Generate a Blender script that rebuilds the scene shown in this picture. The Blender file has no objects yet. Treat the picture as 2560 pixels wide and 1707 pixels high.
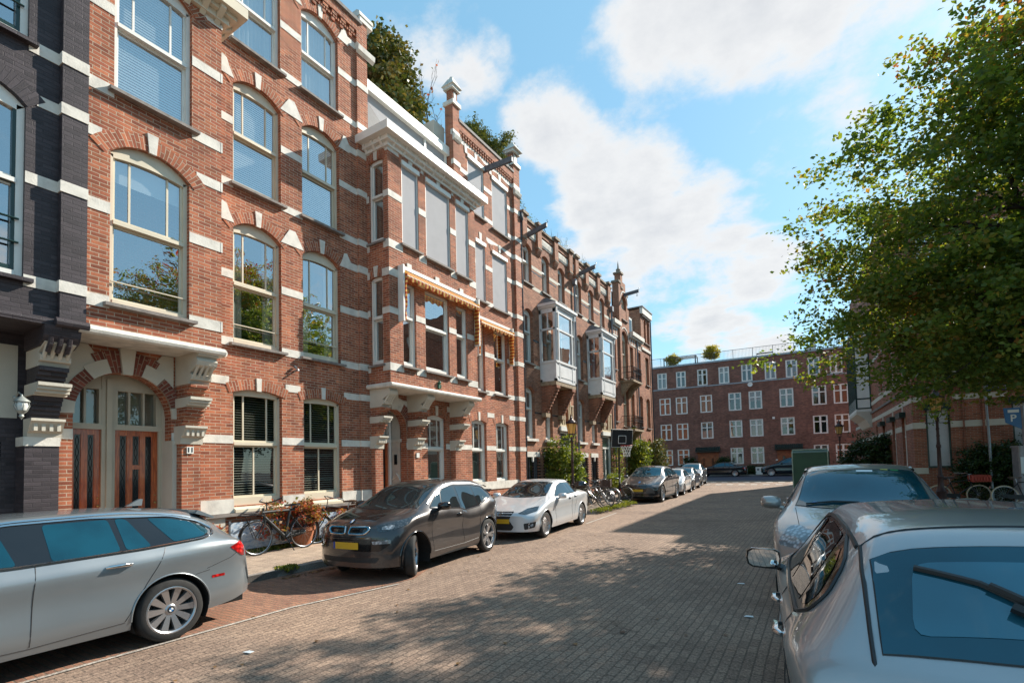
EXPO = 1.22
SKYTINT = (1.0, 1.15, 1.05)
SKYBLUE = (.62, 1.34, 1.90)
# cloud puffs: (sky direction x, y, z), angular size, weight
CLOUDS = [
    ((-0.3491, 0.7497, 0.5623), 0.1, 0.62),
    ((-0.3134, 0.7992, 0.5129), 0.11, 0.66),
    ((-0.3854, 0.7186, 0.5789), 0.07, 0.5),
    ((-0.2454, 0.8471, 0.4714), 0.12, 0.66),
    ((-0.1768, 0.8929, 0.4141), 0.11, 0.64),
    ((-0.1182, 0.9224, 0.3676), 0.11, 0.62),
    ((-0.3317, 0.8373, 0.4347), 0.12, 0.6),
    ((-0.2351, 0.8974, 0.3733), 0.13, 0.6),
    ((-0.0732, 0.9481, 0.3096), 0.1, 0.55),
    ((-0.1482, 0.9351, 0.322), 0.09, 0.5),
    ((-0.1778, 0.7284, 0.6617), 0.12, 0.66),
    ((-0.1061, 0.7617, 0.6392), 0.12, 0.72),
    ((-0.0445, 0.775, 0.6304), 0.11, 0.7),
    ((0.0128, 0.7956, 0.6057), 0.09, 0.6),
    ((0.0938, 0.8011, 0.5912), 0.1, 0.5),
    ((0.1517, 0.8187, 0.5539), 0.09, 0.42),
    ((-0.0631, 0.7934, 0.6054), 0.06, 0.5),
    ((-0.2269, 0.7273, 0.6478), 0.08, 0.4),
    ((-0.4807, 0.5778, 0.6596), 0.09, 0.36),
    ((-0.4404, 0.6263, 0.6433), 0.08, 0.4),
    ((-0.5125, 0.5252, 0.6793), 0.09, 0.36),
    ((-0.1929, 0.7752, 0.6016), 0.08, 0.3),
    ((-0.1684, 0.9551, 0.2437), 0.07, 0.62),
    ((-0.1039, 0.968, 0.2286), 0.07, 0.62),
    ((-0.221, 0.9389, 0.2638), 0.05, 0.5),
    ((-0.0609, 0.976, 0.2093), 0.06, 0.5),
    ((0.0581, 0.8394, 0.5403), 0.07, 0.25),
    ((-0.2963, 0.8972, 0.3275), 0.09, 0.35)]
VIEWDIR = (-0.4821, 0.8016, 0.3536)
import bpy, bmesh, math, random
from math import radians as R_, sin, cos, pi, sqrt, atan2
from mathutils import Vector, Matrix
from mathutils.geometry import delaunay_2d_cdt
random.seed(7)
SC = bpy.context.scene
COL = SC.collection

# ---------------------------------------------------------------- materials
MATS = {}
def newmat(name):
    m = bpy.data.materials.new(name); m.use_nodes = True
    nt = m.node_tree; nt.nodes.clear()
    out = nt.nodes.new('ShaderNodeOutputMaterial')
    return m, nt, out
def N(nt, t, **kw):
    n = nt.nodes.new(t)
    for k, v in kw.items():
        if k in n.inputs: n.inputs[k].default_value = v
        else: setattr(n, k, v)
    return n
def L(nt, a, b): nt.links.new(a, b)
def c4(c): return (c[0], c[1], c[2], 1)
def ramp(nt, stops, interp='LINEAR'):
    r = nt.nodes.new('ShaderNodeValToRGB'); e = r.color_ramp; e.interpolation = interp
    while len(e.elements) > 1: e.elements.remove(e.elements[-1])
    e.elements[0].position = stops[0][0]; e.elements[0].color = c4(stops[0][1])
    for p, c in stops[1:]:
        x = e.elements.new(p); x.color = c4(c)
    return r
def mix(nt, fac, a, b, blend='MIX'):
    m = nt.nodes.new('ShaderNodeMix'); m.data_type = 'RGBA'; m.blend_type = blend
    for s, v in ((m.inputs[0], fac), (m.inputs[6], a), (m.inputs[7], b)):
        if hasattr(v, 'is_linked') or hasattr(v, 'links'): nt.links.new(v, s)
        else: s.default_value = v if not isinstance(v, tuple) else (c4(v) if len(v) == 3 else v)
    return m.outputs[2]
def simple(name, col, rough=.6, metal=0, var=.15, vscale=6., spec=.5, bump=0, bscale=40., coat=0, objcoord=True):
    """plain surface with a little mottling and grain"""
    if name in MATS: return MATS[name]
    m, nt, out = newmat(name)
    b = N(nt, 'ShaderNodeBsdfPrincipled', Roughness=rough, Metallic=metal)
    b.inputs['Specular IOR Level'].default_value = spec
    b.inputs['Coat Weight'].default_value = coat
    tc = N(nt, 'ShaderNodeTexCoord')
    nz = N(nt, 'ShaderNodeTexNoise', Scale=vscale, Detail=4.0)
    L(nt, tc.outputs['Object'], nz.inputs['Vector'])
    dark = tuple(c*(1-var*1.6) for c in col); lite = tuple(min(1, c*(1+var)) for c in col)
    r = ramp(nt, [(.3, dark), (.5, col), (.7, lite)])
    L(nt, nz.outputs['Fac'], r.inputs[0]); L(nt, r.outputs[0], b.inputs['Base Color'])
    if bump:
        n2 = N(nt, 'ShaderNodeTexNoise', Scale=bscale, Detail=3.0)
        L(nt, tc.outputs['Object'], n2.inputs['Vector'])
        bp = N(nt, 'ShaderNodeBump', Strength=bump, Distance=.01)
        L(nt, n2.outputs['Fac'], bp.inputs['Height']); L(nt, bp.outputs[0], b.inputs['Normal'])
    L(nt, b.outputs[0], out.inputs[0]); MATS[name] = m
    return m
def brickmat(name, c1, c2, mortar, bw=.215, rh=.0646, ms=.007, rough=.85, soot=.25, bump=.55, c3=None, rot=False, streak=.12):
    m, nt, out = newmat(name)
    uv = N(nt, 'ShaderNodeUVMap')
    br = N(nt, 'ShaderNodeTexBrick', Scale=1.0)
    br.inputs['Color1'].default_value = c4(c1); br.inputs['Color2'].default_value = c4(c2); br.inputs['Mortar'].default_value = c4(mortar)
    br.inputs['Mortar Size'].default_value = ms; br.inputs['Mortar Smooth'].default_value = .25
    br.inputs['Brick Width'].default_value = bw; br.inputs['Row Height'].default_value = rh; br.inputs['Bias'].default_value = 0
    # slightly wobbly courses
    nw = N(nt, 'ShaderNodeTexNoise', Scale=3.0, Detail=2.0)
    L(nt, uv.outputs[0], nw.inputs['Vector'])
    vm = N(nt, 'ShaderNodeVectorMath', operation='MULTIPLY_ADD')
    L(nt, nw.outputs['Color'], vm.inputs[0]); vm.inputs[1].default_value = (.008, .008, 0); L(nt, uv.outputs[0], vm.inputs[2])
    L(nt, vm.outputs[0], br.inputs['Vector'])
    # second brick with big offset for per-brick value changes
    br2 = N(nt, 'ShaderNodeTexBrick', Scale=1.0)
    for k in ('Mortar Size', 'Mortar Smooth', 'Brick Width', 'Row Height'): br2.inputs[k].default_value = br.inputs[k].default_value
    br2.inputs['Color1'].default_value = (.55, .55, .55, 1); br2.inputs['Color2'].default_value = (1.3, 1.3, 1.3, 1); br2.inputs['Mortar'].default_value = (1, 1, 1, 1)
    br2.inputs['Bias'].default_value = .15
    mp = N(nt, 'ShaderNodeMapping'); mp.inputs['Location'].default_value = (bw*37, rh*52, 0)
    L(nt, vm.outputs[0], mp.inputs[0]); L(nt, mp.outputs[0], br2.inputs['Vector'])
    c = mix(nt, .75, br.outputs['Color'], br2.outputs['Color'], 'MULTIPLY')
    n1 = N(nt, 'ShaderNodeTexNoise', Scale=.9, Detail=6.0, Roughness=.65)
    L(nt, uv.outputs[0], n1.inputs['Vector'])
    r1 = ramp(nt, [(.32, (1-soot,)*3), (.55, (1, 1, 1)), (.75, (1.12, 1.1, 1.08))])
    L(nt, n1.outputs['Fac'], r1.inputs[0])
    c = mix(nt, 1.0, c, r1.outputs[0], 'MULTIPLY')
    # vertical dirt streaks
    mp2 = N(nt, 'ShaderNodeMapping'); mp2.inputs['Scale'].default_value = (5, .35, 1)
    L(nt, uv.outputs[0], mp2.inputs[0])
    n3 = N(nt, 'ShaderNodeTexNoise', Scale=1.0, Detail=4.0); L(nt, mp2.outputs[0], n3.inputs['Vector'])
    r3 = ramp(nt, [(.35, (1-streak,)*3), (.6, (1, 1, 1))]); L(nt, n3.outputs['Fac'], r3.inputs[0])
    c = mix(nt, 1.0, c, r3.outputs[0], 'MULTIPLY')
    n4 = N(nt, 'ShaderNodeTexNoise', Scale=60.0, Detail=3.0); L(nt, uv.outputs[0], n4.inputs['Vector'])
    r4 = ramp(nt, [(.3, (.82, .82, .82)), (.7, (1.12, 1.12, 1.12))]); L(nt, n4.outputs['Fac'], r4.inputs[0])
    c = mix(nt, 1.0, c, r4.outputs[0], 'MULTIPLY')
    b = N(nt, 'ShaderNodeBsdfPrincipled', Roughness=rough); b.inputs['Specular IOR Level'].default_value = .3
    L(nt, c, b.inputs['Base Color'])
    ad = N(nt, 'ShaderNodeMath', operation='MULTIPLY_ADD'); L(nt, n4.outputs['Fac'], ad.inputs[0]); ad.inputs[1].default_value = .35
    iv = N(nt, 'ShaderNodeMath', operation='SUBTRACT'); iv.inputs[0].default_value = 1; L(nt, br.outputs['Fac'], iv.inputs[1]); L(nt, iv.outputs[0], ad.inputs[2])
    bp = N(nt, 'ShaderNodeBump', Strength=bump, Distance=.008); L(nt, ad.outputs[0], bp.inputs['Height']); L(nt, bp.outputs[0], b.inputs['Normal'])
    L(nt, b.outputs[0], out.inputs[0]); MATS[name] = m
    return m
def glassmat(name, ior=1.75, tint=(.62, .7, .7), wav=.012, ws=1.2, gl=(1, 1, 1), base=.0):
    m, nt, out = newmat(name)
    fr = N(nt, 'ShaderNodeFresnel', IOR=ior); ge = N(nt, 'ShaderNodeNewGeometry'); mi_ = N(nt, 'ShaderNodeMath', operation='MULTIPLY_ADD')
    L(nt, ge.outputs['Backfacing'], mi_.inputs[0]); mi_.inputs[1].default_value = 1/ior-ior; mi_.inputs[2].default_value = ior; L(nt, mi_.outputs[0], fr.inputs['IOR'])
    tr = N(nt, 'ShaderNodeBsdfTransparent'); tr.inputs[0].default_value = c4(tint)
    gs = N(nt, 'ShaderNodeBsdfGlossy', Roughness=.01); gs.inputs[0].default_value = c4(gl)
    tc = N(nt, 'ShaderNodeTexCoord'); nz = N(nt, 'ShaderNodeTexNoise', Scale=ws, Detail=1.5)
    L(nt, tc.outputs['Object'], nz.inputs['Vector'])
    bp = N(nt, 'ShaderNodeBump', Strength=1.0, Distance=wav); L(nt, nz.outputs['Fac'], bp.inputs['Height'])
    L(nt, bp.outputs[0], gs.inputs['Normal'])
    fm = N(nt, 'ShaderNodeMath', operation='MULTIPLY_ADD'); fm.use_clamp = True; L(nt, fr.outputs[0], fm.inputs[0]); fm.inputs[1].default_value = 1.35; fm.inputs[2].default_value = base
    mx = N(nt, 'ShaderNodeMixShader'); L(nt, fm.outputs[0], mx.inputs[0]); L(nt, tr.outputs[0], mx.inputs[1]); L(nt, gs.outputs[0], mx.inputs[2])
    L(nt, mx.outputs[0], out.inputs[0]); MATS[name] = m
    return m
def paintmat(name, col, metal=.55, rough=.32, coat=1.0, flake=True, dust=.0):
    m, nt, out = newmat(name)
    b = N(nt, 'ShaderNodeBsdfPrincipled', Roughness=rough, Metallic=metal)
    b.inputs['Coat Weight'].default_value = coat; b.inputs['Coat Roughness'].default_value = .04
    tc = N(nt, 'ShaderNodeTexCoord')
    nz = N(nt, 'ShaderNodeTexNoise', Scale=2.2, Detail=6.0, Roughness=.7); L(nt, tc.outputs['Object'], nz.inputs['Vector'])
    dc = (.23, .2, .17)
    r = ramp(nt, [(.35, col), (.8, tuple(c*(1-dust)+d*dust for c, d in zip(col, dc)))]); L(nt, nz.outputs['Fac'], r.inputs[0])
    L(nt, r.outputs[0], b.inputs['Base Color'])
    n2 = N(nt, 'ShaderNodeTexNoise', Scale=45.0, Detail=5.0); L(nt, tc.outputs['Object'], n2.inputs['Vector'])
    n2.inputs['Scale'].default_value = 3.0; r2 = ramp(nt, [(.3, (rough*.92,)*3), (.8, (min(1, rough*1.12+dust*.5),)*3)]); L(nt, n2.outputs['Fac'], r2.inputs[0]); L(nt, r2.outputs[0], b.inputs['Roughness'])
    L(nt, b.outputs[0], out.inputs[0]); MATS[name] = m
    return m
def leafmat(name, stops, trans=.35, rough=.5, zmix=None):
    m, nt, out = newmat(name)
    g = N(nt, 'ShaderNodeNewGeometry')
    tc = N(nt, 'ShaderNodeTexCoord')
    nz = N(nt, 'ShaderNodeTexNoise', Scale=.55, Detail=3.0); L(nt, tc.outputs['Object'], nz.inputs['Vector'])
    ma = N(nt, 'ShaderNodeMath', operation='MULTIPLY_ADD'); L(nt, g.outputs['Random Per Island'], ma.inputs[0]); ma.inputs[1].default_value = .55
    mb = N(nt, 'ShaderNodeMath', operation='MULTIPLY_ADD'); L(nt, nz.outputs['Fac'], mb.inputs[0]); mb.inputs[1].default_value = .9; mb.inputs[2].default_value = -.22
    L(nt, mb.outputs[0], ma.inputs[2])
    fac = ma.outputs[0]
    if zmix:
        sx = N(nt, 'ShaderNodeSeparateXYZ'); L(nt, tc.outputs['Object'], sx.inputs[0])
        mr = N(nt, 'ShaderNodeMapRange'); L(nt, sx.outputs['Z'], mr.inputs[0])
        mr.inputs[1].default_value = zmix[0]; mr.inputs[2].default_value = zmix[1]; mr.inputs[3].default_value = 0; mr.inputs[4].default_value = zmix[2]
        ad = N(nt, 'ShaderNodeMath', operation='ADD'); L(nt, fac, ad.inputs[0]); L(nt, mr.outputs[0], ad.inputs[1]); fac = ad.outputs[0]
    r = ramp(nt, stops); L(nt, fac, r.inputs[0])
    b = N(nt, 'ShaderNodeBsdfPrincipled', Roughness=rough); b.inputs['Specular IOR Level'].default_value = .35
    L(nt, r.outputs[0], b.inputs['Base Color'])
    t = N(nt, 'ShaderNodeBsdfTranslucent')
    tcx = mix(nt, 1.0, r.outputs[0], (1.9, 1.7, .6), 'MULTIPLY'); L(nt, tcx, t.inputs[0])
    mx = N(nt, 'ShaderNodeMixShader'); mx.inputs[0].default_value = trans
    L(nt, b.outputs[0], mx.inputs[1]); L(nt, t.outputs[0], mx.inputs[2]); L(nt, mx.outputs[0], out.inputs[0]); MATS[name] = m
    return m

# ---------------------------------------------------------------- mesh builder
class MB:
    def __init__(s, tf=None):
        s.v = []; s.f = []; s.mi = []; s.uv = {}; s.tf = tf; s.sm = []
    def add(s, vs, fs, mi=0, uvs=None, smooth=None):
        o = len(s.v)
        if s.tf: vs = [s.tf(p) for p in vs]
        s.v += [tuple(p) for p in vs]
        for k, f in enumerate(fs):
            if uvs: s.uv[len(s.f)] = uvs[k]
            s.f.append([i+o for i in f]); s.mi.append(mi)
        return s
    def box(s, x0, x1, y0, y1, z0, z1, mi=0):
        if x0 > x1: x0, x1 = x1, x0
        if y0 > y1: y0, y1 = y1, y0
        if z0 > z1: z0, z1 = z1, z0
        v = [(x, y, z) for z in (z0, z1) for y in (y0, y1) for x in (x0, x1)]
        return s.add(v, [(0, 2, 3, 1), (4, 5, 7, 6), (0, 1, 5, 4), (2, 6, 7, 3), (0, 4, 6, 2), (1, 3, 7, 5)], mi)
    def bbox(s, c, size, M=None, mi=0):
        """oriented box"""
        hx, hy, hz = [k/2 for k in size]
        v = [Vector((x, y, z)) for z in (-hz, hz) for y in (-hy, hy) for x in (-hx, hx)]
        if M: v = [M @ p for p in v]
        v = [(p[0]+c[0], p[1]+c[1], p[2]+c[2]) for p in v]
        return s.add(v, [(0, 2, 3, 1), (4, 5, 7, 6), (0, 1, 5, 4), (2, 6, 7, 3), (0, 4, 6, 2), (1, 3, 7, 5)], mi)
    def quad(s, a, b, c, d, mi=0, uv=None): return s.add([a, b, c, d], [(0, 1, 2, 3)], mi, [uv] if uv else None)
    def prism(s, pts, f0, f1, mi=0):
        """pts 2D polygon, f0/f1 map (p)->3D for the two caps"""
        n = len(pts); v = [f0(p) for p in pts]+[f1(p) for p in pts]
        fs = [tuple(range(n)), tuple(range(2*n-1, n-1, -1))]+[(i, (i+1) % n, n+(i+1) % n, n+i) for i in range(n)]
        return s.add(v, fs, mi)
    def prism_az(s, pts, d0, d1, mi=0):   # polygon in (a,z), extruded in depth d
        return s.prism(pts, lambda p: (p[0], d0, p[1]), lambda p: (p[0], d1, p[1]), mi)
    def prism_dz(s, pts, a0, a1, mi=0):   # polygon in (d,z), extruded along a
        return s.prism(pts, lambda p: (a0, p[0], p[1]), lambda p: (a1, p[0], p[1]), mi)
    def prism_xy(s, pts, z0, z1, mi=0):
        return s.prism(pts, lambda p: (p[0], p[1], z0), lambda p: (p[0], p[1], z1), mi)
    def tube(s, path, r, n=6, closed=False, mi=0, caps=True):
        P = [Vector(p) for p in path]; m = len(P)
        if m < 2: return s
        rs = r if isinstance(r, (list, tuple)) else [r]*m
        vs = []; up = None
        for i in range(m):
            if closed: t = (P[(i+1) % m]-P[i-1])
            else: t = (P[min(i+1, m-1)]-P[max(i-1, 0)])
            if t.length < 1e-9: t = Vector((0, 0, 1))
            t.normalize()
            if up is None:
                up = Vector((0, 0, 1)) if abs(t.z) < .9 else Vector((1, 0, 0))
            x = t.cross(up)
            if x.length < 1e-6: x = t.cross(Vector((0, 1, 0)))
            x.normalize(); y = x.cross(t); up = y
            for k in range(n):
                a = 2*pi*k/n
                vs.append(P[i]+x*(rs[i]*cos(a))+y*(rs[i]*sin(a)))
        fs = []
        for i in range(m if closed else m-1):
            j = (i+1) % m
            for k in range(n):
                fs.append((i*n+k, i*n+(k+1) % n, j*n+(k+1) % n, j*n+k))
        if not closed and caps:
            fs.append(tuple(range(n))); fs.append(tuple(range(m*n-1, m*n-n-1, -1)))
        return s.add(vs, fs, mi)
    def lathe(s, prof, c=(0, 0, 0), n=16, axis='z', mi=0, a0=0, a1=2*pi, sx=1, sy=1, cap=False):
        full = abs(a1-a0-2*pi) < 1e-6; k = n if full else n+1; vs = []
        for r, h in prof:
            for i in range(k):
                a = a0+(a1-a0)*i/n; x, y = r*cos(a)*sx, r*sin(a)*sy
                if axis == 'z': p = (x, y, h)
                elif axis == 'y': p = (x, h, y)
                else: p = (h, x, y)
                vs.append((p[0]+c[0], p[1]+c[1], p[2]+c[2]))
        fs = []
        for j in range(len(prof)-1):
            for i in range(n):
                i2 = (i+1) % k
                fs.append((j*k+i, j*k+i2, (j+1)*k+i2, (j+1)*k+i))
        if full and cap:
            if prof[0][0] > 1e-5: fs.append(tuple(range(k)))
            if prof[-1][0] > 1e-5: fs.append(tuple((len(prof)-1)*k+i for i in range(k)))
        return s.add(vs, fs, mi)
    def ball(s, c, r, n=10, m=6, mi=0):
        rx, ry, rz = r if isinstance(r, (tuple, list)) else (r, r, r)
        vs = [(c[0], c[1], c[2]-rz)]
        for j in range(1, m):
            t = -pi/2+pi*j/m
            for i in range(n):
                a = 2*pi*i/n; vs.append((c[0]+rx*cos(t)*cos(a), c[1]+ry*cos(t)*sin(a), c[2]+rz*sin(t)))
        vs.append((c[0], c[1], c[2]+rz)); fs = []
        for i in range(n): fs.append((0, 1+(i+1) % n, 1+i))
        for j in range(m-2):
            for i in range(n): fs.append((1+j*n+i, 1+j*n+(i+1) % n, 1+(j+1)*n+(i+1) % n, 1+(j+1)*n+i))
        t = len(vs)-1
        for i in range(n): fs.append((1+(m-2)*n+i, 1+(m-2)*n+(i+1) % n, t))
        return s.add(vs, fs, mi)
    def mark(s):
        s.marks = getattr(s, 'marks', []); s.marks.append((len(s.v), len(s.f))); return s
    def build_parts(s, name, mats, parent=None, smooth=None):
        """one object for each marked piece"""
        mk = [(0, 0)]+[q for q in getattr(s, 'marks', []) if q[1] > 0]+[(len(s.v), len(s.f))]; r = []
        for (v0, f0), (v1, f1) in zip(mk, mk[1:]):
            if f1 <= f0: continue
            t = MB(); t.v = s.v[v0:v1]; t.f = [[i-v0 for i in f] for f in s.f[f0:f1]]; t.mi = s.mi[f0:f1]
            t.uv = {k-f0: u for k, u in s.uv.items() if f0 <= k < f1}
            r.append(t.build(name, mats, parent, smooth))
        return r
    def build(s, name, mats, parent=None, smooth=None, bevel=0, weld=False):
        if not isinstance(mats, (list, tuple)): mats = [mats]
        me = bpy.data.meshes.new(name)
        me.from_pydata(s.v, [], s.f)
        for m in mats: me.materials.append(m)
        if len(mats) > 1: me.polygons.foreach_set('material_index', s.mi)
        me.update()
        if len(s.v) < 60000:
            bm = bmesh.new(); bm.from_mesh(me)
            if weld: bmesh.ops.remove_doubles(bm, verts=bm.verts, dist=1e-4)
            bmesh.ops.recalc_face_normals(bm, faces=bm.faces)
            if not weld:
                lay = bm.loops.layers.uv.new('UVMap')
                for i, f in enumerate(bm.faces):
                    if i in s.uv:
                        # explicit uv is per vertex order; match by vertex index
                        d = dict(zip(s.f[i], s.uv[i]))
                        for l in f.loops: l[lay].uv = d[l.vert.index]
                    else:
                        n = f.normal; ax, ay, az = abs(n.x), abs(n.y), abs(n.z)
                        for l in f.loops:
                            c = l.vert.co
                            l[lay].uv = (c.y, c.z) if (ax >= ay and ax >= az) else ((c.x, c.z) if ay >= az else (c.x, c.y))
            bm.to_mesh(me); bm.free()
        if smooth is not None:
            me.polygons.foreach_set('use_smooth', [True]*len(me.polygons))
            me.set_sharp_from_angle(angle=R_(smooth))
        o = bpy.data.objects.new(name, me); COL.objects.link(o)
        if parent: o.parent = parent
        return o

def tag(o, label=None, cat=None, group=None, kind=None):
    if label: o['label'] = label
    if cat: o['category'] = cat
    if group: o['group'] = group
    if kind: o['kind'] = kind
    return o
def thing(name, label, cat, loc=(0, 0, 0), rz=0, group=None):
    o = bpy.data.objects.new(name, None); COL.objects.link(o)
    o.location = loc; o.rotation_euler = (0, 0, rz); o.empty_display_size = .3
    return tag(o, label, cat, group)
KIDS = {}
def copy_tree(o, loc=None, rz=None, label=None, group=None, parent=None, scale=None):
    c = o.copy(); COL.objects.link(c)
    if parent: c.parent = parent
    for ch in [x for x in bpy.data.objects if x.parent == o]:
        copy_tree(ch, parent=c)
    if loc is not None: c.location = loc
    if rz is not None: c.rotation_euler = (c.rotation_euler[0], c.rotation_euler[1], rz)
    if label: c['label'] = label
    if group: c['group'] = group
    if scale: c.scale = scale
    return c
def ground(x, y):
    """the street climbs a hand's breadth towards the crossing"""
    t = min(1, max(0, (y-30)/20.)); return .3*t*t*(3-2*t)
def text_obj(name, txt, size, mat, parent, loc, rot, ext=.002, align='CENTER', bold=0):
    c = bpy.data.curves.new(name, 'FONT'); c.body = txt; c.size = size; c.extrude = ext; c.align_x = align; c.align_y = 'CENTER'; c.offset = bold
    t = bpy.data.objects.new(name+'_tmp', c); COL.objects.link(t)
    dg = bpy.context.evaluated_depsgraph_get(); dg.update()
    me = bpy.data.meshes.new_from_object(t.evaluated_get(dg)); me.name = name
    bpy.data.objects.remove(t); bpy.data.curves.remove(c)
    me.materials.clear(); me.materials.append(mat)
    o = bpy.data.objects.new(name, me); COL.objects.link(o); o.parent = parent; o.location = loc; o.rotation_euler = rot
    return o
# ---------------------------------------------------------------- camera
cam = bpy.data.objects.new('camera', bpy.data.cameras.new('camera')); COL.objects.link(cam); SC.camera = cam
def cam_basis(yaw, pitch, roll):
    f = Vector((-sin(yaw)*cos(pitch), cos(yaw)*cos(pitch), sin(pitch)))
    r = Vector((cos(yaw), sin(yaw), 0)); u = r.cross(f)
    return cos(roll)*r+sin(roll)*u, -sin(roll)*r+cos(roll)*u, f
_r, _u, _f = cam_basis(.5496, .042, -.0243)
cam.matrix_world = Matrix(((_r.x, _u.x, -_f.x, 0), (_r.y, _u.y, -_f.y, 0), (_r.z, _u.z, -_f.z, 1.8), (0, 0, 0, 1)))
cam.data.sensor_width = 36; cam.data.lens = 36*1250/2560.; cam.data.shift_y = (1113.6-853.5)/2560.
cam.data.clip_start = .05; cam.data.clip_end = 2000
# ---------------------------------------------------------------- light
AZ, EL = R_(24), R_(35.5)
sunv = Vector((sin(AZ)*cos(EL), cos(AZ)*cos(EL), sin(EL)))
sun = bpy.data.objects.new('sun', bpy.data.lights.new('sun', 'SUN')); COL.objects.link(sun)
sun.rotation_euler = sunv.to_track_quat('Z', 'Y').to_euler()
sun.data.energy = 3.7; sun.data.angle = R_(.5); sun.data.color = (1, .93, .82)
w = bpy.data.worlds.new('World'); SC.world = w; w.use_nodes = True
nt = w.node_tree; nt.nodes.clear()
out = nt.nodes.new('ShaderNodeOutputWorld'); bg = nt.nodes.new('ShaderNodeBackground'); bg.inputs[1].default_value = .16
sky = nt.nodes.new('ShaderNodeTexSky'); sky.sky_type = 'NISHITA'; sky.sun_disc = False
sky.sun_elevation = EL; sky.sun_rotation = AZ; sky.altitude = 0; sky.air_density = 1.0; sky.dust_density = .4; sky.ozone_density = 1.6
tc = nt.nodes.new('ShaderNodeTexCoord')
tint = mix(nt, .78, mix(nt, 1.0, sky.outputs[0], SKYTINT, 'MULTIPLY'), SKYBLUE)
sep = nt.nodes.new('ShaderNodeSeparateXYZ'); nt.links.new(tc.outputs['Generated'], sep.inputs[0])
def M_(op, a, b=None, c=None, clamp=False):
    n = nt.nodes.new('ShaderNodeMath'); n.operation = op; n.use_clamp = clamp
    for i, v in enumerate((a, b, c)):
        if v is None: continue
        if isinstance(v, (int, float)): n.inputs[i].default_value = v
        else: nt.links.new(v, n.inputs[i])
    return n.outputs[0]
# clouds: puffs at sky directions, edges broken up by noise of the direction projected on a cloud deck
zz = M_('MAXIMUM', sep.outputs['Z'], .06)
div = nt.nodes.new('ShaderNodeVectorMath'); div.operation = 'DIVIDE'
cz = nt.nodes.new('ShaderNodeCombineXYZ'); z3 = M_('ADD', zz, .22)
for i in range(3): nt.links.new(z3, cz.inputs[i])
nt.links.new(tc.outputs['Generated'], div.inputs[0]); nt.links.new(cz.outputs[0], div.inputs[1])
n1 = nt.nodes.new('ShaderNodeTexNoise'); n1.inputs['Scale'].default_value = 2.6; n1.inputs['Detail'].default_value = 8; n1.inputs['Roughness'].default_value = .58; n1.inputs['Distortion'].default_value = .25
nt.links.new(div.outputs[0], n1.inputs['Vector'])
n2 = nt.nodes.new('ShaderNodeTexNoise'); n2.inputs['Scale'].default_value = 8.0; n2.inputs['Detail'].default_value = 9; n2.inputs['Roughness'].default_value = .65
nt.links.new(div.outputs[0], n2.inputs['Vector'])
acc = None
for d, rad, wt in CLOUDS:
    dn = nt.nodes.new('ShaderNodeVectorMath'); dn.operation = 'DISTANCE'
    nt.links.new(tc.outputs['Generated'], dn.inputs[0]); dn.inputs[1].default_value = d
    q = M_('DIVIDE', dn.outputs['Value'], rad); q = M_('POWER', q, 2.0); q = M_('SUBTRACT', 1.0, q); q = M_('MAXIMUM', q, -1.0 if False else 0.0)
    q = M_('MULTIPLY', q, wt)
    acc = q if acc is None else M_('MAXIMUM', acc, q)
# clouds elsewhere in the sky (behind and beside the viewer), for reflections
far = M_('MULTIPLY_ADD', n1.outputs['Fac'], 2.2, -1.10)
dv = nt.nodes.new('ShaderNodeVectorMath'); dv.operation = 'DOT_PRODUCT'; nt.links.new(tc.outputs['Generated'], dv.inputs[0]); dv.inputs[1].default_value = VIEWDIR
away = M_('MULTIPLY_ADD', dv.outputs['Value'], -2.2, 1.0, clamp=True)
far = M_('MULTIPLY', far, away)
dens = M_('ADD', acc, M_('MULTIPLY_ADD', n1.outputs['Fac'], 1.7, -.90))
dens = M_('ADD', dens, M_('MULTIPLY_ADD', n2.outputs['Fac'], .75, -.37))
dens = M_('MAXIMUM', dens, far)
cr = nt.nodes.new('ShaderNodeMapRange'); nt.links.new(dens, cr.inputs[0]); cr.inputs[1].default_value = .08; cr.inputs[2].default_value = .50; cr.clamp = True
cr.interpolation_type = 'SMOOTHSTEP'
# thicker cloud is greyer underneath
shade = nt.nodes.new('ShaderNodeMapRange'); nt.links.new(M_('ADD', dens, M_('MULTIPLY', n2.outputs['Fac'], .4)), shade.inputs[0]); shade.inputs[1].default_value = .6; shade.inputs[2].default_value = 1.3
cc = mix(nt, shade.outputs[0], (2.5, 2.5, 2.5), (1.85, 1.9, 2.0))
skyc = mix(nt, M_('MULTIPLY', cr.outputs[0], .95), tint, cc)
nt.links.new(skyc, bg.inputs[0]); nt.links.new(bg.outputs[0], out.inputs[0])
SC.view_settings.view_transform = 'Standard'; SC.view_settings.look = 'None'; SC.view_settings.gamma = 1; SC.view_settings.exposure = EXPO
SC.cycles.max_bounces = 5; SC.cycles.transparent_max_bounces = 12; SC.cycles.diffuse_bounces = 2; SC.cycles.glossy_bounces = 3
SC.cycles.caustics_reflective = False; SC.cycles.caustics_refractive = False
SC.cycles.sample_clamp_indirect = 4
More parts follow.
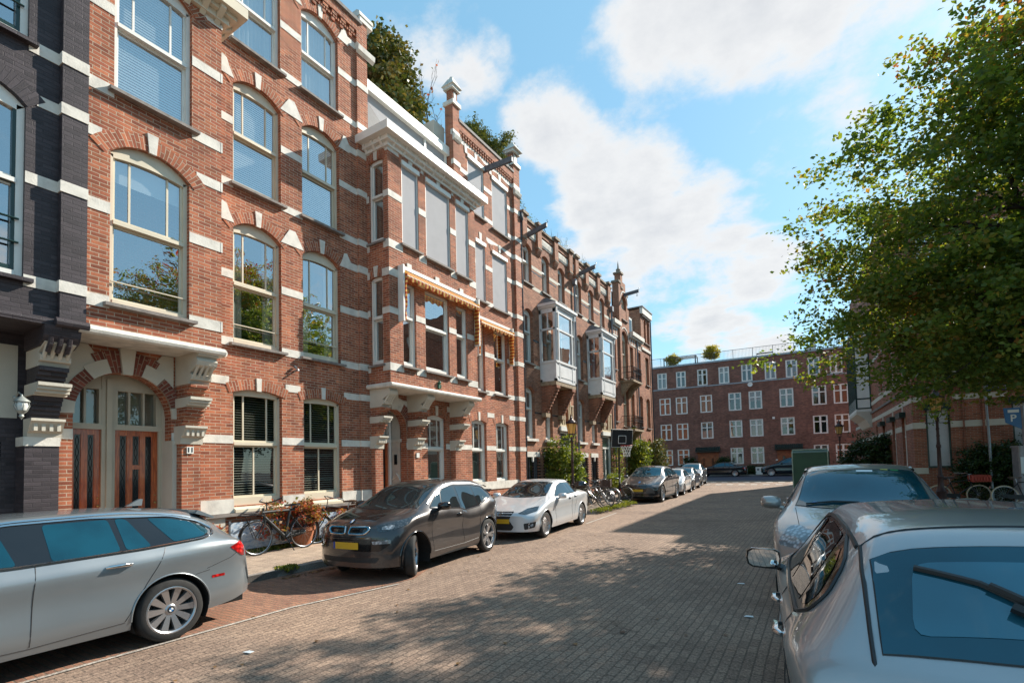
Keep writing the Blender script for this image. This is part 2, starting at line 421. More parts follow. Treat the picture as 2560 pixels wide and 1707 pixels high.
# ---------------------------------------------------------------- building kit
def pip(p, poly):
    c = False; n = len(poly); j = n-1
    for i in range(n):
        a, b = poly[i], poly[j]
        if (a[1] > p[1]) != (b[1] > p[1]) and p[0] < (b[0]-a[0])*(p[1]-a[1])/(b[1]-a[1])+a[0]: c = not c
        j = i
    return c
def arcpts(a0, a1, zs, rise, n=10):
    """points along a segmental (or round) arch from a0 to a1 springing at zs"""
    if rise <= 1e-4: return [(a0, zs), (a1, zs)]
    w = a1-a0; Rr = (w*w/4+rise*rise)/(2*rise); cz = zs+rise-Rr; ca = (a0+a1)/2
    t0 = math.asin(min(1, w/2/Rr)); t0 = t0 if rise <= w/2+1e-6 else pi-t0
    return [(ca+Rr*sin(-t0+2*t0*i/n), cz+Rr*cos(-t0+2*t0*i/n)) for i in range(n+1)]
def hole(a0, a1, z0, z1, rise=0, n=10):
    return [(a0, z0), (a1, z0)]+list(reversed(arcpts(a0, a1, z1, rise, n)))
class House:
    def __init__(s, name, label, cat, loc, rz, a0=0, flip=1):
        s.root = thing(name, label, cat, loc, rz); s.a0 = a0
        s.tf = lambda p: (p[0]-s.a0, -p[1], p[2])
    def mb(s): return MB(s.tf)
def wallface(mb, outline, holes, d, rev=.22, mi=0, f=None):
    """flat wall with openings and their reveals; f maps (u,z,depth)->(a,d,z)"""
    f = f or (lambda u, z, dd: (u, d-dd, z))
    pts = []; edges = []
    for poly in [outline]+holes:
        o = len(pts); pts += [Vector(p) for p in poly]; n = len(poly); edges += [(o+i, o+(i+1) % n) for i in range(n)]
    V, E_, F_, _a, _b, _c = delaunay_2d_cdt(pts, edges, [], 0, 1e-5)
    fs = []
    for t in F_:
        c = sum((V[i] for i in t), Vector((0, 0)))/len(t)
        if pip(c, outline) and not any(pip(c, h) for h in holes): fs.append(tuple(t))
    mb.add([f(v[0], v[1], 0) for v in V], fs, mi)
    for h in holes:
        n = len(h); vs = [f(p[0], p[1], 0) for p in h]+[f(p[0], p[1], rev) for p in h]
        mb.add(vs, [(i, (i+1) % n, n+(i+1) % n, n+i) for i in range(n)], mi)
def band(mb, z0, z1, a0, a1, d, gaps=(), th=.011, mi=0, back=.02):
    """stone course between a0 and a1 interrupted by openings"""
    mb.mark()
    x = a0
    for g0, g1 in sorted(gaps):
        if g1 <= x: continue
        if g0 >= a1: break
        if g0 > x: mb.box(x, min(g0, a1), d-back, d+th, z0, z1, mi)
        x = g1
    if x < a1: mb.box(x, a1, d-back, d+th, z0, z1, mi)
def voussoir(mb, a0, a1, zs, rise, th, d, proud=.012, n=14, skip=.0, ext=0):
    """ring of upright bricks following an arch"""
    mb.mark()
    w = a1-a0; rise = max(rise, .02); Rr = (w*w/4+rise*rise)/(2*rise); cz = zs+rise-Rr; ca = (a0+a1)/2
    t0 = math.asin(min(1, w/2/Rr)); t0 = t0 if rise <= w/2+1e-6 else pi-t0
    t0 += ext/Rr
    for i in range(n):
        ta, tb = -t0+2*t0*i/n, -t0+2*t0*(i+1)/n
        q = []; uv = []
        for t, r in ((ta, Rr), (tb, Rr), (tb, Rr+th), (ta, Rr+th)):
            q.append((ca+r*sin(t), d+proud, cz+r*cos(t))); uv.append((r-Rr, t*(Rr+th/2)))
        mb.quad(*q, uv=uv)
        if i in (0, n-1):
            t = ta if i == 0 else tb
            mb.quad((ca+Rr*sin(t), d, cz+Rr*cos(t)), (ca+Rr*sin(t), d+proud, cz+Rr*cos(t)), (ca+(Rr+th)*sin(t), d+proud, cz+(Rr+th)*cos(t)), (ca+(Rr+th)*sin(t), d, cz+(Rr+th)*cos(t)))
        for r in (Rr, Rr+th):
            mb.quad((ca+r*sin(ta), d, cz+r*cos(ta)), (ca+r*sin(tb), d, cz+r*cos(tb)), (ca+r*sin(tb), d+proud, cz+r*cos(tb)), (ca+r*sin(ta), d+proud, cz+r*cos(ta)), uv=[(0, 0), (0, .05), (.02, .05), (.02, 0)])
def keystone(mb, a, z0, z1, w0, w1, d, th=.03):
    mb.mark()
    mb.prism_az([(a-w0/2, z0), (a+w0/2, z0), (a+w1/2, z1), (a-w1/2, z1)], d-.01, d+th)
def window(H, a0, a1, z0, z1, rise=.0, d=0, rec=.1, zt=None, ups=(.23, .77), lows=(), t=.065, frame=None, pane=None, cover=None, cmat=None,
           sillm=None, sillp=.1, f=None, railz=None, name='window', sub=True, bottomrail=.09, coverfrac=1., sill_t=.075, label=None):
    """sash window: the frame is the part, pane / sill / blind or curtain hang under it"""
    tf0 = H.tf
    g = f or (lambda p: p)                      # extra mapping (side faces of bays)
    def mk(): return MB(lambda p: tf0(g(p)))
    db = d-rec
    m = mk()
    arch = arcpts(a0, a1, z1, rise, 8)
    m.box(a0, a0+t, db-.08, db+.02, z0, z1); m.box(a1-t, a1, db-.08, db+.02, z0, z1)
    # head: follows the arch on top, flat (or a bit curved) underneath
    inner = arcpts(a0+t, a1-t, z1-t*.9, rise*.22, 8)
    m.prism_az(arch+list(reversed(inner)), db-.08, db+.02)
    m.box(a0+t, a1-t, db-.08, db+.03, z0, z0+bottomrail)
    wi = a1-a0-2*t; st = .038
    def sash(s0, s1, q0, q1, dd, cols, top=False):
        m.box(s0, s0+st, dd-.04, dd, q0, q1); m.box(s1-st, s1, dd-.04, dd, q0, q1); m.box(s0+st, s1-st, dd-.04, dd, q0, q0+st*1.2)
        if not top: m.box(s0+st, s1-st, dd-.04, dd, q1-st, q1)
        for c in cols:
            x = s0+(s1-s0)*c; m.box(x-.016, x+.016, dd-.035, dd-.004, q0+st, q1-(0 if top else st))
    if zt:
        m.box(a0+t, a1-t, db-.08, db+.045, zt-.035, zt+.03)
        sash(a0+t, a1-t, zt+.03, z1-t*.9+rise*.1, db-.015, ups, True)
        sash(a0+t, a1-t, z0+bottomrail, zt-.035, db-.04, lows)
    else:
        sash(a0+t, a1-t, z0+bottomrail, z1-t*.9+rise*.1, db-.02, lows, True)
    if railz: m.tube([(a0+.03, db+.05, railz), (a1-.03, db+.05, railz)], .014, 5)
    fr = m.build(name, frame, H.root)
    if label: fr['label'] = label
    p = mk()
    if zt:
        pl = [(a0+t, zt), (a1-t, zt)]+list(reversed(arcpts(a0+t, a1-t, z1-t, rise*.22, 6)))
        p.add([(q[0], db-.035, q[1]) for q in pl], [tuple(range(len(pl)))])
        p.quad((a0+t, db-.06, z0+bottomrail), (a1-t, db-.06, z0+bottomrail), (a1-t, db-.06, zt), (a0+t, db-.06, zt))
    else:
        pl = [(a0+t, z0+bottomrail), (a1-t, z0+bottomrail)]+list(reversed(arcpts(a0+t, a1-t, z1-t, rise*.22, 6)))
        p.add([(q[0], db-.04, q[1]) for q in pl], [tuple(range(len(pl)))])
    p.build('pane', pane or MATS['window_glass'], fr)
    if cover in ('blind', 'louvre'):
        b = mk(); zz0 = z1+rise*.4-(z1-z0)*coverfrac; k = .05 if cover == 'blind' else .055
        n = int((z1+rise*.4-t-zz0)/k); tl = .012 if cover == 'blind' else .006
        for i in range(n):
            z = zz0+i*k+.03
            b.quad((a0+t, db-.10, z), (a1-t, db-.10, z), (a1-t, db-.10-(.012 if cover == 'blind' else .035), z+(.044 if cover == 'blind' else .014)), (a0+t, db-.10-(.012 if cover == 'blind' else .035), z+(.044 if cover == 'blind' else .014)))
        b.build('blind', cmat, fr)
    elif cover in ('curtain', 'drape', 'sheer'):
        b = mk(); rngs = [(a0+t, a1-t)] if cover == 'sheer' else ([(a0+t, a0+t+wi*.28), (a1-t-wi*.22, a1-t)] if cover == 'curtain' else [(a0+t, a0+t+wi*.35)])
        ph = random.random()*6
        for r0, r1 in rngs:
            n = max(8, int((r1-r0)/.02)); vs = []
            for i in range(n+1):
                x = r0+(r1-r0)*i/n; dd = db-.16+.03*sin(x*62+ph)+.012*sin(x*140+ph)
                vs += [(x, dd, z0+.04), (x, dd, z1+rise*.3)]
            b.add(vs, [(2*i, 2*i+2, 2*i+3, 2*i+1) for i in range(n)])
        b.build('curtain', cmat, fr, smooth=60)
    elif cover == 'half':
        b = mk(); b.quad((a0+t, db-.11, z1-(z1-z0)*coverfrac), (a1-t, db-.11, z1-(z1-z0)*coverfrac), (a1-t, db-.11, z1), (a0+t, db-.11, z1)); b.build('blind', cmat, fr)
    if sillm:
        b = mk(); b.prism_dz([(d-rec, z0-sill_t), (d+sillp, z0-sill_t), (d+sillp, z0-.022), (d-rec, z0+.004)], a0-.09, a1+.09)
        b.build('sill', sillm, fr, bevel=0)
    return fr
def gappy(wins, z0, z1, ar=.26, mg=.12):
    r = []
    for w in wins:
        rise = w[4] if len(w) > 4 else 0
        if w[2]-.07 < z1 and w[3]+.02 > z0: r.append((w[0], w[1]) if not (z1 > w[3]-.12 and rise > .15) else (w[0]-.14, w[1]+.14))
        elif w[3] < z1 and w[3]+rise+ar > z0: r.append((w[0]-(mg if rise > .15 else .09), w[1]+(mg if rise > .15 else .09)))
    return r
def shell(H, a0, a1, z1, depth, d=-.3, roofm=None, wallm=None, z0=0):
    """back, side and roof of a row house so it is solid from every side, and its dark rooms"""
    m = H.mb()
    m.quad((a0, d, z0), (a0, d-depth, z0), (a0, d-depth, z1), (a0, d, z1)); m.quad((a1, d, z0), (a1, d-depth, z0), (a1, d-depth, z1), (a1, d, z1))
    m.quad((a0, d-depth, z0), (a1, d-depth, z0), (a1, d-depth, z1), (a0, d-depth, z1))
    m.build('rear_wall', wallm, H.root)
    m = H.mb(); m.box(a0, a1, d-depth, -.12, z1-.2, z1-.05); m.build('roof', roofm, H.root)
brickmat('red_brick', (.46, .155, .076), (.31, .09, .05), (.53, .41, .30), ms=.0065, soot=.30, streak=.2)
brickmat('brown_brick', (.40, .17, .095), (.30, .11, .06), (.42, .33, .25), soot=.22, ms=.006)
brickmat('far_brick', (.29, .125, .085), (.19, .082, .062), (.24, .165, .13), soot=.3, bump=.4)
brickmat('corner_brick', (.36, .115, .06), (.27, .075, .042), (.34, .27, .2), soot=.22)
brickmat('violet_brick', (.062, .05, .055), (.05, .041, .046), (.052, .043, .048), soot=.12, bump=1.0, streak=.05, rough=.55)
brickmat('dark_red_brick', (.25, .075, .05), (.18, .052, .037), (.35, .27, .2), soot=.15)
simple('white_stone', (.66, .62, .55), .7, var=.13, vscale=5, bump=.35)
simple('cream_paint', (.66, .58, .44), .45, var=.05, vscale=2)
simple('cream_paint_shaded', (.50, .43, .32), .5, var=.06, vscale=2)  # darker copy of the cream paint, porch recess shade put into the colour
simple('white_paint', (.78, .76, .70), .42, var=.05, vscale=2)
simple('oriel_paint', (.70, .68, .66), .42, var=.06, vscale=3)
simple('grey_stone', (.21, .19, .175), .8, var=.2, vscale=8, bump=.3)
simple('sill_stone', (.23, .20, .18), .8, var=.2, vscale=8, bump=.3)
simple('dark_green_paint', (.012, .035, .03), .3, var=.1)
simple('dark_paint', (.035, .03, .034), .4, var=.15, vscale=5)
simple('black_metal', (.012, .012, .014), .4, metal=.3, var=.1)
simple('lead', (.10, .115, .13), .5, var=.15, metal=.3)
simple('slate', (.055, .06, .07), .6, var=.2, vscale=10)
simple('roofing', (.08, .08, .085), .9, var=.2)
simple('zinc', (.28, .31, .33), .45, metal=.5, var=.12)
simple('screen_cloth', (.40, .39, .40), .9, var=.03, vscale=3, bump=.2, bscale=400)
simple('blind_white', (.74, .76, .76), .6, var=.02)
simple('blind_dark', (.62, .62, .54), .5, var=.05)
simple('curtain_pale', (.55, .56, .52), .9, var=.05)
simple('curtain_tan', (.36, .26, .18), .9, var=.08)
simple('curtain_red', (.42, .13, .10), .9, var=.1)
simple('curtain_pink', (.60, .30, .27), .9, var=.1)
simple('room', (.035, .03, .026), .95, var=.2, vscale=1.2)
simple('pipe_grey', (.20, .20, .21), .5, metal=.4, var=.15)
simple('timber_grey', (.10, .11, .125), .6, var=.15, vscale=8)
simple('render_wall', (.58, .53, .44), .85, var=.06, vscale=2, bump=.3)
simple('tile_white', (.66, .62, .54), .4, var=.04)
glassmat('window_glass', 1.6, (.82, .86, .86), wav=.007, ws=1.1, base=.36)
glassmat('dim_glass', 1.5, (.6, .62, .6), wav=.004, ws=.9, base=.05)
glassmat('lantern_glass', 1.3, (.9, .75, .42), wav=.02)
m, nt, out = newmat('door_wood'); MATS['door_wood'] = m
b = N(nt, 'ShaderNodeBsdfPrincipled', Roughness=.28); b.inputs['Coat Weight'].default_value = .5
tcn = N(nt, 'ShaderNodeTexCoord'); mp = N(nt, 'ShaderNodeMapping'); mp.inputs['Scale'].default_value = (14, 14, 1.6); L(nt, tcn.outputs['Object'], mp.inputs[0])
nz = N(nt, 'ShaderNodeTexNoise', Scale=2.0, Detail=8.0, Distortion=1.2); L(nt, mp.outputs[0], nz.inputs['Vector'])
r = ramp(nt, [(.3, (.24, .045, .012)), (.55, (.46, .10, .026)), (.75, (.60, .17, .05))]); L(nt, nz.outputs['Fac'], r.inputs[0]); L(nt, r.outputs[0], b.inputs['Base Color']); L(nt, b.outputs[0], out.inputs[0])
# striped awning canvas
m, nt, out = newmat('awning_canvas'); MATS['awning_canvas'] = m
uvn = N(nt, 'ShaderNodeUVMap'); wv = N(nt, 'ShaderNodeTexWave', Scale=2.1, Distortion=0.0); wv.wave_type = 'BANDS'; wv.bands_direction = 'X'; L(nt, uvn.outputs[0], wv.inputs['Vector'])
r = ramp(nt, [(0, (.50, .09, .03)), (.5, (.80, .50, .14))], 'CONSTANT'); L(nt, wv.outputs['Fac'], r.inputs[0])
b = N(nt, 'ShaderNodeBsdfPrincipled', Roughness=.85); t_ = N(nt, 'ShaderNodeBsdfTranslucent'); mx = N(nt, 'ShaderNodeMixShader'); mx.inputs[0].default_value = .35
L(nt, r.outputs[0], b.inputs['Base Color']); L(nt, r.outputs[0], t_.inputs[0]); L(nt, b.outputs[0], mx.inputs[1]); L(nt, t_.outputs[0], mx.inputs[2]); L(nt, mx.outputs[0], out.inputs[0])
m, nt, out = newmat('cap_weathered'); MATS['cap_weathered'] = m
b = N(nt, 'ShaderNodeBsdfPrincipled', Roughness=.85); tcn = N(nt, 'ShaderNodeTexCoord'); nz = N(nt, 'ShaderNodeTexNoise', Scale=3.0, Detail=6.0); L(nt, tcn.outputs['Object'], nz.inputs['Vector'])
r = ramp(nt, [(.35, (.16, .10, .06)), (.6, (.30, .24, .18)), (.8, (.12, .13, .05))]); L(nt, nz.outputs['Fac'], r.inputs[0]); L(nt, r.outputs[0], b.inputs['Base Color']); L(nt, b.outputs[0], out.inputs[0])
# leaded, coloured glass
m, nt, out = newmat('stained_glass'); MATS['stained_glass'] = m
uvn = N(nt, 'ShaderNodeUVMap'); vo = N(nt, 'ShaderNodeTexBrick', Scale=1.0); vo.offset = 0
vo.inputs['Brick Width'].default_value = .13; vo.inputs['Row Height'].default_value = .15; vo.inputs['Mortar Size'].default_value = .008
vo.inputs['Color1'].default_value = (.25, .27, .2, 1); vo.inputs['Color2'].default_value = (.10, .13, .12, 1); vo.inputs['Mortar'].default_value = (.5, .5, .48, 1)
L(nt, uvn.outputs[0], vo.inputs['Vector']); b = N(nt, 'ShaderNodeBsdfPrincipled', Roughness=.12); L(nt, vo.outputs['Color'], b.inputs['Base Color']); L(nt, b.outputs[0], out.inputs[0])
# paving
def paving(name, bw, rh, c1, c2, mortar, ms, rot=0, spk=.35, off=.5, bump=.6, herring=False, patch=None, rough=.85):
    m, nt, out = newmat(name); tcn = N(nt, 'ShaderNodeTexCoord'); mp = N(nt, 'ShaderNodeMapping'); mp.inputs['Rotation'].default_value = (0, 0, R_(rot)); L(nt, tcn.outputs['Object'], mp.inputs[0])
    nw = N(nt, 'ShaderNodeTexNoise', Scale=1.2, Detail=3.0); L(nt, mp.outputs[0], nw.inputs['Vector'])
    vm = N(nt, 'ShaderNodeVectorMath', operation='MULTIPLY_ADD'); L(nt, nw.outputs['Color'], vm.inputs[0]); vm.inputs[1].default_value = (.05, .05, 0); L(nt, mp.outputs[0], vm.inputs[2])
    br = N(nt, 'ShaderNodeTexBrick', Scale=1.0); br.offset = off
    for k, v in (('Brick Width', bw), ('Row Height', rh), ('Mortar Size', ms), ('Mortar Smooth', .3), ('Bias', 0)): br.inputs[k].default_value = v
    br.inputs['Color1'].default_value = c4(c1); br.inputs['Color2'].default_value = c4(c2); br.inputs['Mortar'].default_value = c4(mortar)
    L(nt, vm.outputs[0], br.inputs['Vector']); c = br.outputs['Color']; fac = br.outputs['Fac']
    n0 = N(nt, 'ShaderNodeTexNoise', Scale=.45, Detail=7.0, Roughness=.6); L(nt, tcn.outputs['Object'], n0.inputs['Vector'])
    r0 = ramp(nt, [(.3, (.72, .70, .70)), (.5, (1, 1, 1)), (.72, (1.2, 1.17, 1.12))]); L(nt, n0.outputs['Fac'], r0.inputs[0]); c = mix(nt, 1.0, c, r0.outputs[0], 'MULTIPLY')
    ns = N(nt, 'ShaderNodeTexNoise', Scale=1.7, Detail=5.0, Roughness=.7, Distortion=.8); L(nt, tcn.outputs['Object'], ns.inputs['Vector'])
    rs = ramp(nt, [(.30, (.62, .60, .60)), (.40, (1, 1, 1)), (.66, (1, 1, 1)), (.74, (1.18, 1.15, 1.08))]); L(nt, ns.outputs['Fac'], rs.inputs[0]); c = mix(nt, .8, c, rs.outputs[0], 'MULTIPLY')
    n1 = N(nt, 'ShaderNodeTexNoise', Scale=42.0, Detail=4.0, Roughness=.75); L(nt, tcn.outputs['Object'], n1.inputs['Vector'])
    r1 = ramp(nt, [(.33, (1-spk,)*3), (.5, (1, 1, 1)), (.68, (1+spk*1.1,)*3)]); L(nt, n1.outputs['Fac'], r1.inputs[0]); c = mix(nt, 1.0, c, r1.outputs[0], 'MULTIPLY')
    b = N(nt, 'ShaderNodeBsdfPrincipled', Roughness=rough); b.inputs['Specular IOR Level'].default_value = .3; L(nt, c, b.inputs['Base Color'])
    iv = N(nt, 'ShaderNodeMath', operation='SUBTRACT'); iv.inputs[0].default_value = 1; L(nt, fac, iv.inputs[1])
    ad = N(nt, 'ShaderNodeMath', operation='MULTIPLY_ADD'); L(nt, n1.outputs['Fac'], ad.inputs[0]); ad.inputs[1].default_value = .5; L(nt, iv.outputs[0], ad.inputs[2])
    bp = N(nt, 'ShaderNodeBump', Strength=bump, Distance=.012); L(nt, ad.outputs[0], bp.inputs['Height']); L(nt, bp.outputs[0], b.inputs['Normal'])
    L(nt, b.outputs[0], out.inputs[0]); MATS[name] = m
paving('road_klinker', .20, .09, (.315, .218, .158), (.235, .16, .118), (.165, .118, .088), .008, rot=90, spk=.6)
paving('parking_klinker', .20, .07, (.33, .165, .105), (.23, .115, .08), (.17, .13, .095), .007, rot=0, spk=.35)
paving('pavement_tiles', .30, .30, (.42, .32, .24), (.34, .26, .20), (.16, .13, .10), .006, rot=0, spk=.3)
paving('kerb_stone', 1.0, .5, (.30, .27, .24), (.25, .225, .2), (.1, .09, .08), .006, rot=90, spk=.3)
paving('asphalt', 50, 50, (.075, .066, .085), (.075, .066, .085), (.075, .066, .085), .001, spk=.25)
paving('white_marking', 50, 50, (.40, .35, .30), (.40, .35, .30), (.4, .35, .3), .001, spk=.6)
# ================================================================ left row: painted house, red house, red house with bay
WX = -10.5
LV = [(2.43, 2.60), (3.67, 3.84), (4.50, 4.68), (5.95, 6.12), (7.18, 7.37), (7.93, 8.10), (9.33, 9.50), (10.42, 10.60), (11.22, 11.38), (12.40, 12.57), (13.46, 13.64)]
RB, WS, DR = MATS['red_brick'], MATS['white_stone'], MATS['dark_red_brick']
def shoulders(ms, a0, a1, z, d, w=.15, h=.30, last=True):
    """pointed white blocks on either side of an arch"""
    b = z-.03; first, last_ = a0 < 6.5, a1 > 8
    if first:
        ms.mark(); ms.prism_az([(a0-.32, b), (a0+.02, b), (a0-.09, b+.22), (a0-.14, b+.36), (a0-.24, b+.40), (a0-.32, b+.24)], d-.01, d+.022)
        ms.mark(); ms.prism_az([(a1-.02, b), (a1+.59, b), (a1+.46, b+.22), (a1+.36, b+.38), (a1+.21, b+.38), (a1+.11, b+.22)], d-.01, d+.022)
    else:
        ms.mark(); ms.prism_az([(a1-.02, b), (a1+.34, b), (a1+.34, b+.21), (a1+.22, b+.40), (a1+.14, b+.38), (a1+.09, b+.22)], d-.01, d+.022)
def console(H, a0, a1, dmax=.85, name='bracket', mats=None, d0=0, top=4.06, low=0.0, pil=.25):
    mw, mbk = mats
    w = H.mb()
    # big white scroll block on top, in two rolls
    w.prism_dz([(d0, 3.5), (d0+.50, 3.5), (d0+.53, 3.56), (d0+.60, 3.58), (d0+.62, 3.66), (d0+.55, 3.70), (d0+.66, 3.76), (d0+.80, 3.82), (d0+.84, 3.90), (d0+.78, 3.97), (d0+.87, 4.0), (d0+.87, top), (d0, top)], a0, a1)
    w.prism_dz([(d0, 3.07), (d0+.42, 3.07), (d0+.42, 3.10), (d0+.52, 3.10), (d0+.52, 3.15), (d0+.58, 3.15), (d0+.58, 3.20), (d0+.62, 3.20), (d0+.62, 3.25), (d0, 3.25)], a0-.015, a1+.015)
    w.prism_dz([(d0, 2.38), (d0+pil+.01, 2.38), (d0+pil+.02, 2.50), (d0+pil+.06, 2.52), (d0+pil+.16, 2.66), (d0+pil+.20, 2.68), (d0+pil+.20, 2.72), (d0, 2.72)], a0-.02, a1+.02)
    for k in range(4):     # carved flutes
        aa = a0+(a1-a0)*(k+.5)/4
        w.box(aa-.022, aa+.022, d0+pil+.05, d0+pil+.15, 2.53, 2.64)
        w.tube([(aa, d0+.60, 3.62), (aa, d0+.66, 3.70), (aa, d0+.80, 3.86)], .028, 6)
    b = w
    prof = [(d0, 3.25), (d0+.36, 3.25)]
    for i in range(4): prof += [(d0+.36+.07*i, 3.25+.0625*i), (d0+.36+.07*i, 3.25+.0625*(i+1))]
    prof += [(d0, 3.5)]; b.prism_dz(prof, a0+.01, a1-.01, 1)
    prof = [(d0, 2.72), (d0+pil-.02, 2.72)]
    for i in range(5): prof += [(d0+pil+.045*i, 2.72+.07*i), (d0+pil+.045*i, 2.72+.07*(i+1))]
    prof += [(d0, 3.07)]; b.prism_dz(prof, a0+.01, a1-.01, 1)
    b.box(a0+.01, a1-.01, d0-.05, d0+pil-.005, low, 2.38, 1)
    b.build(name, [mw, mbk], H.root)

# ---------------------------------------------------------------- red house with the twin timber doors
H1 = House('brick_house', 'red brick house numbered 11, with two varnished front doors under a bay', 'house', (WX, 6.4, 0), pi/2, 6.4)
c2, c3 = (5.90, 7.03), (7.60, 8.71)
flo = [(1.12, 3.52, .10), (4.58, 7.08, .24), (8.05, 10.28, .24), (11.25, 13.28, .24)]
wins1 = [(c[0], c[1], z0, z1, r) for c in (c2, c3) for z0, z1, r in flo]
m = H1.mb()
porch = hole(3.24, 4.72, .12, 2.9, .735, 16)
wallface(m, [(3.03, .0), (9.67, .0), (9.67, 14.1), (3.03, 14.1)], [hole(*w) for w in wins1]+[porch], 0, .26)
# projecting bay over the doors
BD = .85
bw = [(3.42, 4.62, 4.60, 7.12, .26), (3.46, 4.66, 8.17, 10.40, .26)]
wallface(m, [(3.12, 4.16), (5.20, 4.16), (5.20, 10.66), (3.12, 10.66)], [hole(*w) for w in bw], BD, .22)
for a in (3.12, 5.20): m.quad((a, 0, 4.16), (a, BD, 4.16), (a, BD, 10.66), (a, 0, 10.66))
m.box(9.30, 9.67, -.05, .07, 1.26, 14.4)
for i in range(58): m.box(5.3+i*.075, 5.3+i*.075+.045, 0, .06, 13.80, 13.86)       # corbel table
for i in range(14):
    a = 5.35+i*.285; m.box(a, a+.16, 0, .07, 13.88, 13.95); m.box(a, a+.10, 0, .045, 13.70, 13.80)
m.box(5.2, 9.3, -.1, .085, 13.97, 14.22)
m.build('wall', RB, H1.root)
# masonry courses
s = H1.mb()
for z0, z1 in LV:
    g = gappy(wins1, z0, z1)
    if z1 < 2.7: g.append((3.24, 4.72))
    band(s, z0, z1, (3.03 if z1 < 2.7 else 5.2), 9.30, 0, g); s.box(9.285, 9.685, 0, .085, z0, z1)
    if z0 > 4.2 and z0 < 9.4 or z0 == 4.50: pass
for z0, z1 in ((4.50, 4.70), (6.05, 6.24), (7.24, 7.42), (8.02, 8.22), (9.42, 9.60), (10.50, 10.66)):
    band(s, z0, z1, 3.12, 5.20, BD, gappy(bw, z0, z1)); s.box(5.2-.02, 5.2+.015, 0, BD+.015, z0, z1)
s.box(3.03, 9.69, -.05, .03, 1.06, 1.27) if False else None
band(s, .98, 1.27, 3.03, 9.69, 0, [(3.24, 4.72), (5.90-.0, 7.03), (7.60, 8.71)], th=.035)
s.box(9.28, 9.69, 0, .10, .98, 1.27)
for w in wins1:
    a0, a1, z0, z1, r = w; big = r > .2
    zt = z1+r
    keystone(s, (a0+a1)/2, zt-.03, zt+(.31 if big else .26), .10, .16 if big else .12, 0)
    if big: shoulders(s, a0, a1, z1+.12, 0)
    elif False:
        for a, q in ((a0, -1), (a1, 1)): s.prism_az([(a, z1+.10), (a+q*.27, z1+.10), (a+q*.27, z1+.28), (a-q*.04+q*0, z1+.30)] if q > 0 else [(a-.27, z1+.10), (a, z1+.10), (a+.04, z1+.30), (a-.27, z1+.28)], -.01, .018)
for a0, a1, z0, z1, r in bw:
    keystone(s, (a0+a1)/2, z1+r-.02, z1+r+.32, .11, .17, BD)
s.mark(); s.box(9.40, 9.86, -.25, .10, 14.36, 14.50); s.prism_dz([(-.25, 14.5), (.12, 14.5), (.10, 14.62), (0, 14.70), (-.25, 14.70)], 9.38, 9.88)
s.mark(); s.prism_dz([(.07, 13.36), (.16, 13.42), (.18, 13.55), (.10, 13.64), (.07, 13.64)], 9.28, 9.88)
s.build_parts('stone_course', WS, H1.root)
c = H1.mb(); c.box(5.1, 9.45, -.35, .14, 14.22, 14.31); c.build('coping', MATS['grey_stone'], H1.root)
v = H1.mb()
for a0, a1, z0, z1, r in wins1: voussoir(v, a0-.02, a1+.02, z1, r, .24 if r > .2 else .22, 0, ext=.07)
for a0, a1, z0, z1, r in bw: voussoir(v, a0-.02, a1+.02, z1, r, .25, BD, ext=.10)
v.build_parts('window_arch', MATS['red_brick'], H1.root)
FR, SL = MATS['cream_paint'], MATS['sill_stone']
WP = MATS['white_paint']
k = 0
for ci, cc in enumerate((c2, c3)):
    for fi, (z0, z1, r) in enumerate(flo):
        zt = (2.44, 5.90, 9.24, 12.30)[fi]
        cov = [('louvre', 'blind_dark'), ('curtain', 'curtain_pale'), ('blind', 'blind_white'), ('sheer', 'curtain_pale')][fi]
        window(H1, cc[0], cc[1], z0, z1, r, 0, .12, zt, lows=((.48,) if fi == 0 else ()), frame=FR if fi < 3 else WP, cover=cov[0], cmat=MATS[cov[1]],
               sillm=SL if fi else None, railz=(z0+.42 if fi == 1 else None), bottomrail=.16 if fi == 0 else .11, sillp=.12, pane=MATS['dim_glass'] if fi == 0 else None)
window(H1, *bw[0], d=BD, rec=.10, zt=5.98, frame=FR, cover='half', coverfrac=.16, cmat=MATS['blind_white'], sillm=SL, railz=4.98, sillp=.13)
window(H1, *bw[1], d=BD, rec=.10, zt=9.38, frame=WP, cover='blind', cmat=MATS['blind_white'], sillm=SL, sillp=.13)
# timber sills of the street windows, low wall stone ledge and the white socle
q = H1.mb()
for c_ in (c2, c3): q.prism_dz([(-.12, .98), (.10, .98), (.10, 1.04), (.0, 1.09), (-.12, 1.12)], c_[0]-.0, c_[1]+.0)
q.build('timber_sill', FR, H1.root)
q = H1.mb(); q.box(5.30, 9.35, 0, .10, .91, .975); q.build('ledge', SL, H1.root)
q = H1.mb(); q.box(5.25, 5.72, -.02, .03, 0, .90); q.box(9.35, 9.7, -.02, .03, 0, .90); q.build('socle', MATS['render_wall'], H1.root)
# bay mouldings and soffit
q = H1.mb()
q.tube([(3.02, BD+.03, 4.10), (5.24, BD+.03, 4.10)], .075, 10); q.box(3.02, 5.24, 0, BD+.03, 4.06, 4.16)
q.tube([(5.23, BD+.03, 4.10), (5.23, 0, 4.10)], .075, 10)
q.build('moulding', WS, H1.root)
q = H1.mb()
for z0, z1, p in ((10.60, 10.72, .10), (10.72, 10.80, .20), (10.80, 11.0, .34)): q.box(2.9, 5.2+p, -.05, BD+p, z0, z1)
for i in range(8): q.prism_dz([(BD, 10.52), (BD+.10, 10.62), (BD+.28, 10.74), (BD+.28, 10.80), (BD, 10.80)], 3.16+i*.27, 3.26+i*.27)
for i in range(3): q.prism([(5.2, 10.52), (5.3, 10.62), (5.46, 10.74), (5.46, 10.80), (5.2, 10.80)], lambda p, i=i: (p[0], .1+i*.28, p[1]), lambda p, i=i: (p[0], .2+i*.28, p[1]))
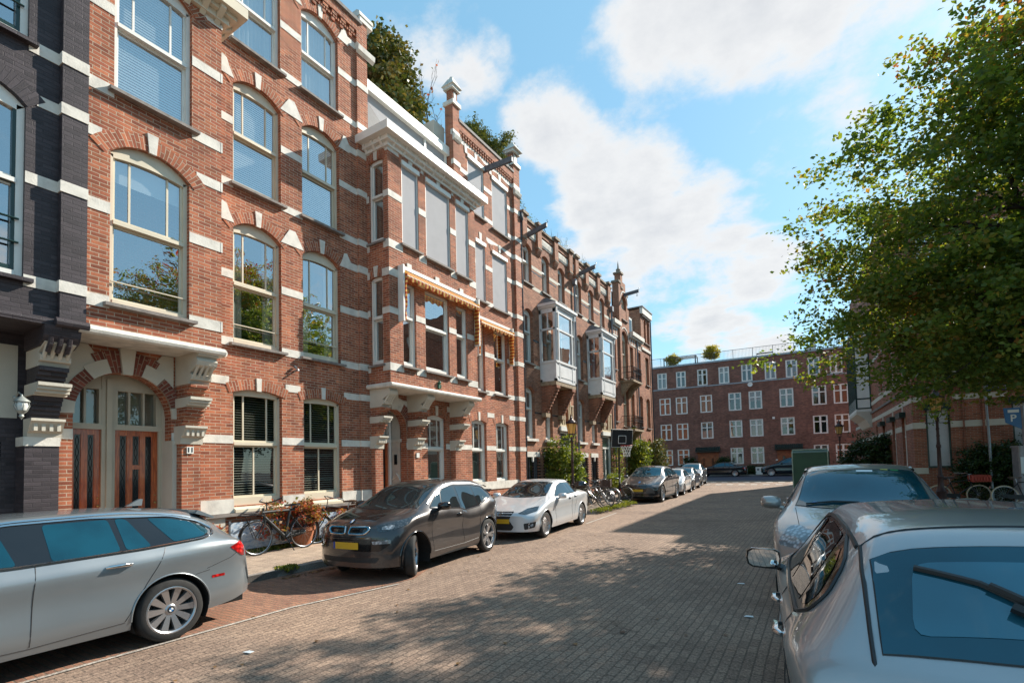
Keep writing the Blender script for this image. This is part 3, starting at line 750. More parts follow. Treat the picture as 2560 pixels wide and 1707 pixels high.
q.build('cornice', MATS['cream_paint'], H1.root)
# the porch: arch stones, twin doors, console
q = H1.mb()
def ringseg(mb, ca, cz, r0, r1, t0, t1, d, th, n=6, brick=False):
    for i in range(n):
        ta, tb = R_(t0+(t1-t0)*i/n), R_(t0+(t1-t0)*(i+1)/n)
        P = [(ca+r*cos(t), cz+r*sin(t)) for t, r in ((ta, r0), (ta, r1), (tb, r1), (tb, r0))]
        vs = [(x, d-.01, z) for x, z in P]+[(x, d+th, z) for x, z in P]
        mb.add(vs, [(0, 1, 2, 3), (4, 5, 6, 7), (0, 4, 7, 3), (1, 2, 6, 5), (0, 1, 5, 4), (2, 3, 7, 6)],
               uvs=[[(0, 0)]*4]+[[(0, ta*(r0+r1)/2), (r1-r0, ta*(r0+r1)/2), (r1-r0, tb*(r0+r1)/2), (0, tb*(r0+r1)/2)]]+[[(0, 0)]*4]*4 if brick else None)
ca, cz = 3.98, 2.9
ringseg(q, ca, cz, .735, .98, 50, 72, 0, .05); ringseg(q, ca, cz, .735, .98, 108, 130, 0, .05)
ringseg(q, ca, cz, .735, .98, -3, 12, 0, .05); ringseg(q, ca, cz, .735, .98, 168, 183, 0, .05)
ringseg(q, ca, cz, .70, 1.16, 84, 96, 0, .09)
q.prism_az([(4.55, 4.05), (4.74, 4.05), (4.74, 3.05), (4.66, 3.35), (4.50, 3.66), (4.36, 3.80)], -.005, .03)
q.prism_az([(3.05, 4.05), (3.42, 4.05), (3.60, 3.80), (3.40, 3.66), (3.26, 3.45), (3.14, 3.15), (3.05, 3.0)], -.005, .03)
q.box(4.716, 4.79, -.56, .05, .12, 2.45); q.box(4.716, 4.79, -.56, -.255, 2.45, 3.3); q.box(3.17, 3.245, -.56, -.255, .12, 3.3); q.build('porch_stone', MATS['render_wall'], H1.root)
q = H1.mb()
ringseg(q, ca, cz, .735, 1.12, 72.3, 83.8, 0, .04, brick=True); ringseg(q, ca, cz, .98, 1.12, 62, 72.3, 0, .04, brick=True); ringseg(q, ca, cz, .735, 1.12, 96.2, 107.7, 0, .04, brick=True); ringseg(q, ca, cz, .98, 1.12, 107.7, 118, 0, .04, brick=True); ringseg(q, ca, cz, .735, .93, 12.2, 49.8, 0, .042, brick=True); ringseg(q, ca, cz, .735, .93, 130.2, 167.8, 0, .042, brick=True)
q.build('porch_arch', DR, H1.root)
q = H1.mb()
fd = -.42
q.quad((2.9, fd-.12, .1), (5.0, fd-.12, .1), (5.0, fd-.12, 4.0), (2.9, fd-.12, 4.0))
for a0, a1 in ((3.24, 3.30), (3.76, 3.96), (4.66, 4.74)): q.box(a0, a1, fd-.1, fd+.05, .12, 3.66)
q.box(3.24, 4.74, fd-.1, fd+.06, 2.64, 2.74)
q.box(3.82, 3.90, fd+.05, fd+.10, .12, 3.55)
hd = [(3.24, 3.66), (3.24, 3.1)]+[(ca-(.62)*cos(t), cz+.62*sin(t)) for t in [pi*i/14 for i in range(15)]]+[(4.74, 3.1), (4.74, 3.66)]
q.box(3.2, 4.8, fd-.1, fd+.03, 3.36, 3.75); q.box(3.30, 3.34, fd-.1, fd+.045, 2.74, 3.36); q.box(3.72, 3.76, fd-.1, fd+.045, 2.74, 3.36); q.box(3.96, 4.0, fd-.1, fd+.045, 2.74, 3.36); q.box(4.62, 4.66, fd-.1, fd+.045, 2.74, 3.36)
for a0, a1 in ((3.30, 3.76), (3.96, 4.66)):
    n = 2 if a1-a0 < .5 else 3
    for i in range(1, n): q.box(a0+(a1-a0)*i/n-.017, a0+(a1-a0)*i/n+.017, fd-.08, fd+.01, 2.74, 3.6)
q.build('porch_frame', MATS['cream_paint_shaded'], H1.root)
q = H1.mb(); q.quad((3.28, fd-.07, 2.74), (4.7, fd-.07, 2.74), (4.7, fd-.07, 3.6), (3.28, fd-.07, 3.6)); q.build('fanlight_pane', MATS['dim_glass'], H1.root)
def paneldoor(H, a0, a1, z0, z1, d, mat, glass, cols=3, f=None):
    w = a1-a0; mk = lambda: MB(lambda p: H.tf((f or (lambda x: x))(p)))
    q = mk(); q.box(a0, a1, d-.05, d-.02, z0, z1)
    st = .085; zs = z0+(z1-z0)*.36
    for i in range(cols+1):
        x = a0+(w-st)*i/cols; q.box(x, x+st, d-.03, d, z0, z1)
    for z in (z0, z0+.38*(zs-z0), zs-.08, z1-.09): q.box(a0, a1, d-.028, d-.002, z, z+.09)
    for i in range(cols):
        x0 = a0+st+(w-st)*i/cols; x1 = a0+(w-st)*(i+1)/cols
        for za, zb in ((z0+.1, z0+.38*(zs-z0)-.02), (z0+.38*(zs-z0)+.11, zs-.1)):
            if zb-za > .06: q.box(x0+.015, x1-.015, d-.025, d-.008, za+.02, zb)
    if cols == 3: q.box(a0+w/3, a1-w/3+.03, d-.028, d-.002, zs+(z1-zs)*.52, zs+(z1-zs)*.52+.08)
    dr = q.build('front_door', mat, H.root)
    g = mk()
    for i in range(cols):
        x0 = a0+st+(w-st)*i/cols; x1 = a0+(w-st)*(i+1)/cols
        g.quad((x0+.012, d-.018, zs+.03), (x1-.012, d-.018, zs+.03), (x1-.012, d-.018, z1-.1), (x0+.012, d-.018, z1-.1))
    g.build('door_pane', MATS['door_glass'], dr)
    g = mk()
    for i in range(cols):
        x0 = a0+st+(w-st)*i/cols; x1 = a0+(w-st)*(i+1)/cols; xc = (x0+x1)/2; za, zb = zs+.05, z1-.12
        for sgn in (-1, 1):
            g.tube([(xc+sgn*(x1-x0)*.22*sin(t*pi*7), d-.012, za+(zb-za)*t) for t in [j/36. for j in range(37)]], .003, 4)
    g.build('door_grille', MATS['black_metal'], dr)
    g = mk(); g.box(a0+w*.35, a0+w*.65, d, d+.012, z0+.52*(zs-z0)+.02, z0+.52*(zs-z0)+.07); g.build('letter_slot', MATS['grey_stone'], dr)
    g = mk(); g.ball((a1-.04, d+.02, z0+(z1-z0)*.42), .022); g.ball((a1-.04, d+.01, z0+(z1-z0)*.48), .014); g.build('handle', MATS['brass'], dr)
    return dr
simple('brass', (.45, .30, .12), .3, metal=.9, var=.1)
simple('door_glass', (.010, .011, .012), .12, var=.3, vscale=25)
paneldoor(H1, 3.30, 3.76, .30, 2.64, fd, MATS['door_wood'], None, 2)
paneldoor(H1, 3.96, 4.66, .30, 2.64, fd, MATS['door_wood'], None, 3)
q = H1.mb(); q.box(3.0, 4.9, -.55, .0, 0, .30); q.box(3.3, 4.7, 0, .30, 0, .17); q.build('doorstep', MATS['grey_stone'], H1.root)
console(H1, 4.78, 5.14, mats=(MATS['render_wall'], RB))
q = H1.mb(); q.box(4.87, 4.99, .255, .27, 2.20, 2.33); pl = q.build('number_plate', MATS['white_paint'], H1.root)
text_obj('number', '11', .12, MATS['black_metal'], pl, H1.tf((4.93, .272, 2.265)), (pi/2, 0, 0), bold=.004)
q = H1.mb(); q.box(7.33, 7.36, 0, .05, 4.16, 4.19); q.tube([(7.345, .04, 4.18), (7.37, .14, 4.20)], .022, 6); q.tube([(7.345, .02, 4.28), (7.345, .1, 4.24)], .03, 6); q.build('lamp_bracket', MATS['zinc'], H1.root)
shell(H1, 3.05, 9.66, 14.0, 9, roofm=MATS['roofing'], wallm=RB)
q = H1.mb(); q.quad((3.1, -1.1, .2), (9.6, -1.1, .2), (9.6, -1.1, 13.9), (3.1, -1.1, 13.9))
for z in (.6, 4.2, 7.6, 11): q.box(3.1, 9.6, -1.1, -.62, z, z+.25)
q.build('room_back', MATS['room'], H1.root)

# ---------------------------------------------------------------- dark painted house at the left edge
H0 = House('painted_house', 'purple-black painted brick house with white bands at the left edge', 'house', (WX, 1, 0), pi/2, 1)
VB = MATS['violet_brick']
PD = .75
m = H0.mb()
w0 = [(1.25, 2.42, 4.72, 7.28, .26), (1.25, 2.44, 8.30, 10.5, .26)]
wallface(m, [(-1.5, 4.2), (2.82, 4.2), (2.82, 10.7), (-1.5, 10.7)], [hole(*w) for w in w0]+[hole(-.6, .7, *w[2:]) for w in w0], PD, .2)
m.box(2.80, 3.12, 0, PD+.12, 4.16, 10.7)
wallface(m, [(-1.5, 0), (3.03, 0), (3.03, 14), (-1.5, 14)], [hole(1.5, 2.45, .2, 2.35, .45)], -.25, .3)
m.box(2.62, 3.03, -.25, .14, 0, 2.42)
m.build('wall', VB, H0.root)
s = H0.mb()
for z0, z1 in ((4.60, 4.77), (6.14, 6.31), (7.36, 7.53), (8.15, 8.33), (9.55, 9.72)):
    band(s, z0, z1, -1.5, 2.80, PD, [(a-.0, b+.0) for a, b in gappy(w0, z0, z1)]+[(-.6, .7) for _ in gappy(w0, z0, z1)][:1]); s.box(2.785, 3.125, 0, PD+.135, z0, z1)
s.box(2.60, 3.04, -.2, .155, 2.30, 2.44); s.box(-1.5, 1.5, -.26, -.23, 2.2, 2.45)
s.build_parts('stone_course', WS, H0.root)
q = H0.mb(); q.box(-1.5, 2.62, -.27, -.235, 2.75, 3.9)
q.build('porch_panel', MATS['render_wall'], H0.root)
q = H0.mb()
for sg in (1,):
    for a_c, z_c in ((2.15, 3.30), (1.2, 3.3)):
        q.tube([(a_c+.16*t*cos(7*t), -.228, z_c+.16*t*sin(7*t)) for t in [j/16. for j in range(17)]], .008, 4)
        q.tube([(a_c-.3+.55*t, -.228, z_c-.16+.25*sin(3*t)) for t in [j/10. for j in range(11)]], .008, 4)
q.build('scroll_carving', MATS['grey_stone'], H0.root)
q = H0.mb(); q.tube([(-1.5, PD+.04, 4.12), (2.80, PD+.04, 4.12)], .07, 10); q.tube([(2.74, PD+.16, 4.12), (3.14, PD+.16, 4.12)], .07, 10); q.box(-1.5, 3.14, -.2, PD+.1, 4.07, 4.17); q.build('moulding', VB, H0.root)
console(H0, 2.66, 3.03, mats=(MATS['render_wall'], VB), d0=-.02, pil=.16)
q = H0.mb(); q.prism_dz([(0, 3.78), (.62, 3.78), (.80, 3.84), (.86, 3.92), (.90, 4.07), (0, 4.07)], 2.63, 3.06)
for i in range(3): q.tube([(2.72+.11*i, .70, 3.70), (2.72+.11*i, .80, 3.80), (2.72+.11*i, .84, 3.9)], .035, 6)
q.build('bracket_cap', VB, H0.root)
v = H0.mb()
for a0, a1, z0, z1, r in w0: voussoir(v, a0-.02, a1+.02, z1, r, .27, PD)
v.build_parts('window_arch', VB, H0.root)
for w in w0:
    fr = window(H0, *w, d=PD, rec=.08, zt=w[2]+1.42, frame=MATS['white_paint'], cover='drape', cmat=MATS['curtain_tan'], sillm=VB, sillp=.11, t=.085)
    q = H0.mb(); a0, a1, z0, z1, r = w
    for x in (a0+.085, a1-.125): q.box(x, x+.045, PD-.12, PD-.07, z0+.1, z1+.1)
    for z in (z0+.09, z0+1.38, z1+.02): q.box(a0+.1, a1-.1, PD-.12, PD-.065, z, z+.07)
    q.tube([(a0+.05, PD-.03, z0+.5), (a1-.05, PD-.03, z0+.5)], .016, 6); q.tube([(a0+.05, PD-.03, z0+.85), (a1-.05, PD-.03, z0+.85)], .016, 6)
    q.build('sash', MATS['dark_green_paint'], fr)
q = H0.mb(); q.quad((1.4, -.5, .2), (2.5, -.5, .2), (2.5, -.5, 2.9), (1.4, -.5, 2.9)); q.box(1.5, 1.6, -.5, -.42, .2, 2.5); q.box(2.35, 2.45, -.5, -.42, .2, 2.5); q.build('front_door', MATS['dark_paint'], H0.root)
shell(H0, -1.45, 3.02, 13.9, 9, roofm=MATS['roofing'], wallm=VB)
q = H0.mb(); q.quad((-1.4, -.9, 4.2), (2.9, -.9, 4.2), (2.9, -.9, 10.5), (-1.4, -.9, 10.5)); q.box(-1.4, 2.7, -.9, .5, 7.7, 7.9); q.build('room_back', MATS['room'], H0.root)
# wall lantern
la = thing('wall_lantern', 'white and glass wall lantern hanging beside the dark painted pillar', 'lantern', (WX+.5, 2.49, 2.76)); la.scale = (.72, .72, .72)
q = MB(); q.lathe([(.012, .40), (.02, .36), (.05, .33), (.12, .27), (.135, .24), (.10, .235)], n=10); q.lathe([(.10, .06), (.07, .02), (.03, -.02), (.045, -.06), (.015, -.10), (.0, -.13)], n=10)
for i in range(6): q.tube([(.105*cos(i*pi/3), .105*sin(i*pi/3), .24), (.125*cos(i*pi/3), .125*sin(i*pi/3), .15), (.085*cos(i*pi/3), .085*sin(i*pi/3), .05)], .008, 4)
q.tube([(0, 0, .38), (-.2, 0, .46), (-.40, 0, .36)], .014, 5); q.ball((-.40, 0, .36), .05)
q.build('lantern_frame', simple('old_white_metal', (.30, .32, .30), .5, metal=.2), la, smooth=40)
q = MB(); q.lathe([(.09, .235), (.112, .15), (.075, .05)], n=12); q.build('lantern_pane', simple('milk_glass', (.62, .62, .58), .15), la, smooth=60)
# ================================================================ second red house: wide bay, roller screens, gable with pinnacles
H2 = House('brick_house', 'red brick house with grey screens, striped awnings and a white cornice on its bay', 'house', (WX, 13.8, 0), pi/2, 13.8)
B2 = .89
g2 = [(14.42, 15.34), (15.98, 16.90)]
GF = [(12.05, 12.96, 1.30, 3.42, .10)]+[(a, b, 1.20, 3.44, .10) for a, b in g2]
F1 = [(14.86, 15.36, 4.62, 7.10, .0), (15.98, 16.92, 4.62, 7.10, .0)]
F2 = [(14.88, 15.52, 8.02, 10.22, .0), (16.0, 17.06, 7.98, 10.16, .0)]
F3 = [(14.5, 15.52, 11.20, 13.20, .0), (16.08, 17.20, 11.14, 13.16, .0)]
wins2 = GF+F1+F2+F3
m = H2.mb()
door2 = hole(9.98, 11.10, .15, 3.0, .56, 14)
wallface(m, [(9.67, 0), (18.12, 0), (18.12, 14.1), (13.55, 14.1), (13.55, 10.9), (9.67, 10.9)], [hole(*w) for w in wins2]+[door2], 0, .26)
bw1 = [(10.10, 10.62, 4.66, 6.98, 0), (11.02, 12.12, 4.66, 7.02, 0), (12.48, 13.06, 4.66, 6.95, 0)]
bw2 = [(10.12, 10.80, 8.06, 10.36, 0), (11.12, 12.26, 8.04, 10.36, 0), (12.56, 13.24, 8.02, 10.34, 0)]
wallface(m, [(9.6, 4.12), (13.6, 4.12), (13.6, 10.66), (9.6, 10.66)], [hole(*w) for w in bw1+bw2], B2, .2)
sd = [(.16, .63, 4.66, 7.02, .05), (.16, .70, 8.04, 10.28, .05)]     # side face: coordinate = depth
wallface(m, [(0, 4.12), (B2, 4.12), (B2, 10.66), (0, 10.66)], [hole(*w) for w in sd], 0, .18, f=lambda u, z, dd: (9.6+dd, u, z))
m.quad((13.6, 0, 4.12), (13.6, B2, 4.12), (13.6, B2, 10.66), (13.6, 0, 10.66))
m.box(13.55, 13.92, -.25, .10, 10.95, 14.55); m.box(13.60, 13.88, -.2, .05, 14.75, 15.15)
m.box(17.62, 18.10, -.25, .10, .0, 14.45); m.box(17.68, 18.04, -.2, .05, 14.65, 15.0)
m.box(9.67, 9.78, -.02, .02, 1.2, 4.1)
for i in range(24): m.box(14.0+i*.155, 14.0+i*.155+.08, 0, .075, 13.72, 13.80); m.box(14.0+i*.155+.04, 14.0+i*.155+.12, 0, .05, 13.62, 13.70)
m.box(13.92, 17.62, -.2, .085, 13.82, 14.1)
m.build('wall', RB, H2.root)
s = H2.mb()
for z0, z1 in LV:
    g = gappy(wins2, z0, z1)
    if z1 < 3: g.append((9.98, 11.10))
    lo = 9.67 if z1 < 4 else 13.6
    if lo < 13 or z0 > 4: band(s, z0, z1, lo, 17.62, 0, g)
    s.box(17.60, 18.115, 0, .115, z0, z1)
    if z0 > 11: s.box(13.53, 13.935, 0, .115, z0, z1)
for z0, z1 in ((4.45, 4.66), (6.0, 6.17), (7.03, 7.24), (7.80, 8.02), (9.20, 9.38), (10.46, 10.66)):
    band(s, z0, z1, 9.6, 13.6, B2, gappy(bw1+bw2, z0, z1)); band_side = [(q[0], q[1]) for q in gappy(sd, z0, z1)]
    x = 0
    for g0, g1 in band_side+[(B2+.012, 9)]:
        s.box(9.585, 9.62, x, min(g0, B2+.012), z0, z1); x = g1
band(s, .98, 1.27, 9.67, 18.12, .0, [(9.98, 11.10)], th=.03); s.box(17.6, 18.12, 0, .12, .9, 1.2)
for w in GF:
    if w[0] > 12: keystone(s, (w[0]+w[1])/2, 3.5, 3.82, .10, .12, 0)
for w in F3: keystone(s, (w[0]+w[1])/2, 13.2, 13.52, .12, .18, 0); s.prism_az([(w[0]-.16, 13.24), (w[0], 13.24), (w[0]-.08, 13.56), (w[0]-.2, 13.56)], 0, .025)
for w in F2: keystone(s, (w[0]+w[1])/2, 10.30, 10.60, .12, .18, 0)
for w in bw2: keystone(s, (w[0]+w[1])/2, 10.36, 10.6, .12, .17, B2)
for a in (10.36, 11.57, 12.77): s.mark(); s.box(a-.09, a+.09, B2, B2+.03, 7.40, 7.56)
s.build_parts('stone_course', WS, H2.root)
# pinnacles
for a0, a1, zb in ((13.55, 13.92, 14.55), (17.62, 18.10, 14.45)):
    q = H2.mb(); ac = (a0+a1)/2
    q.box(a0-.05, a1+.05, -.3, .16, zb, zb+.14); q.box(a0-.04, a1+.04, -.28, .14, zb+.58, zb+.70)
    P = lambda x, y, z: (ac+x, -.07+y, z)
    hw = (a1-a0)/2+.08
    q.add([P(-hw, -hw, zb+.70), P(hw, -hw, zb+.70), P(hw, hw, zb+.70), P(-hw, hw, zb+.70), P(-.10, -.10, zb+1.02), P(.10, -.10, zb+1.02), P(.10, .10, zb+1.02), P(-.10, .10, zb+1.02)], [(0, 1, 2, 3), (4, 5, 6, 7), (0, 1, 5, 4), (1, 2, 6, 5), (2, 3, 7, 6), (3, 0, 4, 7)])
    q.ball(P(0, 0, zb+1.06), .08); q.box(a0+.12, a1-.12, .04, .07, zb+.2, zb+.5)
    q.build('pinnacle', MATS['white_stone'], H2.root)
    q = H2.mb(); q.prism_dz([(.08, zb-1.30), (.16, zb-1.24), (.20, zb-1.12), (.12, zb-1.02), (.08, zb-1.02)], a0-.02, a1+.02); q.build('corbel', WS, H2.root)
c = H2.mb(); c.box(13.9, 17.65, -.25, .12, 14.1, 14.2); c.build('coping', MATS['grey_stone'], H2.root)
v = H2.mb()
for w in GF: voussoir(v, w[0]-.02, w[1]+.02, w[3], w[4], .24, 0, ext=.06)
for w in F1+F2+F3: voussoir(v, w[0]-.02, w[1]+.02, w[3], .10, .26, 0, ext=.06)
for w in bw2: voussoir(v, w[0]-.02, w[1]+.02, w[3], .04, .20, B2, ext=.05)
v.build_parts('window_arch', RB, H2.root)
for w in GF:
    fr = window(H2, *w, d=0, rec=.12, zt=2.44, ups=(.28, .72), frame=WP, cover='half', coverfrac=1, cmat=MATS['net_curtain'] if 'net_curtain' in MATS else simple('net_curtain', (.20, .22, .18), .9), bottomrail=.14)
    q = H2.mb(); q.quad((w[0]+.10, -.195, 2.50), (w[1]-.10, -.195, 2.50), (w[1]-.10, -.195, 3.38), (w[0]+.10, -.195, 3.38)); q.build('leaded_light', MATS['stained_glass'], fr)
for w in F1: window(H2, *w, d=0, rec=.12, zt=6.0, ups=(.5,), frame=WP, cover='drape', cmat=MATS['curtain_tan'], sillm=SL)
for w in bw1: window(H2, *w, d=B2, rec=.08, zt=6.02 if w[0] != 11.02 else 5.95, ups=(), frame=WP, cover='half', cmat=MATS['curtain_pale'], coverfrac=.1, sillm=SL)
def screened(w, d):
    """window behind a lowered fabric screen in white guides"""
    a0, a1, z0, z1 = w[:4]
    fr = window(H2, *w, d=d, rec=.12, zt=z0+1.4, ups=(.5,), frame=WP, cover=None, sillm=SL)
    q = H2.mb(); q.box(a0+.03, a1-.03, d-.055, d-.045, z0+.02, z1); q.build('roller_screen', MATS['screen_cloth'], fr)
    q = H2.mb(); q.box(a0, a0+.035, d-.08, d-.02, z0, z1); q.box(a1-.035, a1, d-.08, d-.02, z0, z1); q.box(a0-.02, a1+.02, d-.08, d+.05, z1-.06, z1+.07); q.build('screen_guide', WP, fr)
for w in F2+F3: screened(w, 0)
for w in bw2: screened(w, B2)
sidef = lambda p: (9.6-p[1], p[0], p[2])         # p=(u along depth, d outwards, z)
for w in sd: window(H2, *w, d=0, rec=.08, zt=w[2]+1.28, ups=(), frame=WP, cover='drape', cmat=MATS['curtain_tan'], f=sidef, sillm=SL, sillp=.06)
v = H2.mb(); v2 = MB(lambda p: H2.tf(sidef(p)))
for w in sd: voussoir(v2, w[0]-.02, w[1]+.02, w[3], .05, .24, 0, ext=.05)
v2.build_parts('window_arch', RB, H2.root)
v2 = MB(lambda p: H2.tf(sidef(p)))
for w in sd: keystone(v2, (w[0]+w[1])/2, w[3]+.04, w[3]+.34, .10, .16, 0)
v2.build_parts('keystone', WS, H2.root)
q = H2.mb(); q.tube([(9.55, 0, 4.06), (9.55, B2+.05, 4.06), (13.65, B2+.05, 4.06), (13.65, 0, 4.06)], .065, 10); q.box(9.55, 13.65, 0, B2+.03, 4.0, 4.12); q.build('moulding', WS, H2.root)
q = H2.mb()
for z0, z1, p in ((10.56, 10.66, .06), (10.66, 10.78, .16), (10.78, 11.0, .34)): q.box(9.6-p, 13.6+p, -.05, B2+p, z0, z1)
for i in range(10): q.prism_dz([(B2, 10.54), (B2+.06, 10.58), (B2+.20, 10.72), (B2+.20, 10.78), (B2, 10.78)], 9.72+i*.41, 9.78+i*.41)
for i in range(3): q.prism([(9.6, 10.54), (9.54, 10.58), (9.40, 10.72), (9.40, 10.78), (9.6, 10.78)], lambda p, i=i: (p[0], .12+i*.3, p[1]), lambda p, i=i: (p[0], .2+i*.3, p[1]))
q.build('cornice', MATS['white_paint'], H2.root)
# set-back roof storey behind the bay
q = H2.mb(); q.box(9.82, 13.55, -2.4, -.22, 11.0, 12.72); q.build('dormer_wall', simple('dormer_grey', (.34, .33, .34), .8, var=.05), H2.root)
q = H2.mb(); q.box(9.8, 13.56, -2.6, -.08, 12.72, 13.02); q.box(9.8, 13.56, -.52, -.38, 11.9, 11.96) if False else None; q.box(12.35, 12.42, -.24, -.17, 11.0, 12.72); q.box(13.42, 13.5, -.24, -.17, 11.0, 12.72)
q.build('dormer_cornice', MATS['white_paint'], H2.root)
q = H2.mb(); q.prism_az([(9.85, 11.6), (11.3, 11.6), (9.85, 12.5)], -.215, -.20); q.build('roof_slope', MATS['slate'], H2.root)
q = H2.mb(); q.box(13.0, 13.56, -1.8, -.3, 13.02, 13.8); q.build('parapet', MATS['render_wall'], H2.root)
# entrance
q = H2.mb(); dd = -.66
q.quad((9.7, dd-.1, 0), (11.4, dd-.1, 0), (11.4, dd-.1, 3.9), (9.7, dd-.1, 3.9)); q.quad((11.10, -.24, 0), (11.10, dd-.1, 0), (11.10, dd-.1, 3.7), (11.10, -.24, 3.7)); q.quad((9.98, -.24, 0), (9.98, dd-.1, 0), (9.98, dd-.1, 3.7), (9.98, -.24, 3.7))
q.quad((9.9, -.24, 3.55), (11.2, -.24, 3.55), (11.2, dd-.1, 3.55), (9.9, dd-.1, 3.55))
for i in range(8): q.box(11.075, 11.11, dd, -.24, .45+i*.32, .455+i*.32) 
q.box(11.06, 11.11, dd+.05, -.2, 2.62, 2.72); q.box(11.06, 11.11, -.6, -.26, 1.25, 1.32); q.box(11.05, 11.11, -.58, -.28, .85, .92)
q.prism([(-.58, 1.52), (-.42, 1.70), (-.27, 1.52), (-.27, 1.47), (-.42, 1.63), (-.58, 1.47)], lambda p: (11.05, p[0], p[1]), lambda p: (11.10, p[0], p[1]))
q.build('porch_lining', MATS['tile_white'], H2.root)
q = H2.mb(); q.box(9.98, 10.06, dd-.05, dd+.06, .15, 3.5); q.box(10.98, 11.07, dd-.05, dd+.06, .15, 3.5); q.box(9.98, 11.07, dd-.05, dd+.07, 2.62, 2.72); q.build('door_frame', WP, H2.root)
paneldoor(H2, 10.06, 10.98, .25, 2.62, dd, MATS['door_wood'], None, 3)
q = H2.mb(); q.box(11.06, 11.085, -.48, -.38, 1.95, 2.25); q.build('intercom', MATS['black_metal'], H2.root)
q = H2.mb(); q.box(11.06, 11.115, -.50, -.36, 1.05, 1.18); q.build('letterbox', MATS['black_metal'], H2.root)
q = H2.mb(); q.box(9.98, 11.1, dd, .05, 0, .22); q.build('doorstep', MATS['grey_stone'], H2.root)
q = H2.mb(); ringseg(q, 10.54, 3.0, .57, .86, -6, 60, 0, .03, brick=True); ringseg(q, 10.54, 3.0, .57, .86, 120, 186, 0, .03, brick=True); q.build('porch_arch', DR, H2.root)
q = H2.mb(); ringseg(q, 10.54, 3.0, .57, .92, 60, 80, 0, .05); ringseg(q, 10.54, 3.0, .57, .92, 100, 120, 0, .05); ringseg(q, 10.54, 3.0, .55, 1.02, 80, 100, 0, .08); q.box(11.14, 11.5, .0, .03, 3.5, 3.62); q.build('porch_stone', WS, H2.root)
for a0, a1 in ((9.62, 9.92), (11.14, 11.46), (13.18, 13.48)): console(H2, a0, a1, mats=(MATS['render_wall'], RB), pil=.25 if a0 < 13 else .22)
q = H2.mb(); q.box(11.10, 12.0, 0, .20, .0, 1.2); q.build('socle', WS, H2.root)
q = H2.mb(); q.box(11.24, 11.36, .255, .275, 2.14, 2.28); q.build('number_plate', WP, H2.root)
q = H2.mb(); q.tube([(13.30, .25, 2.4), (13.33, .12, 2.9)], .02, 6); q.tube([(13.55, .10, .2), (13.55, .10, 2.95), (13.35, .22, 3.2)], .035, 8); q.build('downpipe', WP, H2.root, smooth=40)
# bronze ornament under the middle window of the bay
q = H2.mb(); q.box(11.52, 11.60, B2, B2+.05, 4.18, 4.38); q.ball((11.56, B2+.05, 4.36), (.05, .04, .05)); q.tube([(11.50, B2+.02, 4.24), (11.62, B2+.05, 4.20), (11.64, B2+.03, 4.30)], .014, 5); q.build('ornament', simple('verdigris', (.03, .12, .07), .5), H2.root)
# awnings
def awning(a0, a1, d, zt, drop, out_, name_label):
    t = thing('awning', name_label, 'awning', H2.root.location+Vector((0, 0, 0)), 0); t.location = (WX, 13.8, 0); t.rotation_euler = (0, 0, pi/2)
    mk = H2.mb; n = int((a1-a0)/.04)
    q = mk(); vs = []; uvs = []
    prof = [(.04, 0), (out_*.55, -.10), (out_, -.22), (out_+.012, -.27), (out_-.005, -.34)]
    for i in range(n+1):
        a = a0+(a1-a0)*i/n; sag = .03*sin(pi*i/n)
        for j, (dd_, zz_) in enumerate(prof):
            sc = (.03*sin(i*.9) if j == 4 else 0)
            vs.append((a, d+dd_, zt+zz_-sag*(j/4.)+sc))
    k = len(prof)
    for i in range(n):
        for j in range(k-1):
            q.add([vs[i*k+j], vs[(i+1)*k+j], vs[(i+1)*k+j+1], vs[i*k+j+1]], [(0, 1, 2, 3)], uvs=[[((i)*.04, j), ((i+1)*.04, j), ((i+1)*.04, j+1), (i*.04, j+1)]])
    for a in (a0, a1):     # side cheeks: gathered canvas hanging at both ends
        m_ = 12
        for i in range(m_):
            t0, t1 = i/m_, (i+1)/m_
            def P(t, z): return (a+.035*sin(z*9+t*20)*(.3 if z > zt-.2 else 1), d+.05+(out_-.05)*t*(1-.25*(zt-z)/drop), z)
            zz = [zt-.12-(drop-.12)*j/10. for j in range(11)]
            for j in range(10):
                q.add([P(t0, zz[j]), P(t1, zz[j]), P(t1, zz[j+1]), P(t0, zz[j+1])], [(0, 1, 2, 3)], uvs=[[(zz[j]*1.2, 0), (zz[j]*1.2, 1), (zz[j+1]*1.2, 1), (zz[j+1]*1.2, 0)]])
    q.build('canvas', MATS['awning_canvas'], t)
    q = mk(); q.box(a0-.04, a1+.04, d-.0, d+.09, zt-.02, zt+.08); q.build('cassette', MATS['white_paint'], t)
    for a in (a0-.07, a1+.07):
        q = mk(); q.box(a-.03, a+.03, d-.0, d+.20, zt-drop-.05, zt+.06); q.build('side_board', MATS['white_paint'], t)
    q = mk(); q.tube([(a0, d+out_, zt-.25), (a1, d+out_, zt-.25)], .015, 6); q.build('front_bar', MATS['white_paint'], t)
awning(10.02, 13.42, B2, 7.32, 1.45, .26, 'long orange and yellow striped awning above the projecting bay windows')
awning(14.75, 17.05, 0, 7.30, 1.4, .30, 'shorter orange striped awning on the flat wall right of the bay')
shell(H2, 9.68, 18.1, 10.9, 9, roofm=MATS['roofing'], wallm=RB)
q = H2.mb(); q.box(13.5, 18.1, -6, -.25, 10.8, 12.9); q.build('attic', MATS['slate'], H2.root)
q = H2.mb(); q.quad((11.2, -.85, .2), (18, -.85, .2), (18, -.85, 13.4), (11.2, -.85, 13.4)); q.quad((9.75, -.1, 4.2), (13.5, -.1, 4.2), (13.5, -.1, 10.5), (9.75, -.1, 10.5))
for z in (.6, 4.1, 7.6): q.box(11.3 if z < 4 else 9.7, 18, -.85, -.3, z, z+.25) if z > 1 else None
q.build('room_back', MATS['room'], H2.root)
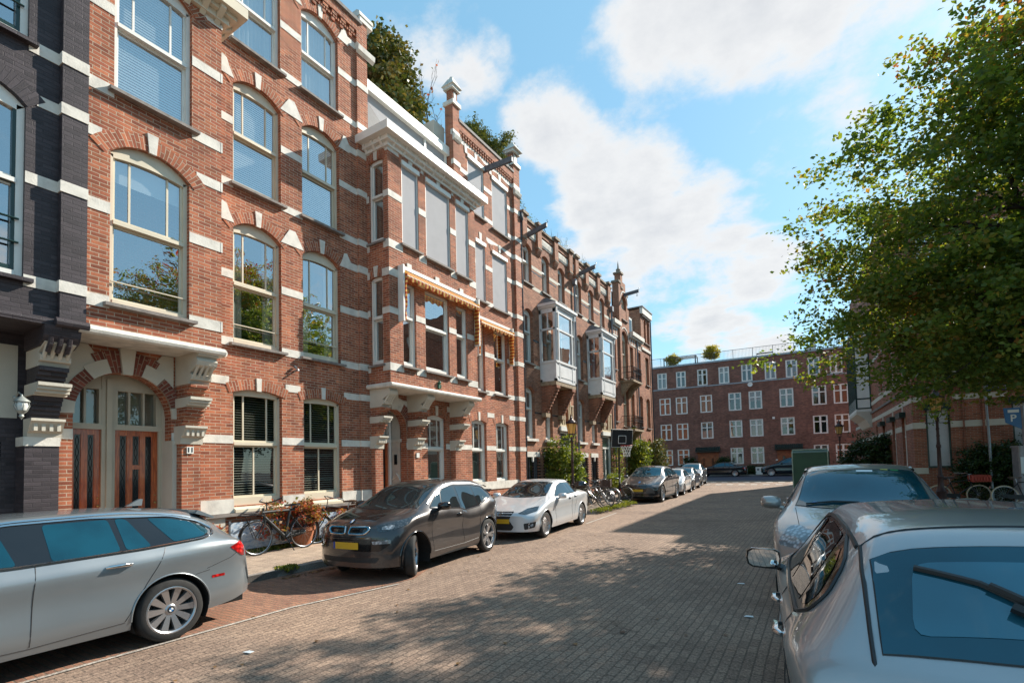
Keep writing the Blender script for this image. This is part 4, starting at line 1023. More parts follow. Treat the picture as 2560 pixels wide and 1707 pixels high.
q = H2.mb(); q.box(18.10, 18.17, .0, .02, 0, 12.6); q.tube([(18.14, .08, .1), (18.14, .08, 12.2)], .05, 8); q.lathe([(.05, 12.2), (.12, 12.3), (.12, 12.55), (.10, 12.6)], (18.14, .10, 0), n=8)
for z in (1, 3.5, 6, 8.5, 11): q.lathe([(.062, z), (.062, z+.06)], (18.14, .08, 0), n=8)
q.build('downpipe', MATS['dark_paint'], H2.root, smooth=40)
def hoist(H, a, z, L_=1.15, rise=.28, label=''):
    """wooden hoisting beam sticking out of the gable"""
    q = H.mb(); M0 = (a, 0, z)
    q.prism([(0, z-.11), (L_, z-.11+rise), (L_, z+.08+rise), (0, z+.10)], lambda p: (a-.05, p[0], p[1]), lambda p: (a+.05, p[0], p[1]))
    q.build('hoist_beam', MATS['timber_grey'], H.root)
    q = H.mb(); q.tube([(a, L_-.02, z+rise+.05), (a, L_+.07, z+rise+.10), (a, L_+.05, z+rise+.17), (a, L_-.01, z+rise+.16)], .012, 5); q.tube([(a, L_-.12, z+rise-.12), (a, L_-.12, z+rise-.24)], .012, 4)
    q.tube([(a, L_-.12+.05*sin(t), z+rise-.29+.05*cos(t)) for t in [2*pi*i/10 for i in range(11)]], .011, 4)
    q.build('hoist_hook', MATS['black_metal'], H.root)
hoist(H2, 15.62, 13.25, 1.25, .0)
# ================================================================ the two brown houses with white oriels
BB, BBd = MATS['brown_brick'], brickmat('arch_brown', (.33, .12, .065), (.24, .085, .05), (.34, .26, .19))
glz = simple('glazed_black', (.02, .022, .025), .25, var=.3)
simple('corbel_stone', (.30, .22, .14), .85, var=.25, vscale=10)
OP = MATS['oriel_paint']
def brown_house(A, label, curt):
    H = House('brick_house', label, 'house', (WX, A+2.7, 0), pi/2, A+2.7)
    wi = [(A+.22, A+.98, 9.80, 11.34, .20), (A+1.94, A+2.68, 9.80, 11.34, .20), (A+3.63, A+4.36, 9.80, 11.34, .20),
          (A+.18, A+.97, 6.28, 8.42, .22), (A+.12, A+.95, 3.0, 5.02, .20), (A+1.90, A+2.64, 3.0, 5.02, .20)]
    bs = [(A+.10, A+1.20, .45, 2.30, 0), (A+1.72, A+2.60, .45, 2.30, 0)]
    dr = hole(A+3.42, A+4.86, .3, 3.45, 0)
    lan = [hole(A+3.50, A+3.90, 3.80, 4.45, .20), hole(A+3.98, A+4.30, 3.80, 5.0, .16), hole(A+4.38, A+4.78, 3.80, 4.45, .20)]
    m = H.mb()
    wallface(m, [(A, 0), (A+5.45, 0), (A+5.45, 12.3), (A, 12.3)], [hole(*w) for w in wi+bs]+[dr]+lan, 0, .24)
    for k, a in enumerate((A+.02, A+1.36, A+3.06, A+4.72)):      # pilasters at the eaves with corbels
        m.box(a, a+.38, 0, .16, 11.62, 12.62); m.prism_dz([(0, 11.25), (.05, 11.3), (.16, 11.5), (.16, 11.62), (0, 11.62)], a+.03, a+.35)
    m.box(A, A+5.45, -.2, .07, 12.3, 12.5)
    m.build('wall', BB, H.root)
    s = H.mb()
    for a0, a1 in ((A+.42, A+1.34), (A+1.76, A+3.04), (A+3.46, A+4.70), (A+5.12, A+5.45)):
        s.mark(); s.box(a0, a1, 0, .035, 11.86, 12.24)
        n = int((a1-a0)/.10)
        for i in range(n): s.box(a0+.03+i*(a1-a0)/n, a0+.075+i*(a1-a0)/n, .03, .075, 11.92, 12.18)
    s.build_parts('balustrade_panel', WS, H.root)
    s = H.mb()
    for z0, z1 in ((9.62, 9.78), (10.55, 10.70), (6.10, 6.24)): band(s, z0, z1, A, A+5.45, 0, gappy(wi, z0, z1)+([(A+1.5, A+4.0)] if z0 < 9 else []), th=.008)
    s.build_parts('stone_course', MATS['render_wall'], H.root)
    s = H.mb()
    for z0, z1 in ((10.40, 10.46), (7.30, 7.37), (4.10, 4.17)): band(s, z0, z1, A, A+3.42, 0, gappy(wi, z0, z1)+([(A+1.5, A+4.0)] if z0 < 9 and z0 > 5 else []), th=.004)
    for i in range(14):    # dark glazed quoins round the low windows
        for b in bs:
            s.box(b[0]-.12, b[0], -.2, .006, .5+i*.13, .56+i*.13); s.box(b[1]-.0, b[1]+.12, -.2, .006, .5+i*.13, .56+i*.13)
    for i in range(22): s.box(A+3.30, A+3.42, -.2, .006, .5+i*.13, .56+i*.13); s.box(A+4.86, A+4.98, -.2, .006, .5+i*.13, .56+i*.13)
    s.build('glazed_bricks', glz, H.root)
    c = H.mb(); c.box(A, A+5.45, -.3, .14, 12.5, 12.60)
    for a in (A+.02, A+1.36, A+3.06, A+4.72): c.box(a-.05, a+.43, -.1, .24, 12.62, 12.74); c.box(a+.0, a+.38, 0, .18, 11.56, 11.62)
    c.build('coping', MATS['cap_weathered'], H.root)
    v = H.mb()
    for w in wi: voussoir(v, w[0]-.02, w[1]+.02, w[3], w[4], .26, 0, proud=.02, ext=.04)
    v.build_parts('window_arch', BBd, H.root)
    for i, w in enumerate(wi):
        zt = w[2]+(w[3]-w[2])*.64
        window(H, *w, d=0, rec=.17, zt=zt, ups=(.5,), frame=WP, cover=('sheer', 'curtain', 'drape', 'curtain', 'curtain', 'drape')[i], cmat=MATS[curt[i % len(curt)]], sillm=MATS['sill_stone'] if i < 4 else WS, sillp=.08 if i < 4 else .12, sill_t=.09 if i < 4 else .13)
    for w in bs:
        fr = window(H, *w, d=0, rec=.14, frame=MATS['pipe_grey'], ups=(), lows=(.5,), cover=None)
        q = H.mb()
        for i in range(7): x = w[0]+.1+(w[1]-w[0]-.2)*i/6.; q.tube([(x, -.05, w[2]+.1), (x, -.05, w[3]-.25)], .012, 5)
        q.build('window_bars', MATS['black_metal'], fr)
        q = H.mb(); q.box(w[0]-.06, w[1]+.06, -.01, .03, w[3]-.10, w[3]+.12); q.prism_az([((w[0]+w[1])/2-.06, w[3]-.1), ((w[0]+w[1])/2+.06, w[3]-.1), ((w[0]+w[1])/2+.03, w[3]-.32), ((w[0]+w[1])/2-.03, w[3]-.32)], -.04, .03); q.build('lintel', WS, fr)
    # door with stepped gable of arched lights over it
    q = H.mb(); q.box(A+3.42, A+3.54, -.22, -.08, .3, 3.45); q.box(A+4.74, A+4.86, -.22, -.08, .3, 3.45); q.box(A+3.54, A+4.74, -.22, -.10, 2.7, 2.8); q.box(A+3.42, A+4.86, -.22, -.08, 3.37, 3.45)
    q.box(A+3.34, A+4.94, -.05, .10, 3.46, 3.68); q.box(A+4.09, A+4.19, -.22, -.12, .3, 2.7); q.build('door_frame', WP, H.root)
    q = H.mb(); q.box(A+3.54, A+4.74, -.20, -.17, .3, 3.4); q.build('front_door', MATS['dark_green_paint'] if A > 20 else MATS['dark_paint'], H.root)
    q = H.mb(); q.box(A+3.40, A+4.88, -.12, .02, 3.68, 3.80)
    for i, (dx, hh) in enumerate(((0, 4.72), (.26, 5.05), (.46, 5.30))): q.box(A+3.40+dx, A+3.48+dx, -.02, .045, 3.8+i*.9*0, hh); q.box(A+4.80-dx, A+4.88-dx, -.02, .045, 3.8, hh); q.box(A+3.36+dx, A+3.66+dx, -.02, .06, hh, hh+.07); q.box(A+4.62-dx, A+4.92-dx, -.02, .06, hh, hh+.07)
    q.build('door_surround', simple('sandstone', (.52, .42, .28), .8, var=.1), H.root)
    q = H.mb(); q.quad((A+3.45, -.12, 3.8), (A+4.85, -.12, 3.8), (A+4.85, -.12, 5.3), (A+3.45, -.12, 5.3)); q.build('arched_lights', simple('amber_light', (.30, .21, .10), .3), H.root)
    # oriel
    o0, o1, z0, z1, D = A+1.55, A+3.66, 5.55, 9.05, .80
    q = H.mb()
    for a in (o0, o1-.11): q.box(a, a+.11, D-.11, D, z0, z1-.25); q.box(a, a+.11, -.02, .1, z0, z1-.25)
    q.box(o0, o1, 0, D, z0, z0+.10); q.box(o0+.02, o1-.02, D-.06, D-.02, z0+.1, z0+.85); q.box(o0+.02, o0+.06, .02, D-.02, z0+.1, z0+.85); q.box(o1-.06, o1-.02, .02, D-.02, z0+.1, z0+.85)
    q.box(o0-.02, o1+.02, 0, D+.03, z0+.82, z0+.92)
    for a0_, a1_ in ((o0+.32, o0+.40), (o1-.40, o1-.32)): q.box(a0_, a1_, D-.08, D+.01, z0+.1, z1-.3)
    q.box(o0, o1, D-.08, D+.005, z0+2.30, z0+2.38); q.box(o0+.0, o0+.08, .05, D-.05, z0+2.30, z0+2.38); q.box(o1-.08, o1, .05, D-.05, z0+2.30, z0+2.38)
    q.box(o0, o1, 0, D, z1-.42, z1-.20); q.box(o0-.06, o1+.06, 0, D+.06, z1-.20, z1-.12); q.box(o0-.12, o1+.12, 0, D+.12, z1-.12, z1)
    q.box(o0+.02, o0+.06, D*.48, D*.52+.02, z0+2.38, z1-.4)
    for a in (o0+.05, o1-.12): q.box(a, a+.07, D, D+.07, z1-.42, z1-.14); q.tube([(a+.035, D+.02, z0+.9), (a+.035, D+.02, z1-.45)], .025, 6)
    for a0_, a1_ in ((o0+.12, o0+.30), (o0+.46, o1-.46), (o1-.30, o1-.12)): q.box(a0_, a1_, D-.03, D+.0, z0+.2, z0+.72)
    ori = q.build('oriel', OP, H.root)
    q = H.mb(); q.quad((o0+.1, D-.05, z0+.9), (o1-.1, D-.05, z0+.9), (o1-.1, D-.05, z1-.4), (o0+.1, D-.05, z1-.4)); q.quad((o0+.05, .05, z0+.9), (o0+.05, D-.08, z0+.9), (o0+.05, D-.08, z1-.4), (o0+.05, .05, z1-.4)); q.quad((o1-.05, .05, z0+.9), (o1-.05, D-.08, z0+.9), (o1-.05, D-.08, z1-.4), (o1-.05, .05, z1-.4)); q.build('pane', MATS['window_glass'], ori)
    q = H.mb()
    for i in range(20): x0 = o0+.2+.035*i; q.quad((x0, .14+.02*(i % 2), z0+.8), (x0+.035, .16-.02*(i % 2), z0+.8), (x0+.035, .16-.02*(i % 2), z1-.4), (x0, .14+.02*(i % 2), z1-.4))
    q.build('curtain', MATS[curt[-1]], ori)
    q = H.mb(); q.prism([(o0-.12, 0), (o1+.12, 0), (o1+.12, D+.12), (o0-.12, D+.12)], lambda p: (p[0], p[1], z1), lambda p: (o0+.5+(p[0]-o0)*.5, p[1]*.2, z1+.42)); q.build('oriel_roof', MATS['lead'], H.root)
    # stepped brick corbels below
    q = H.mb()
    for a in (o0+.05, o1-.42):
        q.mark()
        for i in range(11):
            d1 = D*(1-i/11.)-.02; q.box(a, a+.36, 0, max(d1, .05), z0-.18-.13*(i+1), z0-.18-.13*i)
    q.build_parts('corbel', BBd, H.root)
    q = H.mb(); q.box(o0, o1, 0, D-.02, z0-.18, z0); q.box(o0+.0, o0+.42, .0, .40, 4.02, 4.20) if False else None; q.box(o0+.02, o0+.44, 0, .22, 3.98, 4.16); q.box(o1-.45, o1-.03, 0, .22, 3.98, 4.16); q.build('oriel_base', MATS['corbel_stone'], H.root)
    hoist(H, A+.62, 12.05-.15, 1.0, .22)
    q = H.mb(); q.tube([(A+5.36, .09, .1), (A+5.36, .09, 11.2)], .055, 8); q.box(A+5.24, A+5.48, .02, .2, 11.1, 11.4)
    for z in (1, 3.5, 6, 8.5): q.lathe([(.066, z), (.066, z+.06)], (A+5.36, .09, 0), n=8)
    q.build('downpipe', MATS['pipe_grey'], H.root, smooth=40)
    shell(H, A+.02, A+5.43, 12.2, 9, roofm=MATS['roofing'], wallm=BB)
    q = H.mb(); q.quad((A+.1, -.9, .3), (A+5.3, -.9, .3), (A+5.3, -.9, 12), (A+.1, -.9, 12)); q.build('room_back', MATS['room'], H.root)
    return H
HA = brown_house(18.18, 'nearer brown brick house with the larger looking white oriel and stepped doorway', ('curtain_pale', 'curtain_pale', 'curtain_tan'))
HB = brown_house(23.63, 'farther brown brick house with a white oriel, behind the bicycle pile', ('curtain_pale', 'curtain_red', 'curtain_red'))
# ================================================================ end houses of the row
HC = House('brick_house', 'narrow brown house with stepped gable, turret finial and two iron balconies', 'house', (WX, 31.8, 0), pi/2, 31.8)
A = 29.1
wc = [(29.40, 29.82, 7.68, 9.6, .15), (29.36, 29.80, 4.45, 6.4, .15), (32.55, 33.25, 7.5, 9.62, .05), (34.22, 34.92, 7.5, 9.55, .05), (32.45, 33.2, 4.35, 6.35, .2), (34.28, 35.1, 4.38, 6.32, .22), (34.1, 34.9, 1.2, 3.3, .2), (32.4, 33.2, 1.2, 3.3, .2),
      (30.85, 32.15, 7.3, 9.85, .60), (31.15, 32.1, 11.2, 12.45, .40), (30.9, 32.0, 4.2, 6.5, .2), (30.9, 32.0, 1.0, 3.3, .2)]
m = HC.mb()
wallface(m, [(A, 0), (35.2, 0), (35.2, 10.6), (32.6, 10.6), (32.6, 12.1), (32.35, 12.1), (32.35, 12.9), (32.05, 12.9), (32.05, 13.7), (31.15, 13.7), (31.15, 13.2), (30.75, 13.2), (30.75, 12.1), (30.55, 12.1), (30.55, 10.9), (A, 10.9)], [hole(*w) for w in wc], 0, .28)
m.box(30.35, 30.70, -.3, .12, 7.2, 13.35); m.box(30.40, 32.6, -4, -.02, 10.6, 11.9); m.box(31.55, 31.95, -.55, -.15, 13.0, 14.35)
m.build('wall', BB, HC.root)
q = HC.mb(); q.box(30.28, 30.78, -.35, .17, 13.35, 13.5); q.box(31.1, 31.5, -.15, .06, 13.2, 13.32); q.box(32.0, 32.4, -.15, .06, 12.9, 13.02); q.box(31.48, 32.02, -.62, -.08, 14.35, 14.47); q.lathe([(.2, 14.47), (.13, 14.6), (.16, 14.68), (.06, 14.8), (.03, 15.1), (.0, 15.3)], (31.75, -.35, 0), n=8)
q.build('finial', MATS['cap_weathered'], HC.root)
s = HC.mb()
for z0, z1, a0, a1 in ((10.35, 10.62, 29.1, 30.35), (10.28, 10.56, 32.6, 35.2)):
    s.mark(); s.box(a0, a1, 0, .26, z0+.12, z1+.1); s.box(a0, a1, 0, .16, z0, z0+.12)
for a0, a1 in ((29.2, 30.25), (32.7, 33.9), (34.1, 35.1)):
    s.mark(); s.box(a0, a1, 0, .03, 9.78, 10.30)
s.build_parts('cornice_panel', WS, HC.root)
s = HC.mb()
for a0, a1 in ((29.2, 30.25), (32.7, 33.9), (34.1, 35.1)):
    n = int((a1-a0)/.3)
    for i in range(n): s.box(a0+.06+i*(a1-a0)/n, a0+(i+1)*(a1-a0)/n-.05, .028, .034, 9.86, 10.22)
s.build('brick_inlay', BBd, HC.root)
v = HC.mb()
for w in wc: voussoir(v, w[0]-.02, w[1]+.02, w[3], max(w[4], .04), .2, 0, ext=.03)
v.build_parts('window_arch', BBd, HC.root)
v = HC.mb()
for w in wc[8:10]: ringseg(v, (w[0]+w[1])/2, w[3]+w[4]-(w[1]-w[0])/2, (w[1]-w[0])/2+.20, (w[1]-w[0])/2+.27, 0, 180, 0, .045)
v.build('arch_trim', WS, HC.root)
for i, w in enumerate(wc): window(HC, *w, d=0, rec=.2, zt=w[2]+(w[3]-w[2])*.66, ups=(.5,) if w[1]-w[0] > .6 else (), frame=MATS['cream_paint'], cover='half', coverfrac=1, cmat=MATS['curtain_tan'], sillm=MATS['sill_stone'])
hoist(HC, 31.70, 12.9, 1.0, .10)
def balcony(z):
    q = HC.mb(); D = .85
    q.box(30.45, 32.35, 0, D, z, z+.12); q.prism_dz([(0, z-.85), (.12, z-.75), (.40, z-.35), (D-.1, z-.06), (D-.1, z), (0, z)], 30.55, 30.85); q.prism_dz([(0, z-.85), (.12, z-.75), (.40, z-.35), (D-.1, z-.06), (D-.1, z), (0, z)], 31.95, 32.25)
    b = q.build('balcony', MATS['corbel_stone'], HC.root)
    q = HC.mb(); P = [(30.5, .0), (30.5, D-.04), (32.3, D-.04), (32.3, .0)]
    for h in (.18, .55, .90):
        q.tube([(p[0], p[1], z+.12+h-.06) for p in P], .018, 5)
    for i in range(19): a = 30.5+1.8*i/18; q.tube([(a, D-.04, z+.12), (a, D-.04, z+.95)], .010, 4); q.tube([(a+.05+.045*cos(t), D-.04, z+.70+.05*sin(t)) for t in [2*pi*j/6 for j in range(7)]], .008, 4)
    for i in range(8): d = (D-.04)*i/8; q.tube([(30.5, d, z+.12), (30.5, d, z+.95)], .010, 4); q.tube([(32.3, d, z+.12), (32.3, d, z+.95)], .010, 4)
    q.build('balcony_railing', MATS['black_metal'], b)
balcony(6.95); balcony(3.85)
q = HC.mb(); q.tube([(33.98, .08, .1), (33.98, .08, 10.3)], .05, 8); q.build('downpipe', MATS['pipe_grey'], HC.root, smooth=40)
shell(HC, 29.12, 35.18, 10.5, 8, roofm=MATS['slate'], wallm=BB)
q = HC.mb(); q.box(33.2, 34.0, -2, -.25, 10.6, 11.9); q.build('dormer', WP, HC.root)
q = HC.mb(); q.box(33.3, 33.9, -.26, -.235, 10.75, 11.75); q.build('dormer_pane', MATS['door_glass'], HC.root)
q = HC.mb(); q.quad((29.2, -.9, .3), (35.1, -.9, .3), (35.1, -.9, 10.4), (29.2, -.9, 10.4)); q.quad((30.7, -.5, 10.9), (32.4, -.5, 10.9), (32.4, -.5, 13), (30.7, -.5, 13)); q.build('room_back', MATS['room'], HC.root)
HD = House('brick_house', 'tall narrow corner house with paired arched windows ending the left row', 'house', (WX, 36.3, 0), pi/2, 36.3)
wd = [(35.95, 36.45, 10.6, 12.05, .24), (36.70, 37.20, 10.6, 12.05, .24), (36.05, 36.90, 7.5, 9.5, .06), (35.95, 36.85, 4.35, 6.3, .22), (36.0, 36.8, 1.3, 3.4, .2)]
m = HD.mb(); wallface(m, [(35.2, 0), (37.5, 0), (37.5, 12.9), (35.2, 12.9)], [hole(*w) for w in wd], 0, .28); m.box(35.2, 35.24, -4, 0, 10.4, 12.9)
m.build('wall', BB, HD.root)
s = HD.mb()
for z0, z1, th in ((12.55, 13.0, .18), (9.95, 10.15, .08)): band(s, z0, z1, 35.15, 37.55, 0, (), th=th)
s.build_parts('stone_course', WS, HD.root)
s = HD.mb()
for i in range(7): s.box(35.4+i*.3, 35.52+i*.3, .02, .14, 12.40, 12.56)
s.box(35.1, 37.6, -3, .22, 13.0, 13.08); s.build('cornice', MATS['grey_stone'], HD.root)
v = HD.mb()
for w in wd: voussoir(v, w[0]-.02, w[1]+.02, w[3], w[4], .2, 0)
v.build_parts('window_arch', BBd, HD.root)
for w in wd: window(HD, *w, d=0, rec=.2, zt=w[2]+(w[3]-w[2])*.62, ups=(.5,), frame=MATS['cream_paint'], cover='half', coverfrac=1, cmat=MATS['curtain_tan'], sillm=MATS['sill_stone'])
q = HD.mb(); q.tube([(37.42, .08, .1), (37.42, .08, 12.5)], .05, 8); q.build('downpipe', MATS['dark_paint'], HD.root, smooth=40)
shell(HD, 35.22, 37.48, 12.8, 8, roofm=MATS['roofing'], wallm=BB)
# iron balconies on the corner's cross-street side
for z in (3.6, 7.1):
    q = HD.mb(); q.box(37.5, 38.4, -1.6, -.3, z, z+.12); bb_ = q.build('balcony', MATS['corbel_stone'], HD.root)
    q = HD.mb()
    for i in range(14):
        d = -1.6+1.3*i/13; q.tube([(38.36, d, z+.1), (38.36, d, z+.95)], .014, 4)
    for i in range(9): a = 37.5+.86*i/8; q.tube([(a, -.32, z+.1), (a, -.32, z+.95)], .014, 4)
    for h in (.2, .95): q.tube([(37.5, -.32, z+h), (38.36, -.32, z+h), (38.36, -1.6, z+h)], .02, 5)
    q.build('balcony_railing', MATS['black_metal'], bb_)
# ================================================================ ground
def sheet(name, x0, x1, y0, y1, dz, mat, kind='structure', poly=None):
    """a sheet following the gentle rise of the street"""
    bm = bmesh.new()
    P = poly or [(x0, y0), (x1, y0), (x1, y1), (x0, y1)]
    f = bm.faces.new([bm.verts.new((p[0], p[1], 0)) for p in P])
    ys = sorted({y for y in range(28, 53, 2)})
    for y in ys:
        g = bm.verts[:]+bm.edges[:]+bm.faces[:]; bmesh.ops.bisect_plane(bm, geom=g, plane_co=(0, y, 0), plane_no=(0, 1, 0), dist=1e-5)
    for v in bm.verts: v.co.z = ground(v.co.x, v.co.y)+dz
    bmesh.ops.recalc_face_normals(bm, faces=bm.faces)
    me = bpy.data.meshes.new(name); bm.to_mesh(me); bm.free(); me.materials.append(mat)
    o = bpy.data.objects.new(name, me); COL.objects.link(o)
    if kind: o['kind'] = kind
    return o
sheet('ground', -600, 600, -400, 900, -.012, simple('earth', (.09, .08, .07), .95, var=.2, vscale=.3))
sheet('road', -8.6, 2.0, -30, 44, 0, MATS['road_klinker'])
sheet('cross_street', -150, 150, 43.99, 55.4, .004, MATS['asphalt'])
def curve(cx, cy, r, a0, a1, n=8): return [(cx+r*cos(R_(a0+(a1-a0)*i/n)), cy+r*sin(R_(a0+(a1-a0)*i/n))) for i in range(n+1)]
def kerbed(name, pts, inner, matk, matp, h=.11):
    """raised pavement: pts outline of the road edge (kerb line), inner closes the polygon"""
    bm = bmesh.new(); poly = pts+inner
    sheet(name, 0, 0, 0, 0, h, matp, poly=poly)
    m = MB(); n = len(pts); off = .13
    for i in range(n-1):
        (xa, ya), (xb, yb) = pts[i], pts[i+1]; dx, dy = xb-xa, yb-ya; l = sqrt(dx*dx+dy*dy)
        k = max(1, int(l/1.0))
        for j in range(k):
            t0, t1 = j/k, (j+1)/k
            x0, y0, x1, y1 = xa+dx*t0, ya+dy*t0, xa+dx*t1, ya+dy*t1
            nx, ny = (dy/l, -dx/l); sgn = SGN
            q0, q1 = (x0+nx*sgn*off, y0+ny*sgn*off), (x1+nx*sgn*off, y1+ny*sgn*off)
            z0, z1 = ground(x0, y0), ground(x1, y1); g = .004
            m.add([(x0, y0+g, z0-.05), (x1, y1-g, z1-.05), (x1, y1-g, z1+h+.006), (x0, y0+g, z0+h+.006), (q0[0], q0[1]+g, z0-.05), (q1[0], q1[1]-g, z1-.05), (q1[0], q1[1]-g, z1+h+.006), (q0[0], q0[1]+g, z0+h+.006)],
                  [(0, 1, 2, 3), (4, 5, 6, 7), (3, 2, 6, 7), (0, 1, 5, 4), (0, 3, 7, 4), (1, 2, 6, 5)])
    o = m.build('kerb', matk); o['kind'] = 'structure'
SGN = 1
KX = -8.02
left_line = [(KX, -30), (KX, 15.6)]+[(KX+.15, 16.1), (KX+.55, 16.8), (-7.08, 17.2)]+[(-7.05, 20.6), (-7.3, 21.3), (-7.85, 21.9), (-8.2, 22.4)]+[(-8.45, 27), (-9.1, 36.5), (-9.3, 38.6), (-9.7, 39.6), (-10.6, 40.4), (-12, 40.6), (-60, 40.6)]
SGN = -1
kerbed('pavement', left_line, [(-60, 37), (-10.5, 37), (-10.5, -30)], MATS['kerb_stone'], MATS['pavement_tiles'])
SGN = 1
right_line = [(1.75, -30), (1.75, 42.2), (2.1, 43.2), (3.2, 43.9), (60, 43.9)]
kerbed('pavement', right_line, [(60, -30)], MATS['kerb_stone'], MATS['pavement_tiles'])
sheet('pavement', -150, 150, 55.4, 57.6, .12, MATS['pavement_tiles'])
m = MB(); m.box(-150, 150, 55.27, 55.4, .2, .43); o = m.build('kerb', MATS['kerb_stone']); o['kind'] = 'structure'
# red parking strip with a pale edge line that curves away at the bay
sheet('parking_strip', 0, 0, 0, 0, .004, MATS['parking_klinker'], poly=[(KX, -30), (-6.05, -30), (-6.08, 3.0), (-6.1, 4.2), (-5.9, 5.2), (-5.75, 6.2), (-6.1, 7.0), (KX, 7.6)])
ln = [(-6.02, -6), (-6.06, 0), (-6.09, 2.0), (-6.08, 3.0), (-6.08, 4.2), (-5.88, 5.1), (-5.73, 5.8)]
m = MB()
for (x0, y0), (x1, y1) in zip(ln, ln[1:]): m.quad((x0, y0, .009), (x1, y1, .009), (x1+.055, y1, .009), (x0+.055, y0, .009))
m.build('road_marking', MATS['white_marking'])['kind'] = 'structure'
m = MB(); m.quad((-6.2, 14.3, .005), (-6.13, 14.3, .005), (-6.42, 17.8, .005), (-6.49, 17.8, .005)); m.build('road_marking', MATS['white_marking'])['kind'] = 'structure'
# pale blocks of the raised crossing
m = MB()
for i in range(12):
    x = -7.3+i*.78
    for y0 in (38.4, 41.2): z = ground(x, y0+.4)+.012; m.quad((x, y0, ground(x, y0)+.012), (x+.42, y0, ground(x, y0)+.012), (x+.42, y0+.9, ground(x, y0+.9)+.012), (x, y0+.9, ground(x, y0+.9)+.012))
m.build('road_marking', MATS['white_marking'])['kind'] = 'structure'
# ================================================================ long dark brick block closing the street
FA = .0494; FY = 57.5
HF = House('apartment_block', 'long dark brick apartment block with white cross windows closing the street', 'building', (-4, FY, 0), FA, -4)
gx = lambda a: a
rows = [([-15.3, -13.25, -11.0, -8.82, -6.6, -4.4, -2.5, -.58, 1.28, 3.3], 1.05, 10.14, 11.92),
        ([-15.17, -13.38, -10.82, -7.96, -6.0, -3.16, -.34, 1.47], 1.25, 7.16, 9.06),
        ([-15.14, -13.38, -10.82, -7.96, -6.0, -3.16, -.34, 1.47], 1.25, 4.32, 6.12),
        ([-15.14, -13.38, -7.96, -6.02, -.38, 1.44], 1.25, 1.5, 3.24)]
holes = []
for xs, wd_, z0, z1 in rows:
    for x in xs: holes.append((x, x+wd_, z0, z1))
doors = [(-11.25, -9.15), (-3.6, -1.5)]
m = HF.mb()
wallface(m, [(-19, .0), (5.6, .0), (5.6, 12.5), (-19, 12.5)], [hole(*h) for h in holes]+[hole(a, b, .3, 2.75) for a, b in doors], 0, .2)
m.build('wall', MATS['far_brick'], HF.root)
shell(HF, -18.9, 5.5, 12.4, 9, roofm=MATS['roofing'], wallm=MATS['far_brick'])
q = HF.mb(); q.quad((-18.9, -.6, .3), (5.5, -.6, .3), (5.5, -.6, 12.3), (-18.9, -.6, 12.3)); q.build('room_back', MATS['room'], HF.root)
q = HF.mb(); q.box(-19, 5.6, -.3, .10, 12.5, 12.66); q.build('gutter', MATS['zinc'], HF.root)
q = HF.mb(); q.box(-19, 5.6, -.02, .04, 9.98, 10.10); q.build('zinc_course', MATS['zinc'], HF.root)
random.seed(5)
cov = ['curtain_pale', 'curtain_pale', 'curtain_pink', 'curtain_red', 'blind_white', 'curtain_tan']
for i, (a0, a1, z0, z1) in enumerate(holes):
    w = a1-a0; q = HF.mb(); t = .11; d = -.06
    q.box(a0, a0+t, d-.06, d+.02, z0, z1); q.box(a1-t, a1, d-.06, d+.02, z0, z1); q.box(a0+t, a1-t, d-.06, d+.02, z0, z0+t); q.box(a0+t, a1-t, d-.06, d+.02, z1-t, z1)
    q.box(a0+w/2-.055, a0+w/2+.055, d-.06, d+.012, z0+t, z1-t); zt = z1-(z1-z0)*.34; q.box(a0+t, a1-t, d-.06, d+.015, zt-.05, zt+.05)
    for x in (a0+t, a0+w/2+.055): q.box(x, x+.03, d-.05, d, z0+t, z1-t)
    for x in (a1-t-.03, a0+w/2-.085): q.box(x, x+.03, d-.05, d, z0+t, z1-t)
    fr = q.build('window', WP, HF.root)
    q = HF.mb(); q.quad((a0+t, d-.04, z0+t), (a1-t, d-.04, z0+t), (a1-t, d-.04, z1-t), (a0+t, d-.04, z1-t)); q.build('pane', MATS['dim_glass'], fr)
    c = {4: 'curtain_pink', 5: 'curtain_pink', 6: 'curtain_pink', 3: 'curtain_pale', 2: 'curtain_tan', 8: 'curtain_pale', 9: 'curtain_pale', 10: 'curtain_pink', 11: 'curtain_pale', 19: 'curtain_red'}.get(i, random.choice(cov))
    if i != 7 and random.random() < .85:
        q = HF.mb(); r = random.random(); n = 14; l = w-2*t
        spans = [(0, 1)] if r < .35 else [(0, .36), (.66, 1)]
        top = z1-t; bot = z0+.1 if r > .2 else z0+(z1-z0)*.45
        for s0, s1 in spans:
            for k in range(n):
                x0 = a0+t+l*(s0+(s1-s0)*k/n); x1 = a0+t+l*(s0+(s1-s0)*(k+1)/n)
                q.quad((x0, d-.14-.04*(k % 2), bot), (x1, d-.14-.04*((k+1) % 2), bot), (x1, d-.14-.04*((k+1) % 2), top), (x0, d-.14-.04*(k % 2), top))
        q.build('curtain', MATS[c], fr)
